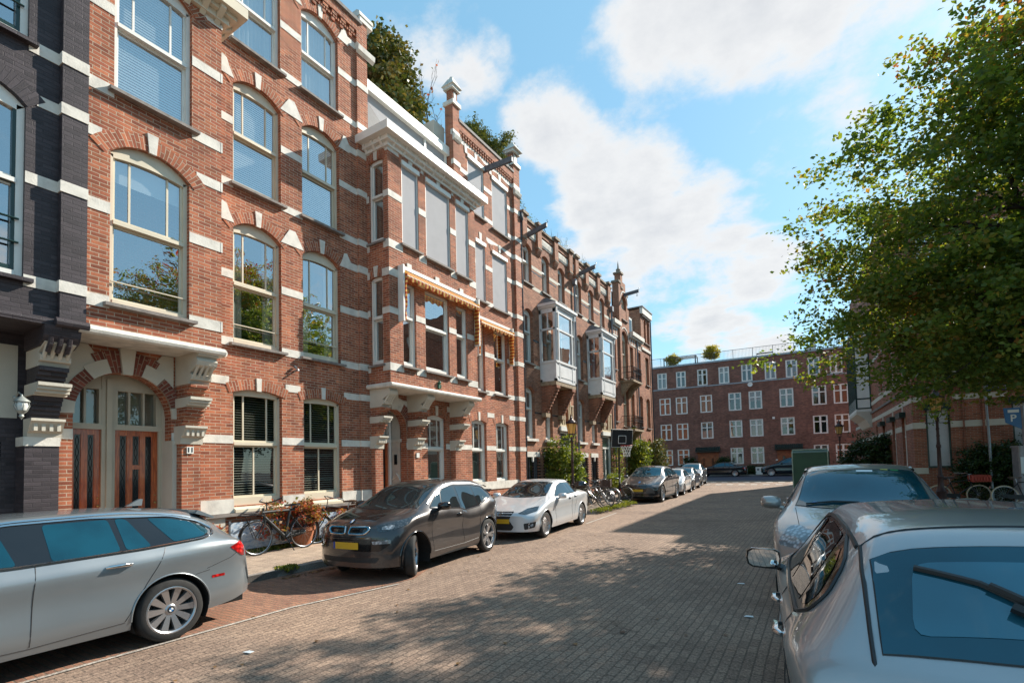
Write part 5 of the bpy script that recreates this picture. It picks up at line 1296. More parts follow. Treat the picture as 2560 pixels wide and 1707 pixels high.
for a, b in doors:
    q = HF.mb(); q.box(a, b, -.12, -.06, .3, 2.75)
    for k in range(14): x = a+(b-a)*k/14.; q.box(x+.01, x+(b-a)/14-.01, -.06, -.045, .32, 2.7)
    dd = q.build('double_door', simple('orange_wood', (.30, .095, .03), .45, var=.25, vscale=3), HF.root)
    q = HF.mb(); q.box((a+b)/2-.55, (a+b)/2-.35, -.05, -.03, 1.4, 2.2); q.box((a+b)/2+.35, (a+b)/2+.55, -.05, -.03, 1.4, 2.2); q.build('door_pane', MATS['door_glass'], dd)
    q = HF.mb(); q.prism_dz([(0, 3.35), (0, 2.82), (.55, 2.86), (.55, 2.95)], a-.15, b+.15)
    for k in range(15): x = a-.12+(b-a+.24)*k/14.; q.tube([(x, 0.02, 3.38), (x, .56, 2.98)], .07, 6)
    q.build('tiled_canopy', simple('dark_tile', (.022, .03, .022), .5, var=.3), HF.root)
q = HF.mb(); q.box(-5.95, -5.6, 0, .12, 9.62, 9.78); q.tube([(-5.78, .1, 9.7), (-5.78, .45, 9.7)], .02, 5); q.lathe([(.24, 0.02), (.12, .0), (.0, -.02)], (-5.78, .45, 9.72), axis='y', n=12); q.build('satellite_dish', WP, HF.root, smooth=40)
q = HF.mb(); q.box(-3.88, -3.66, 0, .10, 6.02, 6.24); q.build('alarm_box', WP, HF.root)
q = HF.mb(); q.box(-3.75, -3.55, 0, .05, 1.78, 1.9); q.build('number_plate', WP, HF.root)
# rail round the roof terrace
q = HF.mb(); rl = -18.0
for h in (1.02,): q.tube([(-16.8, -.35, 12.66+h), (3.5, -.35, 12.66+h)], .025, 5)
q.tube([(-16.8, -.35, 12.78), (3.5, -.35, 12.78)], .015, 4)
a = -16.8; k = 0
while a < 3.5:
    q.tube([(a, -.35, 12.66), (a, -.35, 13.68)], .03 if k % 14 == 0 else (.009 if a < .2 else .022), 4); a += .135; k += 1
q.build('terrace_railing', MATS['timber_grey'], HF.root)
q = HF.mb()
q.prism_az([(-.75, 12.7), (0.2, 12.7), (.2, 13.75), (.05, 13.75)], -.9, -.86); q.build('terrace_screen', WP, HF.root)
def roofthing(name, label, cat, a, d, z, grp=None): return thing(name, label, cat, (-4+(a+4)*cos(FA)+d*sin(FA)*0, FY+(a+4)*sin(FA)-d, z), FA, grp)
t = roofthing('roof_bench', 'dark slatted bench on the roof terrace', 'bench', -4.4, -1.2, 12.66)
for k in range(7):
    q = MB(); q.box(-.8+.0, .8, -.25+k*.075, -.20+k*.075, .44, .48); q.build('slat', MATS['timber_grey'], t)
for x in (-.75, .75):
    q = MB(); q.box(x-.03, x+.03, -.25, .27, 0, .44); q.build('leg', MATS['timber_grey'], t)
t = roofthing('pergola', 'low dark pergola frame at the left of the roof terrace', 'pergola', -13.0, -1.3, 12.66)
for x, y in ((-1.7, -.5), (1.7, -.5), (-1.7, 1), (1.7, 1)): q = MB(); q.box(x-.05, x+.05, y-.05, y+.05, 0, 1.0); q.build('post', MATS['timber_grey'], t)
q = MB()
for k in range(26): x = -1.75+3.5*k/25; q.box(x-.03, x+.03, -.55, 1.05, 1.0, 1.08)
q.build('slatted_top', MATS['timber_grey'], t)
# ================================================================ corner house on the right with roller shutters
CX0, CY0 = 3.28, 25.5
HR = House('corner_house', 'shaded brick corner house with cream bands, roller shutters and a street name plate', 'house', (CX0, CY0, 0), .03, 0)
CB = MATS['corner_brick']; CS = simple('cream_stone', (.55, .49, .40), .7, var=.06, vscale=3)
sh = [(.40, 1.15, 1.42, 3.74, .12), (2.92, 3.90, 1.42, 3.80, .12)]
up = [(2.85, 4.0, 5.3, 7.3, .15), (.4, 1.2, 5.4, 7.3, .15), (.4, 1.2, 8.8, 10.8, .15), (2.85, 4.0, 8.8, 10.8, .15)]
m = HR.mb(); RT = 14.0
RF = 10.9
wallface(m, [(0, 0), (16, 0), (16, RF), (0, RF)], [hole(*w) for w in sh+up], 0, .18)
m.box(2.08, 2.12, 0, .05, 1.4, 5) ; m.box(1.52, 2.10, -.02, .10, .2, 4.45) if False else None
sidem = lambda p: (-p[1], -p[0], p[2])          # p=(along +Y, outwards, z) -> (a, d, z)
SW = [(1.6, 2.5, 1.4, 3.6, .1), (4.2, 5.1, 1.4, 3.6, .1), (7.4, 8.3, 1.4, 3.6, .1), (1.6, 2.5, 5.3, 7.3, .1), (4.2, 5.1, 5.3, 7.3, .1), (7.4, 8.3, 5.3, 7.3, .1), (10, 10.9, 1.4, 3.6, .1)]
wallface(m, [(0, 0), (22.5, 0), (22.5, RT), (5.2, RT), (5.2, RF), (0, RF)], [hole(*w) for w in SW], 0, .18, f=lambda u, z, dd: sidem((u, -dd, z)))
m.quad(sidem((22.5, 0, 0)), sidem((22.5, -16, 0)), sidem((22.5, -16, RT)), sidem((22.5, 0, RT))); m.quad((16, 0, 0), (16, -22.5, 0), (16, -22.5, RT), (16, 0, RT))
m.box(0, 16, -22.5, -5.2, RT-.1, RT); m.box(0, 16, -5.2, -.02, RF-.1, RF); m.quad((0, -5.2, RF), (16, -5.2, RF), (16, -5.2, RT), (0, -5.2, RT))
m.build('wall', CB, HR.root)
q = HR.mb(); q.quad((.3, -.6, .2), (15, -.6, .2), (15, -.6, 11), (.3, -.6, 11)); q.quad(sidem((.8, -.5, .2)), sidem((22, -.5, .2)), sidem((22, -.5, 8)), sidem((.8, -.5, 8))); q.build('room_back', MATS['room'], HR.root)
s = HR.mb()
for z0, z1 in ((1.12, 1.36), (2.92, 3.16), (3.98, 4.18), (5.0, 5.22), (7.4, 7.6)):
    band(s, z0, z1, 0, 16, 0, gappy(sh+up, z0, z1)); 
    x = 0
    for g0, g1 in gappy(SW, z0, z1)+[(22.5, 30)]:
        v_ = [sidem((x, -.02, z0)), sidem((g0, .016, z1))]; s.box(v_[0][0], v_[1][0], v_[0][1], v_[1][1], z0, z1); x = g1
for w in sh: keystone(s, (w[0]+w[1])/2, w[3]+.10, w[3]+.42, .18, .24, 0)
s.build_parts('stone_course', CS, HR.root)
s = HR.mb(); s.box(-.06, 16, -.02, .08, 4.50, 4.60); s.prism([(0, 4.50), (.08, 4.50), (.10, 4.60), (0, 4.62)], lambda p: sidem((0, p[0], p[1])), lambda p: sidem((22.5, p[0], p[1]))); s.build('moulding', MATS['grey_stone'], HR.root)
s = HR.mb(); s.box(2.09, 2.14, 0, .07, .2, 14); s.box(1.52, 1.56, -.0, .05, .2, 14); s.build('brick_pier', CB, HR.root)
v = HR.mb()
for w in sh: voussoir(v, w[0]-.05, w[1]+.05, w[3]+.06, .12, .26, 0, ext=.05)
v.build_parts('window_arch', BBd, HR.root)
m_, nt_, out_ = newmat('shutter_slats'); b_ = N(nt_, 'ShaderNodeBsdfPrincipled', Roughness=.5); b_.inputs['Base Color'].default_value = (.58, .56, .56, 1); L(nt_, b_.outputs[0], out_.inputs[0])
for w in sh:
    q = HR.mb(); n = int((w[3]-w[2])/.05)
    for k in range(n): z = w[2]+k*.05; q.prism_dz([(-.10, z), (-.085, z+.01), (-.085, z+.038), (-.10, z+.048)], w[0]+.05, w[1]-.05)
    sq = q.build('roller_shutter', m_, HR.root)
    q = HR.mb(); q.box(w[0]-.07, w[1]+.03, -.12, .06, w[3]-.10, w[3]+.14); q.box(w[0], w[0]+.06, -.12, -.05, w[2], w[3]); q.box(w[1]-.06, w[1], -.12, -.05, w[2], w[3]); q.box(w[0], w[1], -.1, .05, w[2]-.06, w[2]); q.build('shutter_box', MATS['dark_green_paint'], sq)
for w in up: window(HR, *w, d=0, rec=.12, zt=w[2]+1.2, frame=WP, cover='half', coverfrac=1, cmat=MATS['curtain_tan'], sillm=CS)
for i, w in enumerate(SW): window(HR, *w, d=0, rec=.12, zt=w[2]+1.3, frame=WP, cover='half', coverfrac=1, cmat=MATS['curtain_pale'], f=sidem, sillm=CS)
s = HR.mb()
for w in SW[:3]: a_ = sidem((w[0]-.1, 0, w[3]-.1)); b2 = sidem((w[1]+.1, .22, w[3]+.12)); s.mark(); s.box(a_[0], b2[0], a_[1], b2[1], a_[2], b2[2])
s.build_parts('shutter_box', MATS['dark_green_paint'], HR.root)
s = HR.mb()
for w in SW[:3]:
    a_ = sidem(((w[0]+w[1])/2-.1, 0, w[3]+.12)); b2 = sidem(((w[0]+w[1])/2+.1, .03, w[3]+.45)); s.mark(); s.box(a_[0], b2[0], a_[1], b2[1], a_[2], b2[2])
s.build_parts('keystone', CS, HR.root)
q = HR.mb(); q.box(2.12, 3.02, .03, .05, 4.22, 4.47); pl = q.build('street_sign', simple('sign_blue', (.012, .035, .11), .35, var=.05), HR.root)
text_obj('street_name', 'PALESTRINASTRAAT', .092, WP, pl, HR.tf((2.57, .053, 4.37)), (pi/2, 0, 0), bold=.001)
text_obj('district_name', 'Oud-Zuid', .042, WP, pl, HR.tf((2.83, .053, 4.28)), (pi/2, 0, 0))
# white enclosed balcony on the street side
q = MB(lambda p: HR.tf(sidem(p))); D = .78; y0, y1 = 12.4, 17.2
def fb(a0, a1, d0, d1, z0, z1): q.box(a0, a1, d0, d1, z0, z1)
fb(y0, y1, 0, D, 4.7, 4.85); fb(y0, y0+.05, 0, D, 4.85, 9.6); fb(y0, y1, D-.05, D, 4.85, 5.5); fb(y0, y1, 0, D+.1, 9.6, 9.8)
ob = q.build('enclosed_balcony', WP, HR.root)
q = MB(lambda p: HR.tf(sidem(p)))
for z in (4.85, 5.45, 6.9, 7.6, 9.5): fb(y0-.02, y0+.0, 0, D, z, z+.08)
fb(y0-.025, y0, 0, .07, 4.85, 9.6); fb(y0-.025, y0, D-.07, D+.01, 4.85, 9.6)
for k in range(9): yy = y0+(y1-y0)*k/8; fb(yy-.04, yy+.04, D-.02, D+.03, 4.85, 9.6)
q.build('balcony_frame', MATS['dark_green_paint'], ob)
q = MB(lambda p: HR.tf(sidem(p))); q.quad((y0, D-.03, 5.5), (y1, D-.03, 5.5), (y1, D-.03, 9.5), (y0, D-.03, 9.5)); q.build('pane', MATS['window_glass'], ob)
q = MB(lambda p: HR.tf(sidem(p)))
q.prism([(0, 3.7), (.1, 3.75), (.35, 4.2), (D, 4.55), (D, 4.7), (0, 4.7)], lambda p: (y0, p[0], p[1]), lambda p: (y1, p[0], p[1]))
q.build('balcony_corbel', CS, HR.root)
# ================================================================ cars
from mathutils.bvhtree import BVHTree
def pchip(pts):
    xs = [p[0] for p in pts]; ys = [p[1] for p in pts]; n = len(xs)
    if n == 1: return lambda x: ys[0]
    h = [xs[i+1]-xs[i] for i in range(n-1)]; dl = [(ys[i+1]-ys[i])/h[i] for i in range(n-1)]
    m = [dl[0]]+[0 if dl[i-1]*dl[i] <= 0 else 3*(h[i-1]+h[i])/((2*h[i]+h[i-1])/dl[i-1]+(h[i]+2*h[i-1])/dl[i]) for i in range(1, n-1)]+[dl[-1]]
    def f(x):
        if x <= xs[0]: return ys[0]
        if x >= xs[-1]: return ys[-1]
        i = 0
        while x > xs[i+1]: i += 1
        t = (x-xs[i])/h[i]; t2 = t*t; t3 = t2*t
        return ys[i]*(2*t3-3*t2+1)+h[i]*m[i]*(t3-2*t2+t)+ys[i+1]*(-2*t3+3*t2)+h[i]*m[i+1]*(t3-t2)
    return f
def hermring(K, tens=.5):
    """smooth curve through ring keys; returns P(t), t in 0..len(K)-1"""
    n = len(K)
    T = []
    for i in range(n):
        a = K[max(0, i-1)]; b = K[min(n-1, i+1)]; T.append(((b[0]-a[0])*tens, (b[1]-a[1])*tens))
    T[-1] = ((K[-1][0]-K[-2][0]), 0)
    def P(t):
        i = min(int(t), n-2); u = t-i; u2 = u*u; u3 = u2*u
        # chord-limited tangents avoid wiggles where keys are close together
        c = math.hypot(K[i+1][0]-K[i][0], K[i+1][1]-K[i][1])+1e-9
        def lim(v):
            l = math.hypot(*v)+1e-9; k = min(1, c*1.0/l); return (v[0]*k, v[1]*k)
        a, b = lim(T[i]), lim(T[i+1])
        return tuple(K[i][j]*(2*u3-3*u2+1)+a[j]*(u3-2*u2+u)+K[i+1][j]*(-2*u3+3*u2)+b[j]*(u3-u2) for j in (0, 1))
    return P
class Car:
    def __init__(s, S):
        s.S = S; s.L = S['L']; s.W = S['W']/2
        s.top = pchip(S['top']); s.edge = pchip(S['edge']); s.belt = pchip(S['belt']); s.plan = pchip(S['plan']); s.we = pchip(S['we']); s.sill = pchip(S.get('sill', [(0, .24)]))
        s.crest = S.get('crest', .11)
        s.lift = pchip(S.get('nose', [(0, 0), (.5, 0)]))
        s.fcache = {}
    def ring(s, x):
        if x in s.fcache: return s.fcache[x]
        zt = s.top(x); ze = min(s.edge(x), zt-.006); zb = min(s.belt(x), ze-.012); wm = s.plan(x)*s.W; zs = s.sill(x); we = min(s.we(x)*s.W, wm-.03)
        zc = max(zb-s.crest, zs+.12); tum = .035 if ze-zb > .15 else .02
        l1 = min(zs+.16, zs+(zc-zs)*.5)
        K = [(wm-.05, zs), (wm-.012, l1), (wm-.024, l1+(zc-l1)*.55), (wm, zc), (max(wm-tum-.01, we+.005), zb), (we, ze), (we*.72, ze+(zt-ze)*.72), (0, zt)]
        s.fcache[x] = hermring(K); return s.fcache[x]
    def t_of_z(s, x, z, tmax=4):
        P = s.ring(x); lo, hi = 0, tmax
        if z <= P(0)[1]: return 0
        for _ in range(24):
            mid = (lo+hi)/2
            if P(mid)[1] < z: lo = mid
            else: hi = mid
        return lo
    def warp(s, p):
        x, y, z = p; W, Ln = s.W, s.L; S = s.S
        bf, br = S.get('bf', .20), S.get('br', .12)
        k = max(0, 1-x/.9)**2; kr = max(0, 1-(Ln-x)/.7)**2
        q = min(1, abs(y)/W)
        xx = x+k*bf*q*q*(1 if not S.get('bf3') else q)-kr*br*q*q
        # the rear face leans with height
        return (xx-Ln/2, y, z)
    def body_mesh(s):
        S = s.S; Ln = s.L; ra = S['ra']; zw = S['rw']; T7 = 7
        arches = []
        poly = [(0, 0)]
        for xw in (S['fo'], S['fo']+S['wb']):
            n = 18; pts = []
            for i in range(n+1):
                a = pi-pi*i/n; x = xw+ra*cos(a); z = zw+ra*sin(a)*S.get('arch_h', 1.0)
                pts.append((x, z))
            pts = [p for p in pts if p[1] > s.sill(p[0])+.005]
            # drop straight to the sill on both sides
            pp = [(pts[0][0], 0)]+[(p[0], s.t_of_z(p[0], p[1], 3.4)) for p in pts]+[(pts[-1][0], 0)]
            poly += pp
        poly += [(Ln, 0), (Ln, T7), (0, T7)]
        xs = sorted(set([0, .02, .05, .09, .14, .2, .28, .38, .5]+[.5+(Ln-1.0)*i/46 for i in range(47)]+[Ln-.38, Ln-.28, Ln-.2, Ln-.14, Ln-.09, Ln-.05, Ln-.02, Ln]))
        segs = [3, 3, 3, 3, 5, 4, 5]; ts = [i+j/segs[i] for i in range(7) for j in range(segs[i])]+[7]
        bm = bmesh.new(); bm.faces.new([bm.verts.new((p[0], p[1], 0)) for p in poly])
        for x in xs[1:-1]: bmesh.ops.bisect_plane(bm, geom=bm.verts[:]+bm.edges[:]+bm.faces[:], plane_co=(x, 0, 0), plane_no=(1, 0, 0), dist=1e-5)
        for t in ts[1:-1]: bmesh.ops.bisect_plane(bm, geom=bm.verts[:]+bm.edges[:]+bm.faces[:], plane_co=(0, t, 0), plane_no=(0, 1, 0), dist=1e-5)
        bm.verts.index_update(); V = []; F_ = []
        for v in bm.verts:
            y, z = s.ring(round(v.co.x, 6))(min(7, max(0, v.co.y))); V.append((v.co.x, y, z))
        for f in bm.faces: F_.append([v.index for v in f.verts])
        bm.free(); n = len(V)
        V2 = V+[(x, -y, z) for x, y, z in V]; F2 = F_+[[i+n for i in reversed(f)] for f in F_]
        # end caps
        for X, flip in ((0, 0), (Ln, 1)):
            P = s.ring(X); rows = [P(t) for t in ts]; m = 12; o = len(V2)
            for (yy, z) in rows:
                for j in range(m+1): V2.append((X, yy*(-1+2*j/m), z))
            for i in range(len(rows)-1):
                for j in range(m): F2.append([o+i*(m+1)+j, o+i*(m+1)+j+1, o+(i+1)*(m+1)+j+1, o+(i+1)*(m+1)+j])
        V2 = [s.warp(p) for p in V2]
        me = bpy.data.meshes.new('body'); me.from_pydata(V2, [], F2); bm = bmesh.new(); bm.from_mesh(me)
        bmesh.ops.remove_doubles(bm, verts=bm.verts, dist=2e-4)
        bmesh.ops.recalc_face_normals(bm, faces=bm.faces)
        s.bvh = BVHTree.FromBMesh(bm)
        bm.to_mesh(me); bm.free()
        me.polygons.foreach_set('use_smooth', [True]*len(me.polygons)); me.set_sharp_from_angle(angle=R_(38))
        me.materials.append(S['paint'])
        return me
    def hit(s, o, d):
        r = s.bvh.ray_cast(Vector(o), Vector(d)); return r[0], r[1]
    def frame(s, view):
        """casting frame: view angle (deg) around z, 0 = from the front, 90 = from the near (-y) side, 180 rear, 'top'"""
        if view == 'top': return Vector((0, 0, -1)), Vector((1, 0, 0)), Vector((0, 1, 0)), Vector((0, 0, 4))
        a = R_(view); out = Vector((-cos(a), -sin(a), 0)); return -out, Vector((-out.y, out.x, 0)), Vector((0, 0, 1)), out*6
    def decal(s, poly, view, off=.004, cell=.08, name=None, mat=None, parent=None, mb=None, mirror=False):
        d, r, u, o = s.frame(view)
        bm = bmesh.new(); bm.faces.new([bm.verts.new((p[0], p[1], 0)) for p in poly])
        for ax in (0, 1):
            lo, hi = min(p[ax] for p in poly), max(p[ax] for p in poly); n = int((hi-lo)/cell)+1
            for i in range(1, n):
                c = [0, 0, 0]; c[ax] = lo+(hi-lo)*i/n; no = [0, 0, 0]; no[ax] = 1
                bmesh.ops.bisect_plane(bm, geom=bm.verts[:]+bm.edges[:]+bm.faces[:], plane_co=c, plane_no=no, dist=1e-5)
        bm.verts.index_update(); V = []; bad = set()
        for v in bm.verts:
            p, nn = s.hit(o+r*v.co.x+u*v.co.y, d)
            if p is None: bad.add(v.index); V.append((0, 0, 0)); continue
            if nn.dot(d) > 0: nn = -nn
            V.append(p+nn*off)
        F_ = [[v.index for v in f.verts] for f in bm.faces if not any(v.index in bad for v in f.verts)]; bm.free()
        m = mb or MB(); m.add(V, F_)
        if mirror: m.add([(p[0], -p[1], p[2]) for p in V], [list(reversed(f)) for f in F_])
        if mb is None: return m.build(name, mat, parent, smooth=40, weld=True)
    def line(s, pts, view, r=.004, off=.0, mb=None, n=4, step=.05, mirror=False, closed=False):
        d, rr, u, o = s.frame(view); P = []
        if closed: pts = list(pts)+[pts[0]]
        for a, b in zip(pts, pts[1:]):
            k = max(1, int(math.hypot(b[0]-a[0], b[1]-a[1])/step))
            for i in range(k): P.append((a[0]+(b[0]-a[0])*i/k, a[1]+(b[1]-a[1])*i/k))
        P.append(pts[-1]); Q = []
        for p in P:
            h, nn = s.hit(o+rr*p[0]+u*p[1], d)
            if h is not None:
                if nn.dot(d) > 0: nn = -nn
                Q.append(h+nn*off)
        if len(Q) > 1:
            mb.tube(Q, r, n)
            if mirror: mb.tube([(q[0], -q[1], q[2]) for q in Q], r, n)
def wheel_parts(parent, r, rr, tw, nsp, style, rimm, face=-1, logo=None, tw_=None):
    """wheel empty's children; axle along y, outer face at face*y"""
    f = face; h = tw/2; q = MB()
    q.lathe([(rr-.005, -h*.8), (rr+.01, -h), (r-.035, -h), (r-.012, -h*.86), (r, -h*.62), (r, h*.62), (r-.012, h*.86), (r-.035, h), (rr+.01, h), (rr-.005, h*.8)], n=40, axis='y')
    for y in (-.45, -.15, .15, .45): q.lathe([(r+.0005, y*h-.004), (r-.004, y*h), (r+.0005, y*h+.004)], n=40, axis='y')
    q.build('tyre', MATS['tyre'], parent, smooth=40)
    q = MB(); Y = lambda v: f*v
    q.lathe([(rr+.012, Y(h-.006)), (rr-.004, Y(h-.002)), (rr-.018, Y(h-.014)), (rr-.028, Y(h-.05)), (rr-.03, Y(-h))], n=40, axis='y')
    q.lathe([(.0, Y(h-.035)), (.045, Y(h-.035)), (.062, Y(h-.045)), (.065, Y(h-.09))], n=20, axis='y')
    for i in range(nsp):
        if style == 'pair': a = 2*pi*(i//2)/(nsp/2)+(.17 if i % 2 else -.17); a2 = 2*pi*(i//2)/(nsp/2)+(.10 if i % 2 else -.10)
        else: a = 2*pi*i/nsp; a2 = a
        w0, w1 = (.022, .026) if style == 'thin' else ((.019, .024) if style == 'pair' else (.026, .040))
        if style == 'vee': w0, w1 = .020, .036
        p0, p1 = (.045, rr-.022); vs = []
        for rad, w_, dep, an in ((p0, w0, .045, a2), (p1, w1, .022, a)):
            cx, cz_ = rad*cos(an), rad*sin(an); tx, tz = -sin(an), cos(an)
            for sgn, dy in ((-1, 0), (1, 0), (1.25, .03), (-1.25, .03)):
                vs.append((cx+tx*w_*sgn, Y(h-dep-dy), cz_+tz*w_*sgn))
        q.add(vs, [(0, 1, 5, 4), (1, 2, 6, 5), (2, 3, 7, 6), (3, 0, 4, 7), (4, 5, 6, 7)])
    q.build('rim', rimm, parent, smooth=30)
    q = MB(); q.lathe([(0, Y(h-.13)), (rr-.03, Y(h-.13))], n=24, axis='y'); q.lathe([(0, Y(h-.10)), (.15, Y(h-.10)), (.15, Y(h-.12))], n=20, axis='y'); q.build('brake_disc', MATS['brake'], parent)
    if logo:
        q = MB(); q.lathe([(0, Y(h-.031)), (.034, Y(h-.031)), (.036, Y(h-.036))], n=20, axis='y')
        for k in range(4):
            q.lathe([(0.002, Y(h-.029)), (.022, Y(h-.029))], n=5, axis='y', a0=k*pi/2, a1=(k+1)*pi/2, mi=1+(k % 2))
        q.build('hub_badge', [MATS['black_plastic'], MATS['white_paint'], simple('badge_blue', (.02, .16, .42), .3, var=0)], parent)
simple('tyre', (.022, .021, .02), .85, var=.2, vscale=12, bump=.2, bscale=120)
simple('black_plastic', (.016, .016, .017), .5, var=.15)
simple('gloss_black', (.008, .008, .009), .12, var=.05, coat=.6)
simple('chrome', (.62, .62, .62), .12, metal=1, var=.02)
simple('alloy', (.42, .42, .43), .3, metal=.85, var=.05)
simple('dark_alloy', (.10, .10, .105), .3, metal=.8, var=.05)
simple('brake', (.09, .085, .08), .5, metal=.6, var=.1)
simple('under', (.006, .006, .006), .95, var=0)
simple('plate_yellow', (.66, .38, .02), .4, var=.04)
simple('plate_blue', (.01, .05, .3), .4, var=0)
simple('seat_dark', (.03, .028, .027), .8, var=.2)
def carglass(name, base, rough=.015, ior=1.9):
    m, nt, out = newmat(name)
    b = N(nt, 'ShaderNodeBsdfPrincipled', Roughness=rough, IOR=ior); tc = N(nt, 'ShaderNodeTexCoord'); nz = N(nt, 'ShaderNodeTexNoise', Scale=2.0, Detail=3.0); L(nt, tc.outputs['Object'], nz.inputs['Vector'])
    r = ramp(nt, [(.38, tuple(c*.6 for c in base)), (.6, base)]); L(nt, nz.outputs['Fac'], r.inputs[0]); L(nt, r.outputs[0], b.inputs['Base Color'])
    b.inputs['Specular Tint'].default_value = (.55, .85, 1, 1)
    L(nt, b.outputs[0], out.inputs[0]); MATS[name] = m
carglass('car_glass', (.016, .022, .024)); carglass('blue_glass', (.003, .045, .066), ior=1.85)
carglass('blue_glass_pale', (.02, .10, .14), ior=2.2)
def lightmat(name, col, em=0):
    m, nt, out = newmat(name); b = N(nt, 'ShaderNodeBsdfPrincipled', Roughness=.12); b.inputs['Coat Weight'].default_value = 1
    tc = N(nt, 'ShaderNodeTexCoord'); nz = N(nt, 'ShaderNodeTexVoronoi', Scale=22.0); L(nt, tc.outputs['Object'], nz.inputs['Vector'])
    r = ramp(nt, [(.1, tuple(min(1, c*1.5) for c in col)), (.6, tuple(c*.45 for c in col))]); L(nt, nz.outputs['Distance'], r.inputs[0]); L(nt, r.outputs[0], b.inputs['Base Color']); L(nt, b.outputs[0], out.inputs[0]); MATS[name] = m
lightmat('headlamp', (.34, .36, .38)); lightmat('tail_red', (.50, .012, .01)); lightmat('amber', (.65, .12, .02)); lightmat('dark_lamp', (.04, .045, .05))
def ell(cx, cz, a, b, n=16, ph=0): return [(cx+a*cos(2*pi*i/n+ph), cz+b*sin(2*pi*i/n+ph)) for i in range(n)]
def roundpoly(P, r=.03, n=3):
    """rounds the corners of a polygon"""
    out = []; m = len(P)
    for i in range(m):
        a, b, c = P[i-1], P[i], P[(i+1) % m]
        la, lc = math.hypot(a[0]-b[0], a[1]-b[1]), math.hypot(c[0]-b[0], c[1]-b[1]); k = min(r, la*.45, lc*.45)
        p0 = (b[0]+(a[0]-b[0])*k/la, b[1]+(a[1]-b[1])*k/la); p1 = (b[0]+(c[0]-b[0])*k/lc, b[1]+(c[1]-b[1])*k/lc)
        for j in range(n+1):
            t = j/n; out.append(((1-t)**2*p0[0]+2*t*(1-t)*b[0]+t*t*p1[0], (1-t)**2*p0[1]+2*t*(1-t)*b[1]+t*t*p1[1]))
    return out
def make_car(name, label, S, loc, rz, group=None, cat='car'):
    root = thing(name, label, cat, loc, rz, group); c = Car(S); Ln, W = c.L, c.W; X = lambda x: x-Ln/2
    me = c.body_mesh(); bo = bpy.data.objects.new('body', me); COL.objects.link(bo); bo.parent = root
    GL = S.get('glass', MATS['car_glass']); tr = S.get('trim', MATS['gloss_black'])
    # side glass; coordinates are (x from nose, z); view 90 looks from -y so u = x
    for side in (-1, 1):
        q = MB()
        for g in S['side_glass']:
            P = roundpoly([(X(p[0]), p[1]) for p in g], .035)
            if side < 0: c.decal(P, 90, .005, .09, mb=q)
            else: c.decal([(-p[0], p[1]) for p in P], 270, .005, .09, mb=q)
        q.build('side_window', GL, root, smooth=40, weld=True)
    q = MB()
    if S.get('dlo'):
        P = roundpoly([(X(p[0]), p[1]) for p in S['dlo']], .06)
        for sd_ in (1, -1):
            q0 = MB(); c.decal([(sd_*p[0], p[1]) for p in P], 90 if sd_ > 0 else 270, .0025, .09, mb=q0); q0.build('window_surround', MATS['gloss_black'], root, smooth=40, weld=True)
        c.line(P, 90, S.get('trim_r', .009), .004, q, 5, mirror=True, closed=True)
    else:
        for g in S['side_glass']: c.line(roundpoly([(X(p[0]), p[1]) for p in g], .035), 90, .008, .004, q, 5, mirror=True, closed=True)
    q.build('window_trim', tr, root, smooth=50)
    # windscreen and rear window from above: (x, half width) pairs front edge -> rear edge
    for key, nm in (('screen', 'windscreen'), ('rear_screen', 'rear_window')):
        if key not in S: continue
        (xa, ya), (xb, yb) = S[key][:2]; bow = S[key][2] if len(S[key]) > 2 else .12
        n = 8; P = []
        sg = -1 if key == 'screen' else 1
        fr_, bk_ = (xa, ya), (xb, yb)
        for i in range(n+1): y = -fr_[1]+2*fr_[1]*i/n; P.append((X(fr_[0]-(bow*(1-(y/fr_[1])**2) if key == 'screen' else -bow*.5*(1-(y/fr_[1])**2)*0)), y))
        for i in range(n+1): y = bk_[1]-2*bk_[1]*i/n; P.append((X(bk_[0]-(bow*.5*(1-(y/bk_[1])**2) if key == 'screen' else -bow*(1-(y/bk_[1])**2))), y))
        if S.get('rear_cast') and key == 'rear_screen': continue
        o_ = c.decal(P, 'top', .005, .09, nm, S.get('glass_scr', GL), root)
        q = MB(); c.line(P, 'top', S.get('seal', .007), .002, q, 5, closed=True); q.build('window_seal', MATS['black_plastic'], o_)
    for d_ in S.get('decals', []):
        # (name, material, polygon, view, offset, mirror)
        nm, mt, P, view, off, mir = d_
        if view != 'top' and (20 < view < 50 or view in (140, 145)):      # corner views are measured from the corner of the body
            _d, r_, _u, _o = c.frame(view); cx_ = Vector((-Ln/2+.12, -W+.12, 0)) if view < 50 else Vector((Ln/2-.12, -W+.12, 0)); k_ = r_.dot(cx_); P = [(p[0]+k_, p[1]) for p in P]
        c.decal(P, view, off, .06, nm, mt, root)
        if mir: c.decal([(-p[0], p[1]) for p in P], 360-view, off, .06, nm, mt, root)
    q = MB()
    for ln in S.get('gaps', []): c.line([(X(p[0]), p[1]) for p in ln], 90, .0038, .0, q, 4, mirror=True)
    for ln in S.get('top_gaps', []): c.line([(X(p[0]), p[1]) for p in ln], 'top', .0038, .0, q, 4, mirror=True)
    if q.v: q.build('panel_gap', MATS['black_plastic'], bo)
    for nm, mt, pts, view, r_, mir in S.get('lines', []):
        q = MB(); c.line(pts, view, r_, .002, q, 5, mirror=False)
        if mir: c.line([(-p[0], p[1]) for p in pts], 360-view, r_, .002, q, 5)
        if q.v: q.build(nm, mt, root, smooth=50)
    # wheel arches
    ra, rw = S['ra'], S['rw']; q = MB(); l = MB()
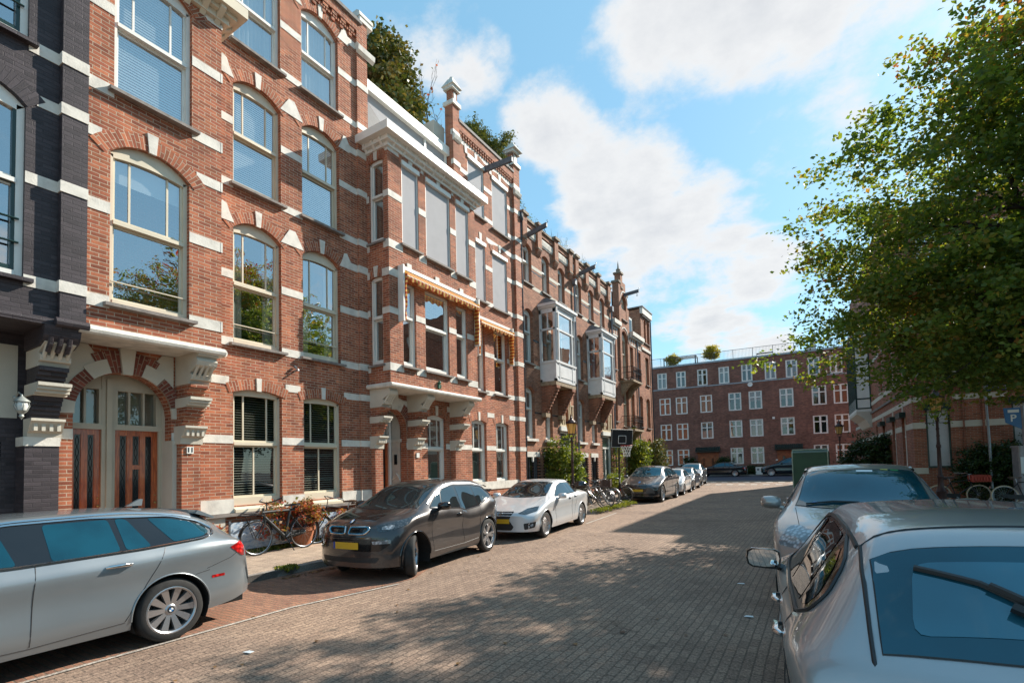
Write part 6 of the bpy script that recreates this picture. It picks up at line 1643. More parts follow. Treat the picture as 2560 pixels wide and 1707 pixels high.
    for xw in (S['fo'], S['fo']+S['wb']):
        for sd_ in (-1, 1):
            yo = sd_*(W-.03); yi = sd_*(W-.42)
            q.lathe([(ra*.985, yo), (ra*.985, yi), (.0, yi)], c=(X(xw), 0, rw), n=20, axis='y', a0=-.45, a1=pi+.45)
        P = [(X(xw)+(ra+.004)*cos(a), rw+(ra+.004)*sin(a)*S.get('arch_h', 1)) for a in [-.2+(pi+.4)*i/26 for i in range(27)]]
        P = [p for p in P if p[1] > c.sill(p[0]+Ln/2)+.02]
        c.line(P, 90, S.get('lip', .010), -.001, l, 6, mirror=True)
    q.build('wheel_well', MATS['under'], root)
    l.build('arch_lip', S.get('lipmat', S['paint']), root, smooth=60)
    q = MB(); q.box(X(.15), X(Ln-.12), -W+.30, W-.30, .20, .48); q.box(X(S['fo']+ra+.02), X(S['fo']+S['wb']-ra-.02), -W+.06, W-.06, .22, .30); q.build('underbody', MATS['under'], root)
    for xw, st in ((S['fo'], S.get('steer', 0)), (S['fo']+S['wb'], 0)):
        for sd_ in (-1, 1):
            wh = bpy.data.objects.new('wheel', None); COL.objects.link(wh); wh.parent = root; wh.location = (X(xw), sd_*(W-S['tw']/2-.03-(.03 if st else 0)), rw); wh.rotation_euler = (0, 0, st if sd_ < 0 else st)
            wheel_parts(wh, S['rt'], S['rr'], S['tw'], S.get('nsp', 10), S.get('spoke', 'plain'), S.get('rimm', MATS['alloy']), sd_, S.get('logo'))
    # mirrors
    if 'mirror' in S:
        mx_, mz = S['mirror'][:2]
        for sd_ in (-1, 1):
            q = MB(); yc = sd_*(c.plan(mx_)*W+.09); k = S['mirror'][2] if len(S['mirror']) > 2 else 1
            vs = []; n = 12
            for j, (xx, sc) in enumerate(((-.10*k, .35), (-.07*k, .75), (-.02*k, .97), (.04*k, 1.0), (.055*k, .97))):
                for i in range(n):
                    a = 2*pi*i/n; ca_, sa_ = cos(a), sin(a); ca_ = math.copysign(abs(ca_)**.6, ca_); sa_ = math.copysign(abs(sa_)**.6, sa_)
                    vs.append((X(mx_)+xx, yc+ca_*.115*k*sc, mz+sa_*.075*k*sc-(.01 if ca_*sd_ < 0 else 0)))
            q.add(vs, [(j*n+i, j*n+(i+1) % n, (j+1)*n+(i+1) % n, (j+1)*n+i) for j in range(4) for i in range(n)]+[tuple(range(n)), tuple(4*n+i for i in range(n))])
            q.tube([(X(mx_)+.0, yc-sd_*.05, mz-.05), (X(mx_)+.0, yc-sd_*.16, mz-.09)], .028*k, 6)
            mo = q.build('wing_mirror', S.get('mirmat', S['paint']), root, smooth=60)
            q = MB(); vs = []
            for i in range(n):
                a = 2*pi*i/n; ca_, sa_ = cos(a), sin(a); ca_ = math.copysign(abs(ca_)**.6, ca_); sa_ = math.copysign(abs(sa_)**.6, sa_); vs.append((X(mx_)+.058*k, yc+ca_*.10*k, mz+sa_*.062*k))
            q.add(vs, [tuple(range(n))]); q.build('mirror_glass', MATS['mirror'], mo)
    for hx, hz in S.get('handles', []):
        for sd_ in (-1, 1):
            o_, nn = c.hit((X(hx), sd_*3, hz), (0, -sd_, 0))
            if o_ is None: continue
            q = MB(); w_ = S.get('hw', .10)
            q.lathe([(0, 0), (.055, .0), (.07, -.006)], c=(o_[0], o_[1]-sd_*.0+sd_*.004, o_[2]), n=14, axis='y', sx=1.5, sy=.62) if False else None
            q.tube([(o_[0]-w_, o_[1]+sd_*.004, o_[2]), (o_[0]-w_*.7, o_[1]+sd_*.028, o_[2]+.006), (o_[0]+w_*.7, o_[1]+sd_*.028, o_[2]+.006), (o_[0]+w_, o_[1]+sd_*.004, o_[2])], [.012, .019, .019, .012], 6)
            ho = q.build('door_handle', S.get('handlemat', S['paint']), root, smooth=60)
            q = MB(); c.decal(ell(-sd_*1*o_[0] if sd_ > 0 else o_[0], hz-.005, .085, .035), 90 if sd_ < 0 else 270, .002, .04, mb=q); q.build('handle_recess', MATS['black_plastic'] if S.get('dark_recess') else S['paint'], ho)
    return root, c
m, nt, out = newmat('mirror'); MATS['mirror'] = m
g_ = N(nt, 'ShaderNodeBsdfGlossy', Roughness=.01); g_.inputs[0].default_value = (.8, .85, .88, 1); L(nt, g_.outputs[0], out.inputs[0])
def D(x, L_): return x-L_/2
def rp(P, r=.03): return roundpoly(P, r)
# ---------------- silver estate car, front left
P1 = paintmat('silver_blue_paint', (.22, .245, .26), .5, .38)
Lw = 4.91
wagon = dict(L=Lw, W=1.86, paint=P1, fo=.86, wb=3.0, rw=.335, rt=.335, rr=.245, ra=.385, tw=.245, nsp=10, spoke='vee', logo=True,
  top=[(0, .60), (.06, .68), (.3, .80), (1.35, .99), (2.12, 1.37), (2.7, 1.445), (3.4, 1.45), (4.05, 1.40), (4.36, 1.33), (4.46, 1.27), (4.66, 1.07), (4.78, 1.0), (4.86, .90), (4.91, .66)],
  edge=[(0, .58), (.06, .64), (.3, .75), (1.2, .94), (1.5, 1.0), (2.15, 1.32), (2.7, 1.395), (3.4, 1.395), (4.0, 1.33), (4.3, 1.24), (4.5, 1.12), (4.7, 1.02), (4.85, .86), (4.91, .64)],
  belt=[(0, .52), (.3, .70), (1.3, .90), (2.2, .955), (3.6, .99), (4.3, 1.02), (4.6, 1.00), (4.8, .93), (4.91, .60)],
  plan=[(0, .80), (.15, .90), (.5, .97), (1.2, 1.0), (4.0, 1.0), (4.5, .97), (4.8, .92), (4.91, .86)],
  we=[(0, .66), (1.2, .78), (1.6, .72), (2.2, .64), (2.8, .635), (3.8, .61), (4.3, .60), (4.6, .66), (4.91, .62)],
  sill=[(0, .26), (.9, .22), (3.8, .23), (4.5, .27), (4.91, .34)], crest=.10, bf=.3, br=.20,
  dlo=[(1.62, 1.03), (2.6, 1.005), (3.6, 1.025), (4.22, 1.06), (4.36, 1.10), (4.38, 1.15), (4.25, 1.245), (3.95, 1.33), (3.2, 1.375), (2.6, 1.37), (2.15, 1.31)],
  side_glass=[[(1.75, 1.045), (2.62, 1.02), (2.52, 1.34), (2.18, 1.29)], [(2.86, 1.02), (3.40, 1.035), (3.36, 1.35), (2.84, 1.35)], [(3.45, 1.035), (3.68, 1.045), (3.52, 1.34), (3.42, 1.35)], [(3.90, 1.06), (4.22, 1.085), (4.32, 1.12), (4.30, 1.17), (4.15, 1.25), (3.92, 1.305), (3.72, 1.33)]],
  screen=[(1.42, .68), (2.18, .56)], trim=MATS['chrome'], trim_r=.014, glass=MATS['blue_glass'],
  mirror=(1.75, 1.02), handles=[(2.35, .87), (3.36, .90)], hw=.11, dark_recess=False, handlemat=MATS['chrome'],
  gaps=[[(2.74, 1.0), (2.72, .8), (2.70, .30)], [(3.80, 1.02), (3.70, .82), (3.55, .56), (3.42, .33)], [(1.55, .95), (1.5, .6), (1.55, .3)], [(1.6, .30), (2.7, .285), (3.42, .32)], [(4.22, .72), (4.5, .80), (4.62, .88)], [(4.0, .66), (4.25, .70)]],
  decals=[('tail_light', MATS['tail_red'], rp([(1.54, .925), (1.68, .975), (1.82, .965), (1.85, .80), (1.70, .80)], .02), 112, .006, True),
          ('side_reflector', MATS['tail_red'], [(.55, .60), (.66, .60), (.66, .63), (.55, .63)], 138, .004, True),
          ('number_plate', MATS['plate_yellow'], [(-.26, .74), (.26, .74), (.26, .85), (-.26, .85)], 180, .006, False)],
  lines=[('roof_rail', MATS['chrome'], [(D(2.25, Lw), .60), (D(2.7, Lw), .59), (D(3.6, Lw), .565), (D(4.2, Lw), .545)], 'top', .016, False), ('roof_rail', MATS['chrome'], [(D(2.25, Lw), -.60), (D(2.7, Lw), -.59), (D(3.6, Lw), -.565), (D(4.2, Lw), -.545)], 'top', .016, False)])
c1, _ = make_car('parked_estate_car', 'silver grey estate car cropped by the left edge of the picture', wagon, (-6.96, 1.34, 0), pi/2)
q = MB(); q.prism([(1.30, 1.445), (1.46, 1.445), (1.47, 1.52), (1.44, 1.525)], lambda p: (p[0], -.025, p[1]), lambda p: (p[0], .025, p[1])); q.build('roof_antenna', P1, c1)
q = MB(); q.prism([(1.82, 1.33), (2.03, 1.255), (2.04, 1.275), (1.85, 1.37)], lambda p: (p[0], -.52, p[1]), lambda p: (p[0], .52, p[1])); q.build('roof_spoiler', P1, c1)
# ---------------- dark hatchback with blue-edged grilles
P2 = paintmat('dark_brown_paint', (.040, .036, .037), .5, .3, dust=.12)
Li = 4.0
i3 = dict(L=Li, W=1.78, paint=P2, fo=.74, wb=2.57, rw=.35, rt=.35, rr=.262, ra=.40, tw=.165, nsp=10, spoke='pair', steer=R_(30), rimm=MATS['alloy'], lip=.014, lipmat=MATS['gloss_black'], glass=MATS['car_glass'],
  top=[(0, .70), (.04, .84), (.12, .93), (.35, 1.02), (.85, 1.13), (1.75, 1.52), (2.3, 1.585), (3.0, 1.58), (3.55, 1.50), (3.72, 1.38), (3.88, 1.10), (3.95, .95), (4.0, .72)],
  edge=[(0, .68), (.04, .80), (.12, .88), (.35, .96), (.8, 1.07), (1.0, 1.13), (1.85, 1.47), (2.3, 1.52), (3.0, 1.50), (3.5, 1.42), (3.7, 1.30), (3.9, 1.02), (4.0, .70)],
  belt=[(0, .62), (.12, .80), (.35, .89), (.8, 1.0), (1.5, 1.05), (2.2, 1.02), (2.5, .95), (3.0, .97), (3.4, 1.10), (3.7, 1.10), (3.9, .96), (4.0, .66)],
  plan=[(0, .86), (.10, .94), (.4, .985), (1.0, .99), (2.0, .98), (3.2, 1.0), (3.6, .99), (3.9, .93), (4.0, .88)],
  we=[(0, .70), (.8, .80), (1.1, .74), (1.9, .66), (3.0, .63), (3.5, .62), (3.8, .66), (4.0, .60)],
  sill=[(0, .24), (.7, .22), (3.0, .25), (4.0, .36)], crest=.13, bf=.34, br=.22, bf3=True,
  side_glass=[[(1.28, 1.12), (1.58, 1.09), (1.72, 1.33), (1.55, 1.29)], [(1.62, 1.09), (2.20, 1.05), (2.24, 1.43), (1.95, 1.43), (1.76, 1.36)], [(2.28, 1.04), (2.42, .995), (2.92, 1.03), (2.90, 1.40), (2.32, 1.43)], [(2.97, 1.05), (3.25, 1.14), (3.55, 1.20), (3.44, 1.33), (2.95, 1.40)]],
  dlo=[(1.22, 1.09), (2.22, 1.02), (2.40, .965), (2.95, 1.0), (3.3, 1.12), (3.62, 1.20), (3.46, 1.37), (3.0, 1.435), (2.2, 1.465), (1.72, 1.385)], lines=[('roof_line', MATS['alloy'], [(D(1.25, Li), 1.17), (D(1.6, Li), 1.345), (D(1.95, Li), 1.475), (D(2.4, Li), 1.505), (D(3.0, Li), 1.475), (D(3.5, Li), 1.395)], 90, .013, True)],
  screen=[(.98, .70), (1.82, .56), .22], trim=MATS['gloss_black'], mirmat=MATS['gloss_black'],
  mirror=(1.42, 1.13, 1.05), handles=[(2.12, .92)], dark_recess=True, handlemat=MATS['gloss_black'],
  gaps=[[(1.28, 1.08), (1.18, .8), (1.25, .34)], [(2.26, 1.0), (2.24, .7), (2.30, .36)], [(2.98, 1.0), (2.92, .75), (2.95, .62)], [(1.25, .34), (2.3, .33), (2.85, .36)], [(2.26, 1.0), (2.30, 1.02)]],
  top_gaps=[[(.55, -.62), (.90, -.72)], [(.55, .62), (.90, .72)]],
  decals=[('headlight', MATS['dark_lamp'], rp([(-.20, .90), (.04, .935), (.36, 1.00), (.30, .90), (.02, .81), (-.20, .80)]), 32, .006, True),
          ('daytime_lamp', MATS['headlamp'], rp([(-.12, .88), (.08, .90), (.06, .84), (-.12, .83)]), 30, .010, True),
          ('fog_lamp', MATS['headlamp'], rp([(-.28, .66), (.02, .68), (.02, .62), (-.26, .61)], .02), 30, .008, True),
          ('bumper_panel', MATS['gloss_black'], rp([(-.74, .60), (-.70, .72), (.70, .72), (.74, .60), (.60, .50), (-.60, .50)]), 0, .003, False),
          ('air_intake', MATS['black_plastic'], rp([(-.55, .32), (-.60, .40), (.60, .40), (.55, .32)]), 0, .004, False),
          ('bonnet_panel', MATS['gloss_black'], [(-1.25, -.46), (-1.25, .46), (-1.75, .40), (-1.75, -.40)], 'top', .002, False),
          ('number_plate', MATS['plate_yellow'], [(-.22, .53), (.26, .53), (.26, .64), (-.22, .64)], 0, .02, False), ('plate_band', MATS['plate_blue'], [(-.26, .53), (-.22, .53), (-.22, .64), (-.26, .64)], 0, .02, False)])
c2_, cc = make_car('parked_hatchback', 'dark brown compact hatchback with two blue-edged grilles, front wheel turned', i3, (-6.62-sin(R_(6))*2.0, 5.55+2.0, 0), pi/2+R_(6))
for s_ in (-1, 1):
    P = rp([(s_*.03, .76), (s_*.05, .885), (s_*.40, .885), (s_*.43, .84), (s_*.36, .765)], .035)
    q = MB(); cc.decal(P, 0, .006, .06, mb=q); g_ = q.build('grille', MATS['gloss_black'], c2_, weld=True)
    q = MB(); cc.line(P, 0, .013, .010, q, 6, closed=True); q.build('grille_rim', MATS['chrome'], g_, smooth=60)
    P3 = [(x*.93+s_*.012, .765+(z-.765)*.82+.010) for x, z in P]; q = MB(); cc.line(P3, 0, .009, .012, q, 5, closed=True); q.build('grille_blue_line', simple('light_blue', (.04, .32, .50), .3, var=0), g_, smooth=60)
q = MB(); cc.decal(ell(0, .95, .042, .034), 0, .012, .02, mb=q); b_ = q.build('badge', MATS['gloss_black'], c2_, weld=True)
q = MB(); cc.decal([(0, .95), (.028, .95), (.02, .968), (0, .974)], 0, .016, .02, mb=q); cc.decal([(0, .95), (-.028, .95), (-.02, .932), (0, .926)], 0, .016, .02, mb=q); q.build('badge_blue', MATS['badge_blue'], b_)
q = MB(); cc.decal([(0, .95), (-.028, .95), (-.02, .968), (0, .974)], 0, .016, .02, mb=q); cc.decal([(0, .95), (.028, .95), (.02, .932), (0, .926)], 0, .016, .02, mb=q); q.build('badge_white', MATS['white_paint'], b_)
# ---------------- generic saloon / hatch / suv family
def carspec(Ln, Wd, Ht, fo, wb, paint, r=.33, kind='saloon', **kw):
    H = Ht; hb = H*.685     # belt
    s = dict(L=Ln, W=Wd, paint=paint, fo=fo, wb=wb, rw=r, rt=r, rr=r*.73, ra=r+.05, tw=.22, bf=.26, br=.20, bf3=False)
    cw = 1.28*Ln/4.6; rf = cw+.86; nose = H*.47
    if kind == 'saloon':
        s['top'] = [(0, nose*.9), (.06, nose), (.3, nose*1.13), (cw, hb*1.03), (rf, H*.965), (rf+.5, H), (rf+1.0, H*.985), (Ln-1.35, H*.90), (Ln-.62, H*.745), (Ln-.12, H*.72), (Ln-.04, H*.66), (Ln, H*.52)]
        s['edge'] = [(0, nose*.88), (.06, nose*.96), (.3, nose*1.06), (cw-.1, hb*.985), (cw+.2, hb*1.06), (rf+.05, H*.915), (rf+.5, H*.955), (rf+1.0, H*.945), (Ln-1.3, H*.86), (Ln-.72, H*.73), (Ln-.1, H*.70), (Ln, H*.50)]
        dl = [(cw+.32, hb+.0), (Ln-1.28, hb+.045), (Ln-1.02, hb+.075), (Ln-1.30, H*.83), (rf+1.0, H*.915), (rf+.35, H*.92), (rf, H*.87)]
        mid = rf+.62; rear0 = Ln-1.52
        s['side_glass'] = [[(cw+.42, hb+.025), (mid-.05, hb+.04), (mid-.08, H*.905), (rf+.35, H*.905), (rf+.02, H*.86)], [(mid+.04, hb+.04), (rear0+.02, hb+.055), (rear0-.12, H*.875), (mid+.02, H*.905)], [(rear0+.08, hb+.055), (Ln-1.16, hb+.085), (rear0-.04, H*.865)]]
        s['rear_screen'] = [(Ln-1.28, .52*Wd/1.8), (Ln-.70, .62*Wd/1.8), .10]
    else:
        dr = .55 if kind == 'hatch' else .48
        s['top'] = [(0, nose*.9), (.06, nose), (.3, nose*1.12), (cw, hb*1.04), (rf, H*.965), (rf+.5, H), (Ln-1.2, H*.985), (Ln-dr, H*.93), (Ln-dr+.18, H*.85), (Ln-.2, H*.66), (Ln-.06, H*.60), (Ln, H*.48)]
        s['edge'] = [(0, nose*.88), (.06, nose*.96), (.3, nose*1.05), (cw-.1, hb*.985), (cw+.2, hb*1.06), (rf+.05, H*.915), (rf+.5, H*.95), (Ln-1.2, H*.93), (Ln-dr, H*.86), (Ln-.25, H*.68), (Ln, H*.46)]
        dl = [(cw+.32, hb), (Ln-1.0, hb+.05), (Ln-.55, hb+.10), (Ln-.62, H*.83), (Ln-1.0, H*.89), (rf+.6, H*.92), (rf, H*.875)]
        mid = rf+.62; rear0 = Ln-1.25
        s['side_glass'] = [[(cw+.42, hb+.025), (mid-.05, hb+.04), (mid-.08, H*.905), (rf+.35, H*.905), (rf+.02, H*.86)], [(mid+.04, hb+.04), (rear0+.02, hb+.055), (rear0-.04, H*.885), (mid+.02, H*.905)], [(rear0+.09, hb+.06), (Ln-.62, hb+.11), (Ln-.70, H*.825), (rear0+.03, H*.87)]]
        s['rear_screen'] = [(Ln-dr+.03, .50*Wd/1.8), (Ln-.26, .60*Wd/1.8), .03]
    s['belt'] = [(0, nose*.8), (.3, nose*.98), (cw, hb*.94), (cw+.6, hb*.97), (Ln-1.2, hb*1.0), (Ln-.3, hb*.97), (Ln, H*.42)]
    s['plan'] = [(0, .80), (.12, .90), (.45, .975), (1.0, 1.0), (Ln-1.0, 1.0), (Ln-.3, .95), (Ln, .85)]
    s['we'] = [(0, .66), (cw-.1, .80), (cw+.2, .76), (rf+.1, .655), (rf+1.2, .63), (Ln-1.0, .62), (Ln-.5, .70 if kind == 'saloon' else .62), (Ln, .62)]
    s['sill'] = [(0, .22+(H-1.43)*.3), (1, .21+(H-1.43)*.3), (Ln-1, .23+(H-1.43)*.3), (Ln, .30+(H-1.43)*.3)]
    s['dlo'] = dl; s['screen'] = [(cw+.06, .66*Wd/1.8), (rf+.0, .555*Wd/1.8), .16]; s['mirror'] = (cw+.42, hb+.02)
    s['handles'] = [(mid-.18, hb-.08), (rear0-.05, hb-.06)]
    s['gaps'] = [[(mid, hb), (mid, .5*H), (mid-.02, .30)], [(rear0+.1, hb+.02), (rear0+.02, .5*H), (rear0-.2, .36)], [(cw+.28, hb*.97), (cw+.2, .5*H), (cw+.25, .30)], [(cw+.28, .27), (rear0-.2, .29)]]
    s['top_gaps'] = [[(.35, -.60*Wd/1.8), (cw-.08, -.68*Wd/1.8)], [(.35, .60*Wd/1.8), (cw-.08, .68*Wd/1.8)]]
    s['decals'] = [('headlight', MATS['headlamp'], rp([(-.26, nose*1.02), (.20, nose*1.13), (.22, nose*1.02), (-.05, nose*.90), (-.26, nose*.91)], .02), 34, .006, True),
        ('grille', MATS['black_plastic'], rp([(-.34, nose*.72), (-.44, nose*.98), (.44, nose*.98), (.34, nose*.72)]), 0, .005, False),
        ('air_intake', MATS['black_plastic'], rp([(-.62, .27+(H-1.43)*.2), (-.55, nose*.60), (.55, nose*.60), (.62, .27+(H-1.43)*.2)]), 0, .004, False),
        ('number_plate', MATS['plate_yellow'], [(-.26, nose*.56), (.26, nose*.56), (.26, nose*.56+.11), (-.26, nose*.56+.11)], 0, .02, False),
        ('tail_light', MATS['tail_red'], rp([(-.22, H*.60), (.2, H*.62), (.2, H*.53), (-.2, H*.52)], .02), 145, .006, True)]
    s.update(kw); return s
P3 = paintmat('pearl_silver_paint', (.60, .61, .62), .3, .36, dust=.05)
lex = carspec(4.62, 1.81, 1.43, .86, 2.80, P3, .325, 'saloon', nsp=14, spoke='thin', trim=MATS['gloss_black'], mirmat=P3)
nz = 1.43*.47
lex['decals'] = [('headlight', MATS['dark_lamp'], rp([(-.30, .66), (-.02, .76), (.28, .80), (.20, .70), (-.10, .63)], .02), 32, .006, True), ('grille', MATS['black_plastic'], rp([(-.30, .26), (-.36, .34), (-.24, .50), (-.34, .70), (.34, .70), (.24, .50), (.36, .34), (.30, .26)], .03), 0, .006, False),
    ('fog_recess', MATS['black_plastic'], rp([(-.18, .42), (.14, .46), (.10, .32), (-.16, .27)]), 28, .004, True), ('fog_lamp', MATS['headlamp'], ell(.02, .38, .04, .04), 28, .010, True), ('tail_light', MATS['tail_red'], rp([(-.22, .90), (.12, .90), (.14, .79), (-.14, .76)], .02), 140, .006, True),
    ('number_plate', MATS['plate_yellow'], [(-.26, .42), (.26, .42), (.26, .53), (-.26, .53)], 0, .03, False)]
c3_, cc = make_car('parked_saloon', 'silver saloon car parked behind the dark hatchback', lex, (-6.72-sin(R_(5))*2.31, 10.3+2.31, 0), pi/2+R_(5))
q = MB(); cc.line(ell(0, .64, .062, .042, 18), 0, .006, .02, q, 5, closed=True); cc.line([(-.012, .67), (-.026, .625), (.035, .625)], 0, .006, .02, q, 5); q.build('badge', MATS['chrome'], c3_)
P4 = paintmat('dark_taupe_paint', (.062, .055, .055), .5, .3, dust=.15)
ix = carspec(4.95, 1.96, 1.69, .86, 3.0, P4, .39, 'suv', nsp=10, spoke='pair', rimm=MATS['alloy'], glass=MATS['blue_glass'], lip=.012, lipmat=MATS['gloss_black'])
nn_ = 1.69*.47
ix['decals'] = [('headlight', MATS['dark_lamp'], rp([(-.34, nn_*1.06), (.26, nn_*1.16), (.24, nn_*1.08), (-.30, nn_*.99)], .01), 34, .006, True), ('grille', MATS['gloss_black'], rp([(-.40, .50), (-.42, .86), (-.04, .86), (-.06, .50)], .08), 0, .008, False), ('grille', MATS['gloss_black'], rp([(.06, .50), (.04, .86), (.42, .86), (.40, .50)], .08), 0, .008, False),
    ('number_plate', MATS['plate_yellow'], [(-.26, .52), (.26, .52), (.26, .63), (-.26, .63)], 0, .02, False), ('air_intake', MATS['gloss_black'], rp([(-.8, .32), (-.78, .45), (.78, .45), (.8, .32)]), 0, .004, False), ('corner_fin', MATS['gloss_black'], rp([(-.06, .36), (-.10, .62), (.02, .66), (.10, .40)]), 34, .004, True), ('tail_light', MATS['tail_red'], rp([(-.3, 1.06), (.2, 1.06), (.2, 1.02), (-.3, 1.02)], .01), 145, .006, True)]
c4_, cc = make_car('parked_suv', 'dark taupe electric SUV nose-on beside the basketball post', ix, (-7.18, 22.45+2.47, 0), pi/2+R_(1.5))
q = MB(); cc.decal(ell(0, .93, .045, .04), 0, .01, .02, mb=q); q.build('badge', MATS['badge_blue'], c4_)
P5 = paintmat('white_paint_car', (.62, .63, .64), .05, .3); P6 = paintmat('graphite_paint', (.17, .175, .185), .6, .3); P7 = paintmat('silver_paint_b', (.33, .34, .35), .7, .3)
G_ROW = 'cars parked along the left kerb'
vw = carspec(4.28, 1.79, 1.47, .88, 2.63, P5, .32, 'hatch', glass=MATS['blue_glass'], nsp=10)
make_car('parked_hatchback', 'white hatchback right behind the dark taupe SUV', vw, (-7.38, 27.75+2.14, ground(0, 30)), pi/2+R_(4))
gr = carspec(4.35, 1.78, 1.46, .86, 2.6, P6, .32, 'saloon', glass=MATS['blue_glass'], nsp=10)
make_car('parked_saloon', 'mid grey car behind the white hatchback', gr, (-7.72, 32.2+2.1, ground(0, 35)), pi/2+R_(4))
mp_ = carspec(4.3, 1.77, 1.62, .84, 2.65, P7, .32, 'suv', glass=MATS['blue_glass'], nsp=10)
make_car('parked_people_carrier', 'tall silver car last in the left parked row', mp_, (-8.08, 36.6+2.1, ground(0, 39)), pi/2+R_(4))
P8 = paintmat('black_paint', (.010, .011, .014), .3, .25); P9 = paintmat('petrol_paint', (.012, .028, .038), .5, .25); P10 = paintmat('blue_paint', (.01, .05, .13), .4, .3)
au = carspec(4.75, 1.82, 1.45, .88, 2.80, P8, .33, 'saloon', glass=MATS['blue_glass'], nsp=10)
make_car('parked_saloon', 'black saloon parked across the far street in front of orange doors', au, (-8.35, 53.6, .3), FA)
vo = carspec(4.93, 1.95, 1.77, .88, 2.98, P9, .385, 'suv', glass=MATS['blue_glass'], nsp=10, rimm=MATS['alloy'])
make_car('parked_suv', 'dark petrol blue SUV parked across the far street', vo, (-2.35, 54.0, .3), FA)
make_car('parked_hatchback', 'blue car across the far street, mostly hidden by the silver SUV', carspec(4.2, 1.78, 1.5, .86, 2.6, P10, .32, 'hatch', glass=MATS['blue_glass']), (3.2, 54.1, .3), FA)

# ---------------- near cars on the right
P11 = paintmat('beige_silver_paint', (.32, .305, .29), .5, .34, dust=.06)
P12 = paintmat('silver_paint', (.36, .365, .37), .5, .34, dust=.03)
su = carspec(4.69, 1.90, 1.76, .92, 2.71, P11, .37, 'suv', glass=MATS['blue_glass'], nsp=5)
hb = 1.76*.685
su['top'] = [(0, .78), (.06, .90), (.3, 1.02), (1.25, 1.20), (2.12, 1.66), (2.6, 1.72), (3.6, 1.72), (4.2, 1.62), (4.4, 1.48), (4.55, 1.1), (4.69, .8)]
su['edge'] = [(0, .76), (.06, .86), (.3, .97), (1.15, 1.15), (1.45, 1.24), (2.15, 1.58), (2.6, 1.65), (3.6, 1.64), (4.2, 1.5), (4.5, 1.1), (4.69, .78)]
su['belt'] = [(0, .66), (.3, .88), (1.2, 1.08), (2.5, 1.15), (4.0, 1.18), (4.69, .7)]
su['screen'] = [(1.30, .72), (2.14, .60), .16]
su['decals'] = [('headlight', MATS['headlamp'], rp([(-.30, .80), (-.30, .98), (.02, 1.03), (.16, 1.02), (.14, .82)], .05), 32, .006, True), ('indicator', MATS['amber'], rp([(-.34, .82), (-.30, .99), (-.20, 1.01), (-.20, .82)], .03), 40, .009, True),
    ('grille', MATS['chrome'], rp([(-.42, .62), (-.45, .86), (.45, .86), (.42, .62)]), 0, .005, False), ('air_intake', MATS['black_plastic'], rp([(-.7, .34), (-.7, .50), (.7, .50), (.7, .34)]), 0, .004, False), ('number_plate', MATS['plate_yellow'], [(-.26, .46), (.26, .46), (.26, .57), (-.26, .57)], 0, .02, False),
    ('parking_sticker', MATS['blind_white'], [(D(1.98, 4.69), .02), (D(1.98, 4.69), -.16), (D(2.03, 4.69), -.16), (D(2.03, 4.69), .02)], 'top', .008, False),
    ('round_sticker', MATS['badge_blue'], ell(D(1.36, 4.69), .50, .02, .035), 'top', .008, False),
    ('green_sticker', simple('sticker_green', (.03, .30, .06), .5, var=0), [(D(2.08, 4.69), -.36), (D(2.08, 4.69), -.44), (D(2.05, 4.69), -.44), (D(2.05, 4.69), -.36)], 'top', .008, False),
    ('yellow_sticker', simple('sticker_yellow', (.55, .50, .08), .5, var=0), [(D(2.08, 4.69), -.25), (D(2.08, 4.69), -.33), (D(2.05, 4.69), -.33), (D(2.05, 4.69), -.25)], 'top', .008, False)]
su['lines'] = [('roof_rail', MATS['gloss_black'], [(D(2.35, 4.69), .62), (D(3.0, 4.69), .60), (D(3.8, 4.69), .58)], 'top', .026, False), ('roof_rail', MATS['gloss_black'], [(D(2.35, 4.69), -.62), (D(3.0, 4.69), -.60), (D(3.8, 4.69), -.58)], 'top', .026, False)]
su['mirror'] = (1.62, 1.22, 1.15)
c11, cc = make_car('parked_suv', 'beige silver SUV facing the viewer on the right, behind the silver hatchback', su, (.45, 6.28+2.345, 0), pi/2-R_(1))
q = MB(); cc.line([(D(1.30, 4.69), .60), (D(1.36, 4.69), .30), (D(1.34, 4.69), .02)], 'top', .012, .02, q, 5); q.build('wiper', MATS['black_plastic'], c11)
q = MB(); cc.line([(D(1.30, 4.69), -.10), (D(1.34, 4.69), -.35), (D(1.42, 4.69), -.62)], 'top', .012, .02, q, 5); q.build('wiper', MATS['black_plastic'], c11)
q = MB(); q.ball((D(2.12, 4.69), 0, 1.56), (.04, .12, .035)); q.build('inner_mirror', MATS['seat_dark'], c11)
Lh = 4.05
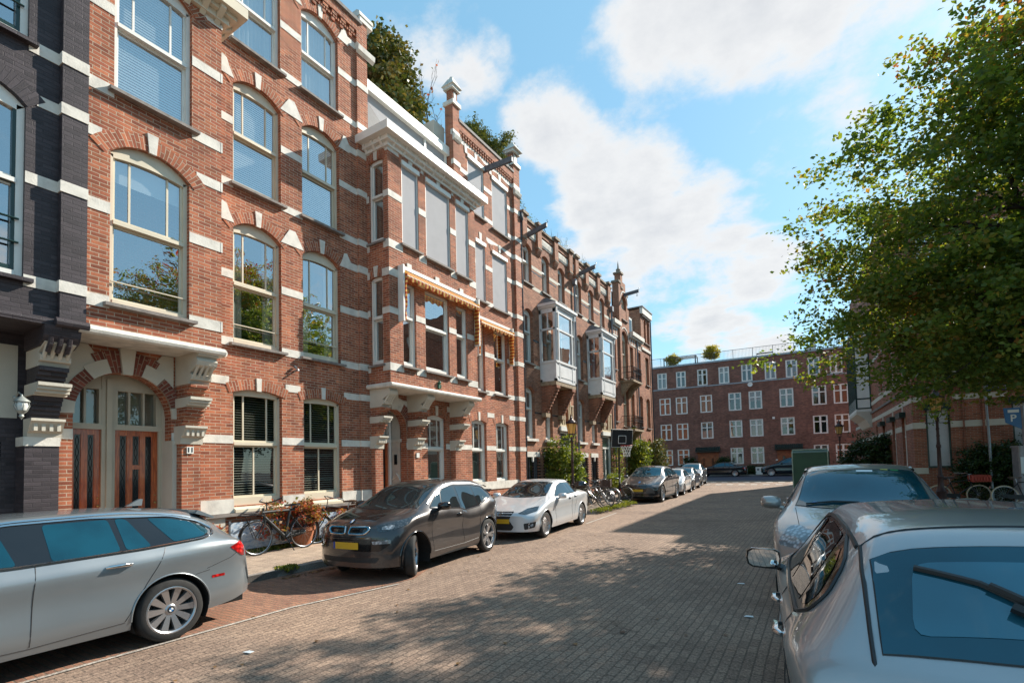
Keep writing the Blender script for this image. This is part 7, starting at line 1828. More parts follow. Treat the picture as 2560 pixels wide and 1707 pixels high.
ht = dict(L=Lh, W=1.80, paint=P12, fo=.84, wb=2.50, rw=.31, rt=.31, rr=.22, ra=.355, tw=.20, nsp=7, spoke='vee', glass=MATS['car_glass'], glass_scr=MATS['blue_glass'],
  top=[(0, .60), (.06, .70), (.3, .82), (1.15, 1.0), (1.90, 1.42), (2.3, 1.475), (2.9, 1.475), (3.30, 1.445), (3.38, 1.43), (3.46, 1.385), (3.82, 1.05), (3.86, 1.03), (3.97, .985), (4.02, .88), (4.05, .62)],
  edge=[(0, .58), (.06, .66), (.3, .77), (1.05, .95), (1.3, 1.01), (1.95, 1.34), (2.3, 1.405), (2.9, 1.40), (3.3, 1.365), (3.5, 1.27), (3.8, 1.03), (3.95, .95), (4.05, .60)],
  belt=[(0, .52), (.3, .72), (1.1, .89), (2.2, .92), (3.2, .96), (3.6, .98), (3.9, .93), (4.05, .56)],
  plan=[(0, .80), (.15, .90), (.5, .97), (1.2, 1.0), (3.3, 1.0), (3.7, .97), (3.95, .92), (4.05, .86)],
  we=[(0, .66), (1.0, .80), (1.3, .75), (2.0, .63), (2.6, .62), (3.3, .625), (3.6, .68), (3.9, .76), (4.05, .70)],
  sill=[(0, .25), (.9, .2), (3.2, .22), (4.05, .32)], crest=.09, bf=.3, br=.22,
  dlo=[(1.40, .955), (2.4, .955), (3.2, .99), (3.42, 1.06), (3.45, 1.15), (3.34, 1.27), (3.0, 1.37), (2.4, 1.385), (1.98, 1.33)],
  side_glass=[[(1.52, .98), (2.36, .98), (2.32, 1.355), (2.02, 1.31)], [(2.44, .98), (3.06, 1.01), (3.0, 1.34), (2.42, 1.36)], [(3.13, 1.015), (3.30, 1.05), (3.36, 1.12), (3.28, 1.22), (3.12, 1.31)]],
  screen=[(1.22, .68), (1.95, .55)], rear_screen=[(3.47, .565), (3.80, .59), .03], seal=.004,
  mirror=(1.55, 1.04, 1.1), handles=[(2.22, .84), (3.02, .87)], handlemat=MATS['chrome'], trim=MATS['black_plastic'], mirmat=MATS['gloss_black'],
  gaps=[[(2.38, .95), (2.36, .7), (2.34, .28)], [(3.12, .98), (3.06, .75), (2.92, .42)], [(1.30, .9), (1.25, .55), (1.3, .28)], [(1.3, .27), (2.34, .26), (2.92, .28)], [(3.20, .70), (3.20, .86), (3.38, .88), (3.40, .72), (3.20, .70)]],
  lines=[('roof_seam', MATS['black_plastic'], [(D(1.9, Lh), .585), (D(2.6, Lh), .578), (D(3.32, Lh), .59)], 'top', .012, False), ('roof_seam', MATS['black_plastic'], [(D(1.9, Lh), -.585), (D(2.6, Lh), -.578), (D(3.32, Lh), -.59)], 'top', .012, False),
     ('tailgate_gap', MATS['black_plastic'], [(D(3.34, Lh), -.58), (D(3.34, Lh), 0), (D(3.34, Lh), .58)], 'top', .005, False), ('tailgate_gap', MATS['black_plastic'], [(D(3.34, Lh), -.58), (D(3.5, Lh), -.60), (D(3.82, Lh), -.62), (D(3.96, Lh), -.61), (D(4.0, Lh), -.60)], 'top', .008, False),
     ('tailgate_gap', MATS['black_plastic'], [(D(3.34, Lh), .58), (D(3.5, Lh), .60), (D(3.82, Lh), .62), (D(3.96, Lh), .61), (D(4.0, Lh), .60)], 'top', .008, False)],
  decals=[('inner_glass', MATS['blue_glass_pale'], rp([(D(3.53, Lh), -.44), (D(3.53, Lh), .44), (D(3.745, Lh), .49), (D(3.745, Lh), -.49)], .05), 'top', .008, False), ('tail_light', MATS['tail_red'], rp([(1.44, .88), (1.60, .91), (1.86, .86), (1.86, .68), (1.66, .64)], .03), 118, .006, True)])
for k_ in ('top', 'edge', 'belt'): ht[k_] = [(x, z+.075*min(1, max(0, (z-.5)/.5))) for x, z in ht[k_]]
for k_ in ('side_glass', 'gaps'): ht[k_] = [[(x, z+.075*min(1, max(0, (z-.5)/.5))) for x, z in g_] for g_ in ht[k_]]
ht['dlo'] = [(x, z+.075) for x, z in ht['dlo']]; ht['handles'] = [(x, z+.05) for x, z in ht['handles']]
c12, cc = make_car('parked_hatchback', 'silver hatchback seen from behind in the bottom right corner', ht, (.615, 6.08-Lh/2, 0), -pi/2+R_(4.5))
q = MB(); cc.line([(D(3.84, Lh), .14), (D(3.76, Lh), -.02), (D(3.67, Lh), -.20)], 'top', .019, .035, q, 6); q.ball((D(3.85, Lh), .16, 1.14), (.035, .04, .03)); cc.line([(D(3.74, Lh), .0), (D(3.60, Lh), -.26), (D(3.55, Lh), -.44)], 'top', .012, .016, q, 5); cc.line([(D(3.70, Lh), -.06), (D(3.61, Lh), -.24)], 'top', .013, .03, q, 5)
q.build('wiper', MATS['black_plastic'], c12)
q = MB(); cc.line([(D(1.42, Lh), 1.018), (D(2.4, Lh), 1.018), (D(3.2, Lh), 1.05)], 90, .010, .004, q, 5, mirror=True); q.build('waist_moulding', MATS['chrome'], c12)
# ================================================================ plants
import numpy as np
RNG = np.random.default_rng(11)
simple('bark', (.06, .045, .035), .9, var=.3, vscale=10, bump=.5)
simple('twig', (.10, .075, .05), .9, var=.2)
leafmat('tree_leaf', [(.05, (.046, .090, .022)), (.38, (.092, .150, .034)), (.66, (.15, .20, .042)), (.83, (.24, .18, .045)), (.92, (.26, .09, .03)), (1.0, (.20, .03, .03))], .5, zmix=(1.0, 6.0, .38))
leafmat('dark_leaf', [(.1, (.012, .028, .010)), (.5, (.028, .055, .016)), (.9, (.06, .09, .02))], .2, rough=.35)
leafmat('magnolia_leaf', [(.1, (.04, .065, .02)), (.45, (.10, .13, .035)), (.7, (.24, .20, .07)), (.95, (.30, .20, .08))], .12, rough=.3)
leafmat('fresh_leaf', [(.1, (.05, .09, .015)), (.5, (.12, .17, .03)), (.9, (.26, .26, .05))], .4)
leafmat('yellow_leaf', [(.1, (.12, .14, .02)), (.5, (.32, .28, .03)), (.9, (.45, .36, .04))], .4)
leafmat('hydrangea_leaf', [(.05, (.06, .10, .02)), (.30, (.14, .15, .03)), (.48, (.36, .15, .07)), (.68, (.42, .10, .06)), (.9, (.40, .04, .05))], .25)
leafmat('pine_leaf', [(.1, (.05, .08, .03)), (.5, (.12, .15, .05)), (.9, (.24, .22, .08))], .15)
leafmat('grass_blade', [(.1, (.05, .08, .012)), (.5, (.13, .17, .03)), (.9, (.28, .26, .06))], .35)
leafmat('fallen_leaf', [(.1, (.10, .05, .02)), (.5, (.22, .12, .04)), (.9, (.10, .03, .02))], .1)
def leaves_mesh(name, C, size, mat, parent=None, squash=.6, up=.5, long=1.6, nrm=None):
    """C: (n,3) leaf centres -> folded leaf quads"""
    n = len(C); d = RNG.normal(size=(n, 3)); d[:, 2] *= squash; d /= np.linalg.norm(d, axis=1)[:, None]+1e-9
    nn = RNG.normal(size=(n, 3)); nn[:, 2] += up*2
    if nrm is not None: nn += nrm
    sd = np.cross(nn, d); sd /= np.linalg.norm(sd, axis=1)[:, None]+1e-9
    s = size*(.65+.7*RNG.random(n))[:, None]
    nz = np.cross(d, sd)
    a = C-d*s*long*.5; b = C+d*s*long*.5; l = C+sd*s*.5+nz*s*.15; r = C-sd*s*.5+nz*s*.15
    V = np.stack([a, l, b, r], 1).reshape(-1, 3).astype(np.float32)
    me = bpy.data.meshes.new(name); me.vertices.add(4*n); me.vertices.foreach_set('co', V.ravel())
    me.loops.add(4*n); me.loops.foreach_set('vertex_index', np.arange(4*n, dtype=np.int32))
    me.polygons.add(n); me.polygons.foreach_set('loop_start', np.arange(0, 4*n, 4, dtype=np.int32)); me.polygons.foreach_set('loop_total', np.full(n, 4, dtype=np.int32))
    me.update(calc_edges=True); me.materials.append(mat)
    o = bpy.data.objects.new(name, me); COL.objects.link(o); o.parent = parent
    return o
def blob_pts(rad, ntw, per, spread, hollow=.45, lump=.22, seed=0, zmin=None, flat=.4):
    """twig centres through an uneven ellipsoid, leaves round every twig"""
    g = np.random.default_rng(seed); rad = np.array(rad, float)
    d = g.normal(size=(ntw, 3)); d /= np.linalg.norm(d, axis=1)[:, None]
    r = (hollow+(1-hollow)*g.random(ntw)**.6)
    ph = g.random(6)*6
    lum = 1+lump*(np.sin(d[:, 0]*4.1+ph[0])*np.sin(d[:, 1]*3.7+ph[1])+.7*np.sin(d[:, 2]*6.3+ph[2])*np.cos(d[:, 0]*7+ph[3])+.5*np.sin(d[:, 1]*11+ph[4]))
    T = d*(r*lum)[:, None]*rad
    k = np.maximum(3, (per*(.5+g.random(ntw))).astype(int)); idx = np.repeat(np.arange(ntw), k)
    off = g.normal(size=(len(idx), 3))*spread; off[:, 2] *= flat
    off += d[idx]*np.abs(g.normal(size=len(idx)))[:, None]*spread*.8
    P = T[idx]+off
    if zmin is not None: P = P[P[:, 2] > zmin]
    return P, T
def branches(mb, T, base, trunk_top, n, r0, g, mi=0):
    """limbs from the trunk top out to some of the twig centres"""
    for i in g.choice(len(T), n, replace=False):
        t = T[i]; k = g.random()*.5; s = base+(trunk_top-base)*(.55+.45*g.random())
        mid = s+(t-s)*.5+np.array([g.normal()*.15, g.normal()*.15, .12*np.linalg.norm(t-s)])
        L_ = np.linalg.norm(t-s); pts = []
        for j in range(7):
            u = j/6; p = (1-u)**2*s+2*u*(1-u)*mid+u*u*t; pts.append(p+g.normal(size=3)*.03*L_*(u*(1-u)*2))
        mb.tube(pts, [r0*(1-u)**1.0*(.5+.5*min(1, L_/4))+.006 for u in [j/6 for j in range(7)]], 6)
def bush(name, label, cat, loc, rad, ntw, per, spread, leaf, mat, seed=1, group=None, stem=True, h0=0., hollow=.35, lump=.22, sub='foliage', parent=None, up=.5, long=1.6):
    t = parent or thing(name, label, cat, loc, 0, group)
    P, T = blob_pts(rad, ntw, per, spread, hollow, lump, seed, zmin=-rad[2]*.98)
    o = leaves_mesh(sub, P, leaf, mat, t, up=up, long=long); o.location = (0, 0, h0+rad[2])
    if stem:
        g = np.random.default_rng(seed+5); q = MB(); zc = np.array([0, 0, h0+rad[2]])
        b = np.array([0., 0, 0]); tt = np.array([0, 0, h0+rad[2]*.9])
        q.tube([(0, 0, 0), (.02, .01, (h0+rad[2])*.5), (0, 0, h0+rad[2]*.9)], [max(.012, rad[0]*.05), max(.01, rad[0]*.04), .01], 6)
        branches(q, T+zc, b, tt, min(14, len(T)), max(.008, rad[0]*.03), g); q.build('stem', MATS['bark'], t)
    return t
# ---- the big street tree on the right
TR = thing('street_tree', 'large leafy street tree with reddening upper leaves overhanging from the right', 'tree', (6.55, 15.9, .11))
P, T = blob_pts((6.05, 5.2, 5.9), 2900, 80, .23, .25, .19, 21, flat=.42)
g = np.random.default_rng(3)
keep = P[:, 2] > -5.1; P = P[keep]
P[:, 0] += np.maximum(0, P[:, 2]+.8)*.43; T[:, 0] += np.maximum(0, T[:, 2]+.8)*.43
# droopy lower skirt towards the street
P2, T2 = blob_pts((5.2, 4.0, 1.7), 560, 76, .25, .25, .22, 22, flat=.45); P2[:, 2] -= 3.25; P2[:, 0] -= 1.25
# thin outer sprays that break the outline
gs = np.random.default_rng(91); SP = []
for _ in range(230):
    d = gs.normal(size=3); d /= np.linalg.norm(d); r0 = np.array([6.0, 5.1, 5.8])*d; r0[0] += max(0, r0[2]+.8)*.43
    if r0[2] < -4: continue
    o_ = d+np.array([0, 0, .25])+gs.normal(size=3)*.3; o_ /= np.linalg.norm(o_)
    for u in np.linspace(0, 1, 9): SP.append(r0+o_*u*(.5+.7*gs.random())+gs.normal(size=(9, 3))*.09)
P = np.vstack([P, P2]+SP)
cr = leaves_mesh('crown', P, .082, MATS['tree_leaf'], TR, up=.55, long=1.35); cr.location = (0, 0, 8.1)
q = MB(); q.tube([(0, 0, -.1), (.02, 0, .4), (.0, .05, 1.6), (-.06, .1, 2.8), (-.1, .1, 3.6)], [.30, .23, .20, .19, .17], 12)
q.build('trunk', MATS['bark'], TR, smooth=60)
q = MB(); branches(q, np.vstack([T[:900], T2[:90]+np.array([-1.25, 0, -3.6])])+np.array([0, 0, 8.1]), np.array([0, 0, 2.4]), np.array([-.3, .1, 6.5]), 110, .085, g)
for a in range(6):
    an = a*1.05+.3; q.tube([(-.1, .1, 3.3), (1.2*cos(an), 1.2*sin(an), 5.0), (2.2*cos(an+.2), 2.2*sin(an+.2), 7.4), (2.8*cos(an+.3), 2.8*sin(an+.3), 10.2)], [.14, .10, .07, .03], 8)
q.tube([(-.1, .1, 3.0), (-1.2, -.4, 3.55), (-2.4, -.8, 4.2), (-3.6, -1.3, 5.4)], [.13, .10, .08, .04], 8)
q.build('limbs', MATS['bark'], TR, smooth=60)
# ---- bushes by the corner house
bush('shrub', 'big dark round shrub left of the roller shutters, beyond the silver SUV', 'shrub', (2.62, 32.2, .3), (1.35, 1.2, 1.30), 420, 42, .14, .075, MATS['dark_leaf'], 31, h0=.1)
bush('shrub', 'wide dark shrub in front of the corner house behind the bicycles', 'shrub', (5.35, 24.75, .11), (.95, .5, 1.02), 420, 34, .11, .06, MATS['dark_leaf'], 32)
bush('shrub', 'dark shrub at the right picture edge behind the parking meter', 'shrub', (7.0, 25.0, .11), (1.0, .45, 1.25), 380, 34, .12, .06, MATS['dark_leaf'], 33)
# ---- along the left houses
bush('tall_shrub', 'tall sunlit yellow-green shrub beside the left street lamp', 'shrub', (-9.75, 20.35, .11), (.78, .85, 1.35), 320, 38, .13, .07, MATS['fresh_leaf'], 41, h0=.0)
bush('climbing_plant', 'thin climbing plant winding up the grey downpipe', 'climber', (-10.25, 28.75, .11), (.30, .45, 1.75), 70, 16, .10, .06, MATS['fresh_leaf'], 42)
bush('hedge', 'low clipped green hedge below the farther brown house', 'hedge', (-9.9, 27.4, .11), (.45, 1.1, .55), 220, 36, .09, .05, MATS['fresh_leaf'], 43, stem=False, hollow=.2, lump=.05)
bush('climbing_plant', 'bright green climber on the balcony house wall', 'climber', (-10.05, 32.2, .15), (.55, .8, 1.7), 230, 34, .14, .08, MATS['fresh_leaf'], 44)
bush('climbing_plant', 'pale flowering climber at the corner house', 'climber', (-9.95, 35.4, .2), (.75, 1.3, 1.55), 330, 34, .15, .085, MATS['magnolia_leaf'], 45)
bush('shrub', 'grey-green low shrub at the foot of the tall yellow shrub', 'shrub', (-9.8, 19.0, .11), (.40, .5, .45), 110, 30, .09, .045, MATS['magnolia_leaf'], 46)
# hydrangeas by the red house
def hydr(x, y, r, n, label, seed, rot=1, pot=False):
    t = thing('hydrangea', label, 'shrub', (x, y, .11)); h0 = .0
    if pot:
        q = MB(); q.lathe([(.0, 0), (.17, 0), (.25, .34), (.28, .36), (.28, .44), (.245, .44), (.23, .40), (0, .40)], n=20); q.build('pot', simple('terracotta', (.42, .15, .07), .8, var=.12), t, smooth=40); h0 = .38
    bush('', '', '', None, (r, r, r*.75), n, 22, .07, .05, MATS['hydrangea_leaf'], seed, h0=h0+.05, parent=t, hollow=.2)
    g = np.random.default_rng(seed); H_ = []
    for i in range(int(n*.35)):
        d = g.normal(size=3); d[2] = abs(d[2]); d /= np.linalg.norm(d); c = d*np.array([r, r, r*.75])*(.85+.25*g.random()); H_.append(c+g.normal(size=(34, 3))*.032)
    o = leaves_mesh('flower_heads', np.vstack(H_), .026, leafmat('hydrangea_flower', [(.1, (.30, .05, .05)), (.5, (.45, .16, .10)), (.9, (.50, .30, .16))], .2) if 'hydrangea_flower' not in MATS else MATS['hydrangea_flower'], t, long=1.0); o.location = (0, 0, h0+.05+r*.75)
G_H = 'hydrangeas in front of the red house'
hydr(-10.25, 5.0, .46, 90, 'reddish hydrangea behind the silver estate car', 51)
hydr(-10.2, 7.33, .37, 95, 'hydrangea in a terracotta pot behind the dark city bicycle', 52, pot=True)
hydr(-10.2, 8.75, .40, 80, 'hydrangea next to the second front door, behind the upright bicycle', 53)
bush('potted_fern', 'dried bushy plant low in front of the painted boards', 'plant', (-10.2, 6.65, .3), (.35, .32, .42), 60, 14, .07, .05, MATS['hydrangea_leaf'], 54, stem=False)
# ---- roof plants
bush('roof_tree', 'dense evergreen tree on the roof above the red house', 'tree', (-13.1, 12.75, 12.4), (1.25, 1.35, 2.55), 480, 52, .20, .10, MATS['magnolia_leaf'], 61, hollow=.4, lump=.10)
bt = thing('bare_tree', 'almost bare little tree on the roof between evergreen and pinnacle', 'tree', (-13, 15.1, 12.4)); q = MB(); g = np.random.default_rng(8); tips = []
def twig(p, d, l, r, k):
    e = p+d*l; q.tube([p, (p+e)/2+g.normal(size=3)*.03*l, e], [r, r*.8, r*.55], 5, caps=False)
    if k == 0: tips.append(e); return
    for j in range(3 if k > 1 else 2):
        nd = d+g.normal(size=3)*.45; nd[2] += .12; nd /= np.linalg.norm(nd); twig(p+(e-p)*(.5+.5*(j+1)/3), nd, l*.66, r*.55, k-1)
twig(np.array([0, 0, 0.]), np.array([0, .05, 1.]), 2.3, .05, 4); q.build('branches', MATS['twig'], bt)
leaves_mesh('leaves', np.array(tips)[g.choice(len(tips), 30, replace=False)], .09, MATS['hydrangea_leaf'], bt)
pn = thing('roof_pine', 'open-branched pine on the roof behind the right pinnacle', 'tree', (-13, 19.6, 12.4)); q = MB(); C_ = []; g = np.random.default_rng(9)
q.tube([(0, 0, 0), (.05, .1, 2.5), (.1, .1, 5.6)], [.09, .07, .02], 6)
for i in range(40):
    z = 1.5+4.0*i/40; a = g.random()*6.28; l = (1.9-.26*(z-1.5))*(.6+.5*g.random()); e = np.array([l*cos(a), l*sin(a), z+.35*l+.3]); s = np.array([.08, .1, z]); q.tube([s, (s+e)/2+np.array([0, 0, -.05]), e], [.03, .02, .008], 5)
    for k in range(14):
        u = .35+.65*g.random(); c = s+(e-s)*u+g.normal(size=3)*.13; C_.append(c+g.normal(size=(26, 3))*np.array([.10, .10, .09]))
q.build('trunk', MATS['bark'], pn); leaves_mesh('needles', np.vstack(C_), .05, MATS['pine_leaf'], pn, long=2.4, up=1.2)
g = np.random.default_rng(14)
for i, (y, lb) in enumerate(((19.0, 'first tuft of weeds growing on the brown parapet nearest the red house'), (22.3, 'taller weed on the brown parapet with a seed head'), (25.6, 'thin weeds on the parapet over the farther oriel'))):
    t = thing('roof_weeds', lb, 'weeds', (-10.55, y, 12.62)); q = MB()
    for k in range(16):
        x, yy = g.normal()*.1, g.normal()*.55; h = .2+.45*g.random()*(1.5 if i == 1 and k == 3 else 1); q.tube([(x, yy, 0), (x+g.normal()*.04, yy+g.normal()*.04, h*.6), (x+g.normal()*.08, yy+g.normal()*.08, h)], [.008, .006, .004], 4)
    q.build('stalks', MATS['twig'], t); leaves_mesh('leaves', np.column_stack([g.normal(size=90)*.12, g.normal(size=90)*.55, g.random(90)*.35]), .035, MATS['fresh_leaf'], t)
# roof terrace and far plants
def fpt(a, d, z): return (-4+(a+4)*cos(FA), FY+(a+4)*sin(FA)-d, z)
bush('terrace_plant', 'yellow bushy plant at the left end of the far roof terrace', 'plant', fpt(-13.7, -1.0, 12.66), (.65, .5, .75), 120, 24, .14, .09, MATS['yellow_leaf'], 71)
bush('terrace_plant', 'yellow-green bushy plant taller than the terrace railing', 'plant', fpt(-9.6, -1.0, 13.0), (.75, .5, .75), 140, 26, .14, .09, MATS['yellow_leaf'], 72)
bush('wall_shrub', 'dark shrub left of the orange double doors', 'shrub', fpt(-12.0, .6, .4), (.8, .4, .95), 120, 24, .14, .09, MATS['dark_leaf'], 73)
bush('wall_shrub', 'dark shrub right of the orange double doors', 'shrub', fpt(-8.6, .6, .4), (.7, .4, .9), 120, 24, .14, .09, MATS['dark_leaf'], 74)
bush('wall_shrub', 'low planting under the ground-floor windows behind the two far cars', 'shrub', fpt(-6.3, .7, .35), (2.2, .35, .45), 150, 24, .14, .09, MATS['dark_leaf'], 75, stem=False)
# verge, weeds and fallen leaves
def tufts(name, pts, n, h, mat, rnd=.1):
    g = np.random.default_rng(len(pts)+n); C_ = []
    for i in range(n):
        t = g.random()*(len(pts)-1); k = int(t); u = t-k; p = np.array(pts[k])*(1-u)+np.array(pts[k+1])*u
        c = p[:2]+g.normal(size=2)*rnd; z = p[2] if len(p) > 2 else 0
        C_.append(np.column_stack([c[0]+g.normal(size=7)*.02, c[1]+g.normal(size=7)*.02, z+g.random(7)*h]))
    o = leaves_mesh(name, np.vstack(C_), .03, mat, None, squash=3, up=-.3, long=2.2); o['kind'] = 'stuff'; return o
tufts('grass', [(-6.98, 17.2, .10), (-6.96, 19.0, .10), (-6.98, 21.0, .10), (-7.6, 22.0, .10)], 620, .07, MATS['grass_blade'], .13)
tufts('grass', [(-8.05, 5.4, .10), (-8.05, 5.6, .10)], 60, .05, MATS['grass_blade'], .06)
tufts('weeds', [(-10.35, 5.3, .11), (-10.33, 7.0, .11), (-10.35, 9.6, .11)], 380, .07, MATS['grass_blade'], .08)
tufts('weeds', [(-10.38, 18.3, .11), (-10.38, 24, .11), (-10.38, 29, .11)], 260, .12, MATS['grass_blade'], .08)
g = np.random.default_rng(77)
fl = np.vstack([np.column_stack([-7.82+np.abs(g.normal(size=160))*.09, 5.2+g.random(160)*2.4, np.full(160, .014)]), np.column_stack([-8+g.random(260)*10, g.random(260)*26, np.full(260, .012)]), np.column_stack([2+g.random(500)*6, 10+g.random(500)*16, np.full(500, .125)]), np.column_stack([-7.1+g.normal(size=90)*.25, 17+g.random(90)*4.5, np.full(90, .12)])])
o = leaves_mesh('fallen_leaves', fl, .045, MATS['fallen_leaf'], None, squash=.05, up=4, long=1.3); o['kind'] = 'stuff'
# ================================================================ street furniture and bicycles
simple('lamp_iron', (.045, .018, .016), .45, metal=.2, var=.15)
def lamp(label, x, y, z, sc=1.0):
    t = thing('street_lamp', label, 'street lamp', (x, y, z), .3)
    q = MB()
    q.lathe([(.0, 0), (.16, 0), (.16, .10), (.13, .14), (.125, .50), (.14, .54), (.10, .60), (.075, .72), (.07, .95), (.085, .98), (.085, 1.02), (.055, 1.08), (.05, 1.9), (.065, 1.93), (.065, 1.99), (.042, 2.05), (.036, 2.72), (.055, 2.75), (.055, 2.80), (.035, 2.86), (.03, 2.95)], n=14)
    for k in range(3): z0 = 2.05+.22*k; q.lathe([(.045, z0), (.052, z0+.02), (.045, z0+.04)], n=12)
    q.build('post', MATS['lamp_iron'], t, smooth=35)
    q = MB(); q.tube([(-.30, 0, 2.70), (.30, 0, 2.70)], .012, 6); q.ball((-.30, 0, 2.70), .03); q.ball((.30, 0, 2.70), .03); q.build('ladder_bar', MATS['lamp_iron'], t, smooth=50)
    q = MB()
    for k in range(4):
        a = pi/4+k*pi/2; q.tube([(.03*cos(a), .03*sin(a), 2.84), (.10*cos(a), .10*sin(a), 2.90), (.13*cos(a), .13*sin(a), 2.99), (.115*cos(a), .115*sin(a), 3.06)], .011, 5)
    for k in range(6):
        a = k*pi/3; q.tube([(.13*cos(a), .13*sin(a), 3.06), (.215*cos(a), .215*sin(a), 3.50)], .008, 4)
    q.lathe([(.12, 3.04), (.135, 3.05), (.135, 3.07), (.12, 3.08)], n=6); q.lathe([(.20, 3.48), (.235, 3.49), (.235, 3.53), (.21, 3.55)], n=12)
    for k in range(12):
        a = k*pi/6; q.ball((.225*cos(a), .225*sin(a), 3.56), (.018, .018, .032), 6, 4)
    q.build('lantern_frame', MATS['lamp_iron'], t)
    q = MB(); q.lathe([(.225, 3.52), (.16, 3.60), (.08, 3.66), (.06, 3.70), (.07, 3.73), (.04, 3.76), (.02, 3.80), (.03, 3.83), (0, 3.90)], n=12); q.build('cap', MATS['lamp_iron'], t, smooth=40)
    q = MB(); q.lathe([(.128, 3.075), (.208, 3.49)], n=6); q.build('lantern_pane', MATS['lamp_pane'], t)
    q = MB(); q.lathe([(0, 3.15), (.03, 3.15), (.045, 3.25), (.03, 3.34), (0, 3.36)], n=8); q.build('bulb', MATS['milk_glass'], t, smooth=60)
    t.scale = (sc, sc, sc); return t
m, nt, out = newmat('lamp_pane'); MATS['lamp_pane'] = m
b = N(nt, 'ShaderNodeBsdfPrincipled', Roughness=.25); b.inputs['Base Color'].default_value = (.75, .52, .20, 1); tl = N(nt, 'ShaderNodeBsdfTranslucent'); tl.inputs[0].default_value = (1.0, .72, .30, 1); mx = N(nt, 'ShaderNodeMixShader'); mx.inputs[0].default_value = .5
L(nt, b.outputs[0], mx.inputs[1]); L(nt, tl.outputs[0], mx.inputs[2]); L(nt, mx.outputs[0], out.inputs[0])
lamp('cast-iron lantern with sunlit yellow glass beside the pile of bicycles', -8.40, 18.3, .11, .96)
lamp('cast-iron lantern standing in front of the roller shutter', 3.33, 21.1, .11, 1.03)
lamp('farthest cast-iron lantern, in front of the dark apartment block', 1.03*1.03, 33.4*1.03, .15, 1.0)
# basketball post
t = thing('basketball_hoop', 'portable basketball post with black backboard at the end of the bicycle pile', 'basketball hoop', (-7.8, 22.0, .11), R_(-28)); t.scale = (1.13, 1.13, 1.13)
q = MB(); q.tube([(0, 0, .1), (.03, 0, 1.5), (.08, 0, 2.5)], .035, 8); q.build('post', MATS['black_metal'], t); q = MB(); q.box(-.5, .1, -.35, .35, 0, .14); q.build('base', MATS['black_plastic'], t)
q = MB(); q.bbox((.22, 0, 2.52), (.04, 1.12, .72), Matrix.Rotation(R_(6), 3, 'Y')); bb = q.build('backboard', MATS['black_plastic'], t)
q = MB()
def bl(y0, z0, y1, z1): q.tube([(.262-(z0-2.5)*-.1, y0, z0), (.262-(z1-2.5)*-.1, y1, z1)], .011, 4)
for a_ in ((-.20, 2.32, .20, 2.32), (.20, 2.32, .20, 2.62), (.20, 2.62, -.20, 2.62), (-.20, 2.62, -.20, 2.32)): bl(*a_)
for a_ in ((-.55, 2.17, .55, 2.17), (.55, 2.17, .55, 2.87), (.55, 2.87, -.55, 2.87), (-.55, 2.87, -.55, 2.17)): q.tube([(.262-(a_[1]-2.5)*-.1, a_[0], a_[1]), (.262-(a_[3]-2.5)*-.1, a_[2], a_[3])], .006, 4)
q.build('board_lines', MATS['white_paint'], bb)
q = MB(); q.tube([(.48+.225*cos(a), .225*sin(a), 2.22) for a in [2*pi*i/20 for i in range(20)]], .012, 6, closed=True); q.tube([(.22, 0, 2.22), (.27, 0, 2.22)], .03, 6); hp = q.build('hoop', simple('hoop_red', (.45, .03, .02), .4), t, smooth=50)
q = MB(); nn = 12
for i in range(nn):
    for sg in (-1, 1):
        q.tube([(.48+r_*cos(2*pi*(i+sg*k*.5)/nn), r_*sin(2*pi*(i+sg*k*.5)/nn), 2.22-k*.11) for k, r_ in enumerate((.225, .19, .155, .13, .125))], .006, 4)
q.build('net', MATS['white_paint'], hp)
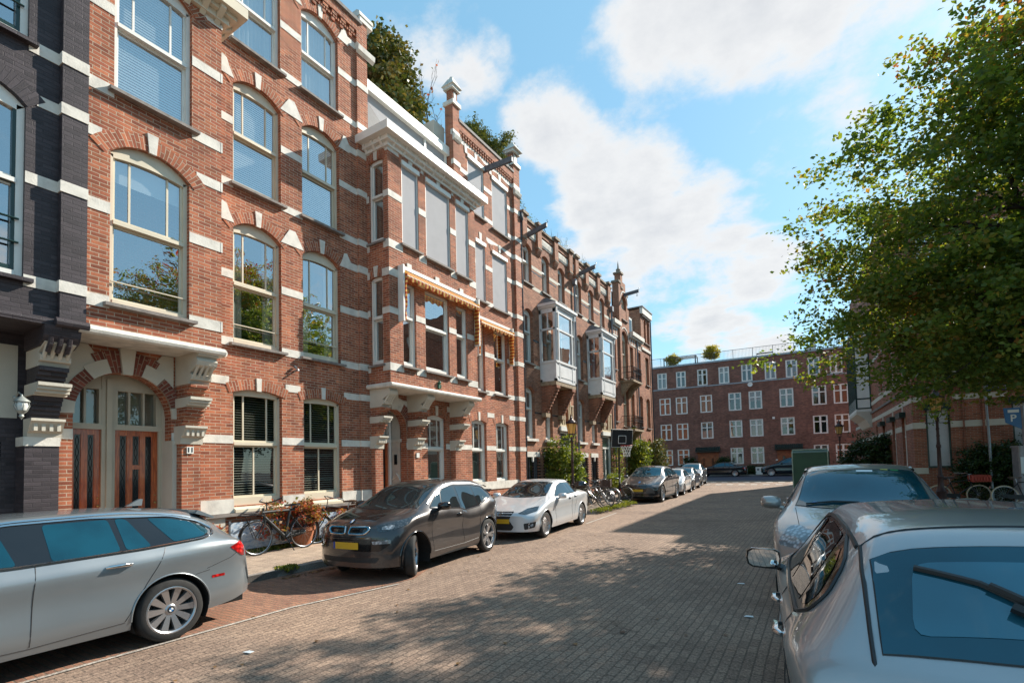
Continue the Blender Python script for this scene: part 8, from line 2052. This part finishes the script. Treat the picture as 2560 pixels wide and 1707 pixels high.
# bicycle
simple('bike_rubber', (.02, .02, .02), .8, var=.1); simple('cream_tyre', (.50, .38, .24), .7, var=.1); simple('bike_metal', (.35, .35, .36), .3, metal=.9, var=.1); simple('leather', (.09, .045, .025), .5); simple('grey_frame', (.018, .02, .02), .5, metal=.0)
def bicycle(label, loc, rz, lean=0, frame='black_metal', tyre='bike_rubber', style='classic', steer=0, extras=(), group=None, fender=True, sc=1.0):
    """rear hub at x=-.52, front hub at +.56; wheels r .34"""
    t = thing('bicycle', label, 'bicycle', loc, rz, group); t.rotation_euler = (lean, 0, rz); t.scale = (sc,)*3
    R0 = .345; fm = MATS[frame]
    def wheel(x, st):
        wt = bpy.data.objects.new('wheel', None); COL.objects.link(wt); wt.parent = t; wt.location = (x, 0, R0); wt.rotation_euler = (0, 0, st)
        q = MB(); q.tube([(R0*.965*cos(a), 0, R0*.965*sin(a)) for a in [2*pi*i/36 for i in range(36)]], .017, 6, closed=True); q.build('tyre', MATS[tyre], wt, smooth=60)
        q = MB(); q.tube([(R0*.91*cos(a), 0, R0*.91*sin(a)) for a in [2*pi*i/36 for i in range(36)]], .009, 5, closed=True); q.build('rim', MATS['bike_metal'], wt, smooth=60)
        q = MB()
        for i in range(24):
            a = 2*pi*i/24; b_ = a+(.5 if i % 2 else -.5); q.tube([(.02*cos(b_), .02*(-1)**i, .02*sin(b_)), (R0*.91*cos(a), 0, R0*.91*sin(a))], .0016, 3, caps=False)
        q.build('spokes', MATS['bike_metal'], wt)
        q = MB(); q.lathe([(.012, -.05), (.025, -.035), (.018, 0), (.025, .035), (.012, .05)], n=10, axis='y'); q.build('hub', MATS['bike_metal'], wt, smooth=50)
    wheel(-.52, 0); wheel(.56+ .0, steer)
    bb_ = (-.06, 0, .29); st_ = (-.20, 0, .78); hd0, hd1 = (.38, 0, .66), (.34, 0, .86); rh, fh = (-.52, 0, R0), (.56, 0, R0)
    q = MB(); r = .019 if style == 'flat' else .014
    if style == 'flat':     # one thick straight top tube
        q.tube([(-.30, 0, .84), (.42, 0, .84)], .030, 8); q.tube([(.38, 0, .74), bb_], .036, 8); q.tube([bb_, (-.20, 0, .84)], .028, 8); q.tube([(.40, 0, .93), hd0], .024, 8)
    elif style == 'step':   # low step-through curve
        q.tube([hd1, (.20, 0, .52), (0, 0, .36), bb_], .016, 8); q.tube([hd0, (.18, 0, .42), bb_], .014, 8); q.tube([bb_, st_], .015, 8); q.tube([hd0, hd1], .02, 8)
    else:
        q.tube([hd1, st_], .015, 8); q.tube([hd0, bb_], .016, 8); q.tube([bb_, st_], .015, 8); q.tube([hd0, hd1], .02, 8)
    for s in (-.055, .055):
        q.tube([bb_, (rh[0], s, rh[2])], .009, 6); q.tube([(st_[0], s*.3, .74), (rh[0], s, rh[2])], .008, 6)
    fr_ = q.build('frame', fm, t, smooth=60)
    q = MB()
    for s in (-.05, .05): q.tube([(.38, s*.6, .66), (.44, s, .52), (.56, s, R0)], .011, 6)
    q.tube([(.37, -.03, .67), (.37, .03, .67)], .018, 6); q.build('fork', fm, t, smooth=60)
    q = MB(); q.tube([(.34, 0, .86), (.32, 0, .98), (.33, 0, 1.02)], .012, 6)
    if style == 'flat': q.tube([(.22, -.32, 1.10), (.30, -.28, 1.06), (.33, 0, 1.02), (.30, .28, 1.06), (.22, .32, 1.10)], .014, 6)
    else: q.tube([(.08, -.27, 1.02), (.20, -.28, 1.06), (.32, -.18, 1.08), (.33, 0, 1.02), (.32, .18, 1.08), (.20, .28, 1.06), (.08, .27, 1.02)], .011, 6)
    hb_ = q.build('handlebar', MATS['bike_metal'] if style != 'flat' else fm, t, smooth=60)
    q = MB()
    for s in (-1, 1): q.tube([(.20, s*.28, 1.06), (.06, s*.275, 1.015)] if style != 'flat' else [(.29, s*.28, 1.065), (.20, s*.33, 1.11)], .018, 6)
    q.build('grip', MATS['black_plastic'], hb_)
    q = MB(); q.tube([(-.20, 0, .76), (-.235, 0, .92)], .012, 6); q.build('seat_post', MATS['bike_metal'], t)
    q = MB(); q.prism_xy([(-.39, -.085), (-.30, -.09), (-.18, -.03), (-.08, -.018), (-.08, .018), (-.18, .03), (-.30, .09), (-.39, .085)], .925, .965); q.tube([(-.36, -.05, .90), (-.30, 0, .88), (-.36, .05, .90)], .02, 6); q.build('saddle', MATS['leather'] if 'leather' in extras else MATS['black_plastic'], t)
    q = MB(); q.lathe([(.09, -.045), (.095, -.04), (.09, -.035)], c=(bb_[0], 0, bb_[2]), n=18, axis='y'); q.tube([(bb_[0], -.05, bb_[2]), (bb_[0]+.12, -.07, bb_[2]-.11)], .009, 5); q.tube([(bb_[0], .05, bb_[2]), (bb_[0]-.12, .07, bb_[2]+.11)], .009, 5)
    q.box(bb_[0]+.08, bb_[0]+.17, -.15, -.07, bb_[2]-.125, bb_[2]-.10); q.box(bb_[0]-.17, bb_[0]-.08, .07, .15, bb_[2]+.10, bb_[2]+.125); q.build('crank', MATS['bike_metal'], t)
    q = MB(); q.prism([(bb_[0]+.11, bb_[2]+.05), (bb_[0]+.05, bb_[2]+.10), (-.55, .40), (-.60, .345), (-.55, .30), (bb_[0]+.05, bb_[2]-.08), (bb_[0]+.11, bb_[2]-.03)], lambda p: (p[0], -.055, p[1]), lambda p: (p[0], -.040, p[1])); q.build('chain_guard', fm, t)
    if fender:
        for x0, a0, a1, nm in ((-.52, 20, 200, 'mudguard'), (.56, 10, 160, 'mudguard')):
            q = MB()
            A = [R_(a0+(a1-a0)*i/16) for i in range(17)]; rr_ = R0+.03
            vs = []
            for a in A:
                for s in (-.028, 0, .028): vs.append((x0+(rr_-(.008 if s else 0))*cos(a), s, R0+(rr_-(.008 if s else 0))*sin(a)))
            q.add(vs, [(i*3+j, i*3+j+1, (i+1)*3+j+1, (i+1)*3+j) for i in range(16) for j in (0, 1)])
            q.build(nm, fm, t, smooth=60)
    if 'rack' in extras or 'crate' in extras or 'bag' in extras:
        q = MB()
        for s in (-.06, 0, .06): q.tube([(-.28, s, .76), (-.80, s, .75)], .006, 4)
        for s in (-.07, .07): q.tube([(-.52, s, R0), (-.60, s, .75)], .006, 4); q.tube([(-.52, s, R0), (-.72, s, .75)], .006, 4)
        q.build('rear_rack', MATS['black_metal'], t)
    if 'front_rack' in extras:
        q = MB(); 
        for s in (-.14, -.07, 0, .07, .14): q.tube([(.42, s, .80), (.78, s, .80)], .007, 4)
        q.tube([(.42, -.16, .84), (.78, -.16, .84), (.80, 0, .84), (.78, .16, .84), (.42, .16, .84)], .009, 5); q.tube([(.78, 0, .80), (.60, .05, R0)], .007, 4); q.tube([(.78, 0, .80), (.60, -.05, R0)], .007, 4); q.build('front_rack', MATS['black_metal'], t)
    if 'basket' in extras or 'front_crate' in extras:
        q = MB(); x0, x1, w, z0, z1 = .42, .78, .20, .84, 1.10
        q.box(x0, x1, -w, w, z0, z0+.015)
        for z in [z0+(z1-z0)*k/5 for k in range(6)]: q.tube([(x0, -w, z), (x1, -w, z), (x1, w, z), (x0, w, z), (x0, -w, z)], .009, 4)
        for k in range(9):
            u = k/8; q.box(x0+(x1-x0)*u-.014, x0+(x1-x0)*u+.014, -w-.008, -w+.004, z0, z1); q.box(x0+(x1-x0)*u-.014, x0+(x1-x0)*u+.014, w-.004, w+.008, z0, z1); q.box(x0-.006, x0+.006, -w+2*w*u-.014, -w+2*w*u+.014, z0, z1); q.box(x1-.006, x1+.006, -w+2*w*u-.014, -w+2*w*u+.014, z0, z1)
        q.build('basket', MATS['black_plastic'] if 'basket' in extras else simple('crate_brown', (.06, .03, .02), .7), t)
    if 'red_crate' in extras:
        q = MB(); x0, x1, w, z0, z1 = .36, .82, .17, .80, 1.02; m_ = simple('crate_red', (.42, .045, .02), .5)
        q.box(x0, x1, -w, w, z0, z0+.012)
        for a_, b_ in (((x0, -w), (x1, -w)), ((x1, -w), (x1, w)), ((x1, w), (x0, w)), ((x0, w), (x0, -w))):
            for k in range(7):
                u = k/6; px_, py_ = a_[0]+(b_[0]-a_[0])*u, a_[1]+(b_[1]-a_[1])*u; q.box(px_-.02, px_+.02, py_-.02 if abs(b_[1]-a_[1]) > .1 else py_-.006, py_+.02 if abs(b_[1]-a_[1]) > .1 else py_+.006, z0, z1)
            for z in (z0, z1-.04): q.box(min(a_[0], b_[0])-.006, max(a_[0], b_[0])+.006, min(a_[1], b_[1])-.006, max(a_[1], b_[1])+.006, z, z+.04)
        q.build('crate', m_, t)
    if 'bag' in extras:
        q = MB(); q.ball((-.55, -.0, .93), (.27, .22, .17), 12, 8); q.build('saddle_bag', MATS['gloss_black'], t, smooth=60)
    if 'yellow' in extras:
        q = MB(); q.box(-.62, -.42, -.20, -.07, .35, .70); q.build('pannier', simple('pannier_yellow', (.60, .50, .03), .5), t)
    if 'stand' in extras: q = MB(); q.tube([(-.08, .02, .28), (-.14, .18, .0)], .01, 5); q.build('kickstand', MATS['black_metal'], t)
    q = MB(); q.ball((.43, 0, .78), (.035, .03, .03)); q.build('front_light', MATS['black_plastic'], t); q = MB(); q.box(-.88, -.86, -.02, .02, .60, .66); q.build('rear_light', MATS['tail_red'], t)
    return t
K = .11
bicycle('dark straight-tubed city bicycle with front carrier against the painted boards', (-9.88, 6.62, K), pi/2+pi, R_(3), 'grey_frame', style='flat', extras=('front_rack', 'stand'), sc=1.03)
bicycle('thin old upright bicycle standing to the right of the terracotta pot', (-10.0, 8.2, K), pi/2+pi-R_(12), R_(-4), 'black_metal', style='classic', extras=('leather', 'rack'), sc=1.0)
GB = 'bicycles heaped between the parked saloon and the taupe SUV'
rz0 = 0
for args in (
    ('bicycle with a brown crate on its front, nearest the kerb in the heap', (-7.62, 18.25, K), R_(12)+0, R_(4), 'bike_metal', 'bike_rubber', 'classic', R_(10), ('front_crate', 'rack')),
    ('bicycle carrying a shiny black bag and a yellow pannier beside the lamp', (-8.35, 17.55, K), R_(25)+pi, R_(-5), 'black_metal', 'bike_rubber', 'step', 0, ('bag', 'yellow')),
    ('silver framed bicycle in the middle of the heap', (-7.75, 18.95, K), R_(-8)+pi, R_(6), 'bike_metal', 'bike_rubber', 'step', R_(-15), ('rack',)),
    ('dark bicycle leaning left within the heap, third from the far end', (-7.85, 19.6, K), R_(10), R_(-7), 'black_metal', 'bike_rubber', 'classic', R_(20), ('rack',)),
    ('bicycle with large bare front wheel turned to the wall in the heap', (-7.95, 20.25, K), R_(-14)+pi, R_(5), 'bike_metal', 'cream_tyre', 'classic', R_(25), ()),
    ('black bicycle next to the basketball post', (-7.75, 20.95, K), R_(6), R_(-4), 'black_metal', 'bike_rubber', 'step', R_(-10), ('rack',))):
    bicycle(*args, group=GB)
bicycle('black bicycle with plastic basket behind the silver saloon', (-9.7, 13.0, K), R_(200), R_(4), 'black_metal', style='classic', extras=('basket', 'rack'))
bicycle('black roadster leaning on the wall right of the basket bicycle', (-9.85, 14.1, K), R_(170), R_(-4), 'black_metal', style='step', extras=('rack',))
bicycle('bicycle with red crate and cream tyres leaning by the right lamp', (4.05, 22.9, K), R_(8), R_(3), 'black_metal', 'cream_tyre', 'classic', R_(4), ('red_crate',), fender=False)
bicycle('cream-tyred bicycle in front of the parking meter at the right edge', (5.62, 22.3, K), R_(4), R_(-3), 'black_metal', 'cream_tyre', 'classic', 0, ('leather',), fender=False)
# painted boards along the basement
m, nt, out = newmat('painted_board'); MATS['painted_board'] = m
b = N(nt, 'ShaderNodeBsdfPrincipled', Roughness=.6); tcn = N(nt, 'ShaderNodeTexCoord'); mp = N(nt, 'ShaderNodeMapping'); mp.inputs['Scale'].default_value = (3, 3, 9); L(nt, tcn.outputs['Object'], mp.inputs[0]); nz = N(nt, 'ShaderNodeTexNoise', Scale=1.6, Detail=9.0, Roughness=.75); L(nt, mp.outputs[0], nz.inputs['Vector'])
r = ramp(nt, [(.3, (.10, .18, .30)), (.45, (.28, .38, .50)), (.55, (.55, .58, .60)), (.66, (.22, .32, .44)), (.8, (.35, .20, .14))]); L(nt, nz.outputs['Fac'], r.inputs[0]); L(nt, r.outputs[0], b.inputs['Base Color']); L(nt, b.outputs[0], out.inputs[0])
for i, (a0, a1, lb) in enumerate(((5.76, 7.35, 'blue painted board under the left street window, behind the city bicycle'), (7.9, 9.2, 'blue painted board under the right street window'))):
    t = thing('painted_board', lb, 'board', (WX+.14, (a0+a1)/2, .2)); q = MB(); q.box(-.012, .012, -(a1-a0)/2, (a1-a0)/2, 0, .58); q.build('panel', MATS['painted_board'], t); q = MB(); q.box(-.015, .02, -(a1-a0)/2-.03, -(a1-a0)/2, -.1, .62); q.build('post', MATS['timber_grey'], t); q = MB(); q.box(-.015, .02, (a1-a0)/2, (a1-a0)/2+.03, -.1, .62); q.build('post', MATS['timber_grey'], t)
# green covered container, white cabinet, signpost, pole, meter
t = thing('covered_trailer', 'tall dark green covered box trailer beyond the silver SUV', 'trailer', (-.62, 27.0, 0), R_(-2))
q = MB(); q.prism([(-1.9, .55), (1.9, .55), (1.9, 2.12), (-1.65, 2.22), (-1.9, 2.1)], lambda p: (-.30, p[0], p[1]), lambda p: (1.0, p[0], p[1])); q.build('box', simple('tarp_green', (.018, .055, .018), .45, var=.2, vscale=2), t)
q = MB(); q.tube([(-.31, -1.9, .6), (-.31, -1.9, 2.1), (-.31, -1.65, 2.23), (1.01, -1.65, 2.23), (1.01, -1.9, 2.1), (1.01, -1.9, .6)], .025, 5); q.tube([(-.31, -1.66, 2.23), (-.31, 1.9, 2.14)], .02, 5); q.build('edge_piping', simple('piping_pale', (.35, .38, .28), .6), t)
for s in (-.28, .95):
    w_ = bpy.data.objects.new('wheel', None); COL.objects.link(w_); w_.parent = t; w_.location = (s, 0, .3); w_.rotation_euler = (0, 0, pi/2); wheel_parts(w_, .3, .2, .18, 5, 'plain', MATS['alloy'], 1 if s < 0 else -1)
q = MB(); q.box(-.22, .9, -1.8, 1.8, .42, .55); q.tube([(.05, -1.8, .48), (.05, -2.5, .48)], .04, 6); q.build('chassis', MATS['black_metal'], t)
t = thing('utility_cabinet', 'small white cabinet with blue marks against the far wall', 'cabinet', fpt(-5.2, 1.3, .42), FA); q = MB(); q.box(-.3, .3, -.15, .15, 0, .75); q.build('body', WP, t); q = MB(); q.box(-.18, .02, -.16, -.15, .40, .6); q.build('mark', MATS['pipe_grey'], t)
t = thing('steel_pole', 'slender pale steel pole in front of the street name plate', 'pole', (5.25, 24.3, .11)); q = MB(); q.tube([(0, 0, 0), (.0, 0, 2.2), (-.05, 0, 5.2)], [.045, .04, .03], 8); q.build('shaft', MATS['zinc'], t, smooth=60); q = MB(); q.lathe([(.07, 0), (.07, .12), (.05, .16)], n=10); q.build('foot', MATS['zinc'], t)
t = thing('traffic_sign', 'white-backed sign post leaning near the farthest lantern', 'sign', (1.95, 36.5, .15)); q = MB(); q.tube([(0, 0, 0), (.35, 0, 2.3)], .03, 6); q.build('post', MATS['zinc'], t); q = MB(); q.box(.25, .45, -.02, .02, 2.05, 2.4); q.build('plate', MATS['zinc'], t)
t = thing('parking_meter', 'grey parking pay station with a poster panel and blue P sign', 'parking meter', (5.98, 23.55, .11), R_(12))
q = MB(); q.prism_xy(rp([(-.30, -.22), (.30, -.22), (.30, .20), (-.30, .20)], .06), 0, 1.92); q.prism_xy(rp([(-.33, -.25), (.33, -.25), (.33, .23), (-.33, .23)], .07), 1.92, 1.98); q.build('cabinet', simple('meter_grey', (.26, .25, .26), .4, metal=.2), t)
m, nt, out = newmat('poster_print'); MATS['poster_print'] = m
b = N(nt, 'ShaderNodeBsdfPrincipled', Roughness=.3); tcn = N(nt, 'ShaderNodeTexCoord'); nz = N(nt, 'ShaderNodeTexNoise', Scale=7.0, Detail=5.0); L(nt, tcn.outputs['Object'], nz.inputs['Vector'])
r = ramp(nt, [(.45, (.02, .012, .01)), (.56, (.14, .05, .03)), (.62, (.42, .20, .12)), (.7, (.10, .03, .02))]); L(nt, nz.outputs['Fac'], r.inputs[0]); L(nt, r.outputs[0], b.inputs['Base Color']); L(nt, b.outputs[0], out.inputs[0])
q = MB(); q.box(-.12, .26, -.235, -.222, .95, 1.82); q.build('poster', MATS['poster_print'], t)
q = MB(); q.box(-.26, -.16, -.235, -.222, 1.05, 1.6); q.build('display', MATS['blind_white'], t)
q = MB(); q.tube([(.0, 0, 1.98), (-.02, 0, 3.35)], .055, 10); q.build('pole', MATS['meter_grey'], t, smooth=60)
q = MB(); q.prism([(-.52, 3.28), (-.06, 3.28), (-.06, 2.55), (-.48, 2.78)], lambda p: (p[0], -.02, p[1]), lambda p: (p[0], .02, p[1])); ps = q.build('sign', simple('parking_blue', (.01, .13, .32), .35, var=.04), t)
text_obj('letter_p', 'P', .34, WP, ps, (-.28, -.024, 2.92), (pi/2, 0, 0), bold=.006)
q = MB(); q.box(-.42, -.12, -.027, -.021, 3.12, 3.22); q.build('number_panel', WP, ps)
# small litter on the road
g = np.random.default_rng(5)
for i, (x, y, lb) in enumerate(((-.84*.97, 6.35, 'small white scrap of paper on the shaded road'), (-5.0, 2.9, 'white paper scrap on the sunny road in front of the estate car'), (-3.3, 25.5, 'pale litter far along the shaded road'), (-1.1, 8.0, 'torn paper near the silver SUV wheel'))):
    q = MB(); q.prism_xy([(0, 0), (.10, .02), (.09, .07), (.02, .06)], .012, .016); o = q.build('paper_scrap', MATS['blind_white']); o.location = (x, y, 0); tag(o, lb, 'litter')
# ---------------------------------------------------------------- every separate piece of a part becomes a part of its own
def split_pieces(o, gap=.10):
    if o.name.startswith(('glazed', 'panel')): gap = .3
    me = o.data; n = len(me.vertices); par = list(range(n))
    def fd(a):
        while par[a] != a: par[a] = par[par[a]]; a = par[a]
        return a
    for e in me.edges:
        a, b = fd(e.vertices[0]), fd(e.vertices[1])
        if a != b: par[a] = b
    isl = {}
    for i in range(n): isl.setdefault(fd(i), []).append(i)
    keys = list(isl)
    if len(keys) < 2 or len(keys) > 500: return
    bb = []
    for k in keys:
        c = [me.vertices[i].co for i in isl[k]]; bb.append([min(v[j] for v in c) for j in range(3)]+[max(v[j] for v in c) for j in range(3)])
    grp = list(range(len(keys)))
    def g_(a):
        while grp[a] != a: a = grp[a]
        return a
    for i in range(len(keys)):
        for j in range(i):
            if all(bb[i][k]-gap < bb[j][k+3] and bb[j][k]-gap < bb[i][k+3] for k in range(3)):
                a, b = g_(i), g_(j)
                if a != b: grp[a] = b
    roots = sorted({g_(i) for i in range(len(keys))})
    if len(roots) < 2 or len(roots) > 40: return
    which = {}
    for i, k in enumerate(keys):
        for v in isl[k]: which[v] = roots.index(g_(i))
    kids = [c for c in bpy.data.objects if c.parent == o]
    for r in range(1, len(roots)):
        bm = bmesh.new(); bm.from_mesh(me); bm.verts.ensure_lookup_table()
        bmesh.ops.delete(bm, geom=[v for v in bm.verts if which[v.index] != r], context='VERTS')
        m2 = bpy.data.meshes.new(me.name); bm.to_mesh(m2); bm.free()
        for m in me.materials: m2.materials.append(m)
        c = bpy.data.objects.new(o.name.split('.')[0], m2); COL.objects.link(c); c.parent = o.parent; c.matrix_local = o.matrix_local
        for k in o.keys():
            if k in ('kind', 'label', 'category', 'group'): c[k] = o[k]
    bm = bmesh.new(); bm.from_mesh(me); bm.verts.ensure_lookup_table(); bmesh.ops.delete(bm, geom=[v for v in bm.verts if which[v.index] != 0], context='VERTS'); bm.to_mesh(me); bm.free()
SPL = {'stone_course', 'corbel', 'window_surround', 'window_trim', 'socle', 'timber_sill', 'keystone', 'arch_trim', 'shutter_box', 'bracket', 'door_frame', 'porch_stone', 'porch_arch', 'wheel_well', 'arch_lip', 'cornice_panel', 'brick_pier',
       'moulding', 'rear_light', 'roof_rail', 'porch_frame', 'fork', 'waist_moulding', 'oriel_base', 'porch_lining', 'scroll_carving', 'window_arch', 'door_pane', 'grip', 'room_back', 'screen_guide', 'coping', 'balustrade_panel', 'finial', 'lintel', 'panel_gap', 'brick_inlay', 'glazed_bricks'}
for o in list(bpy.data.objects):
    if o.type == 'MESH' and o.name.split('.')[0] in SPL and len(o.data.vertices) < 8000: split_pieces(o)
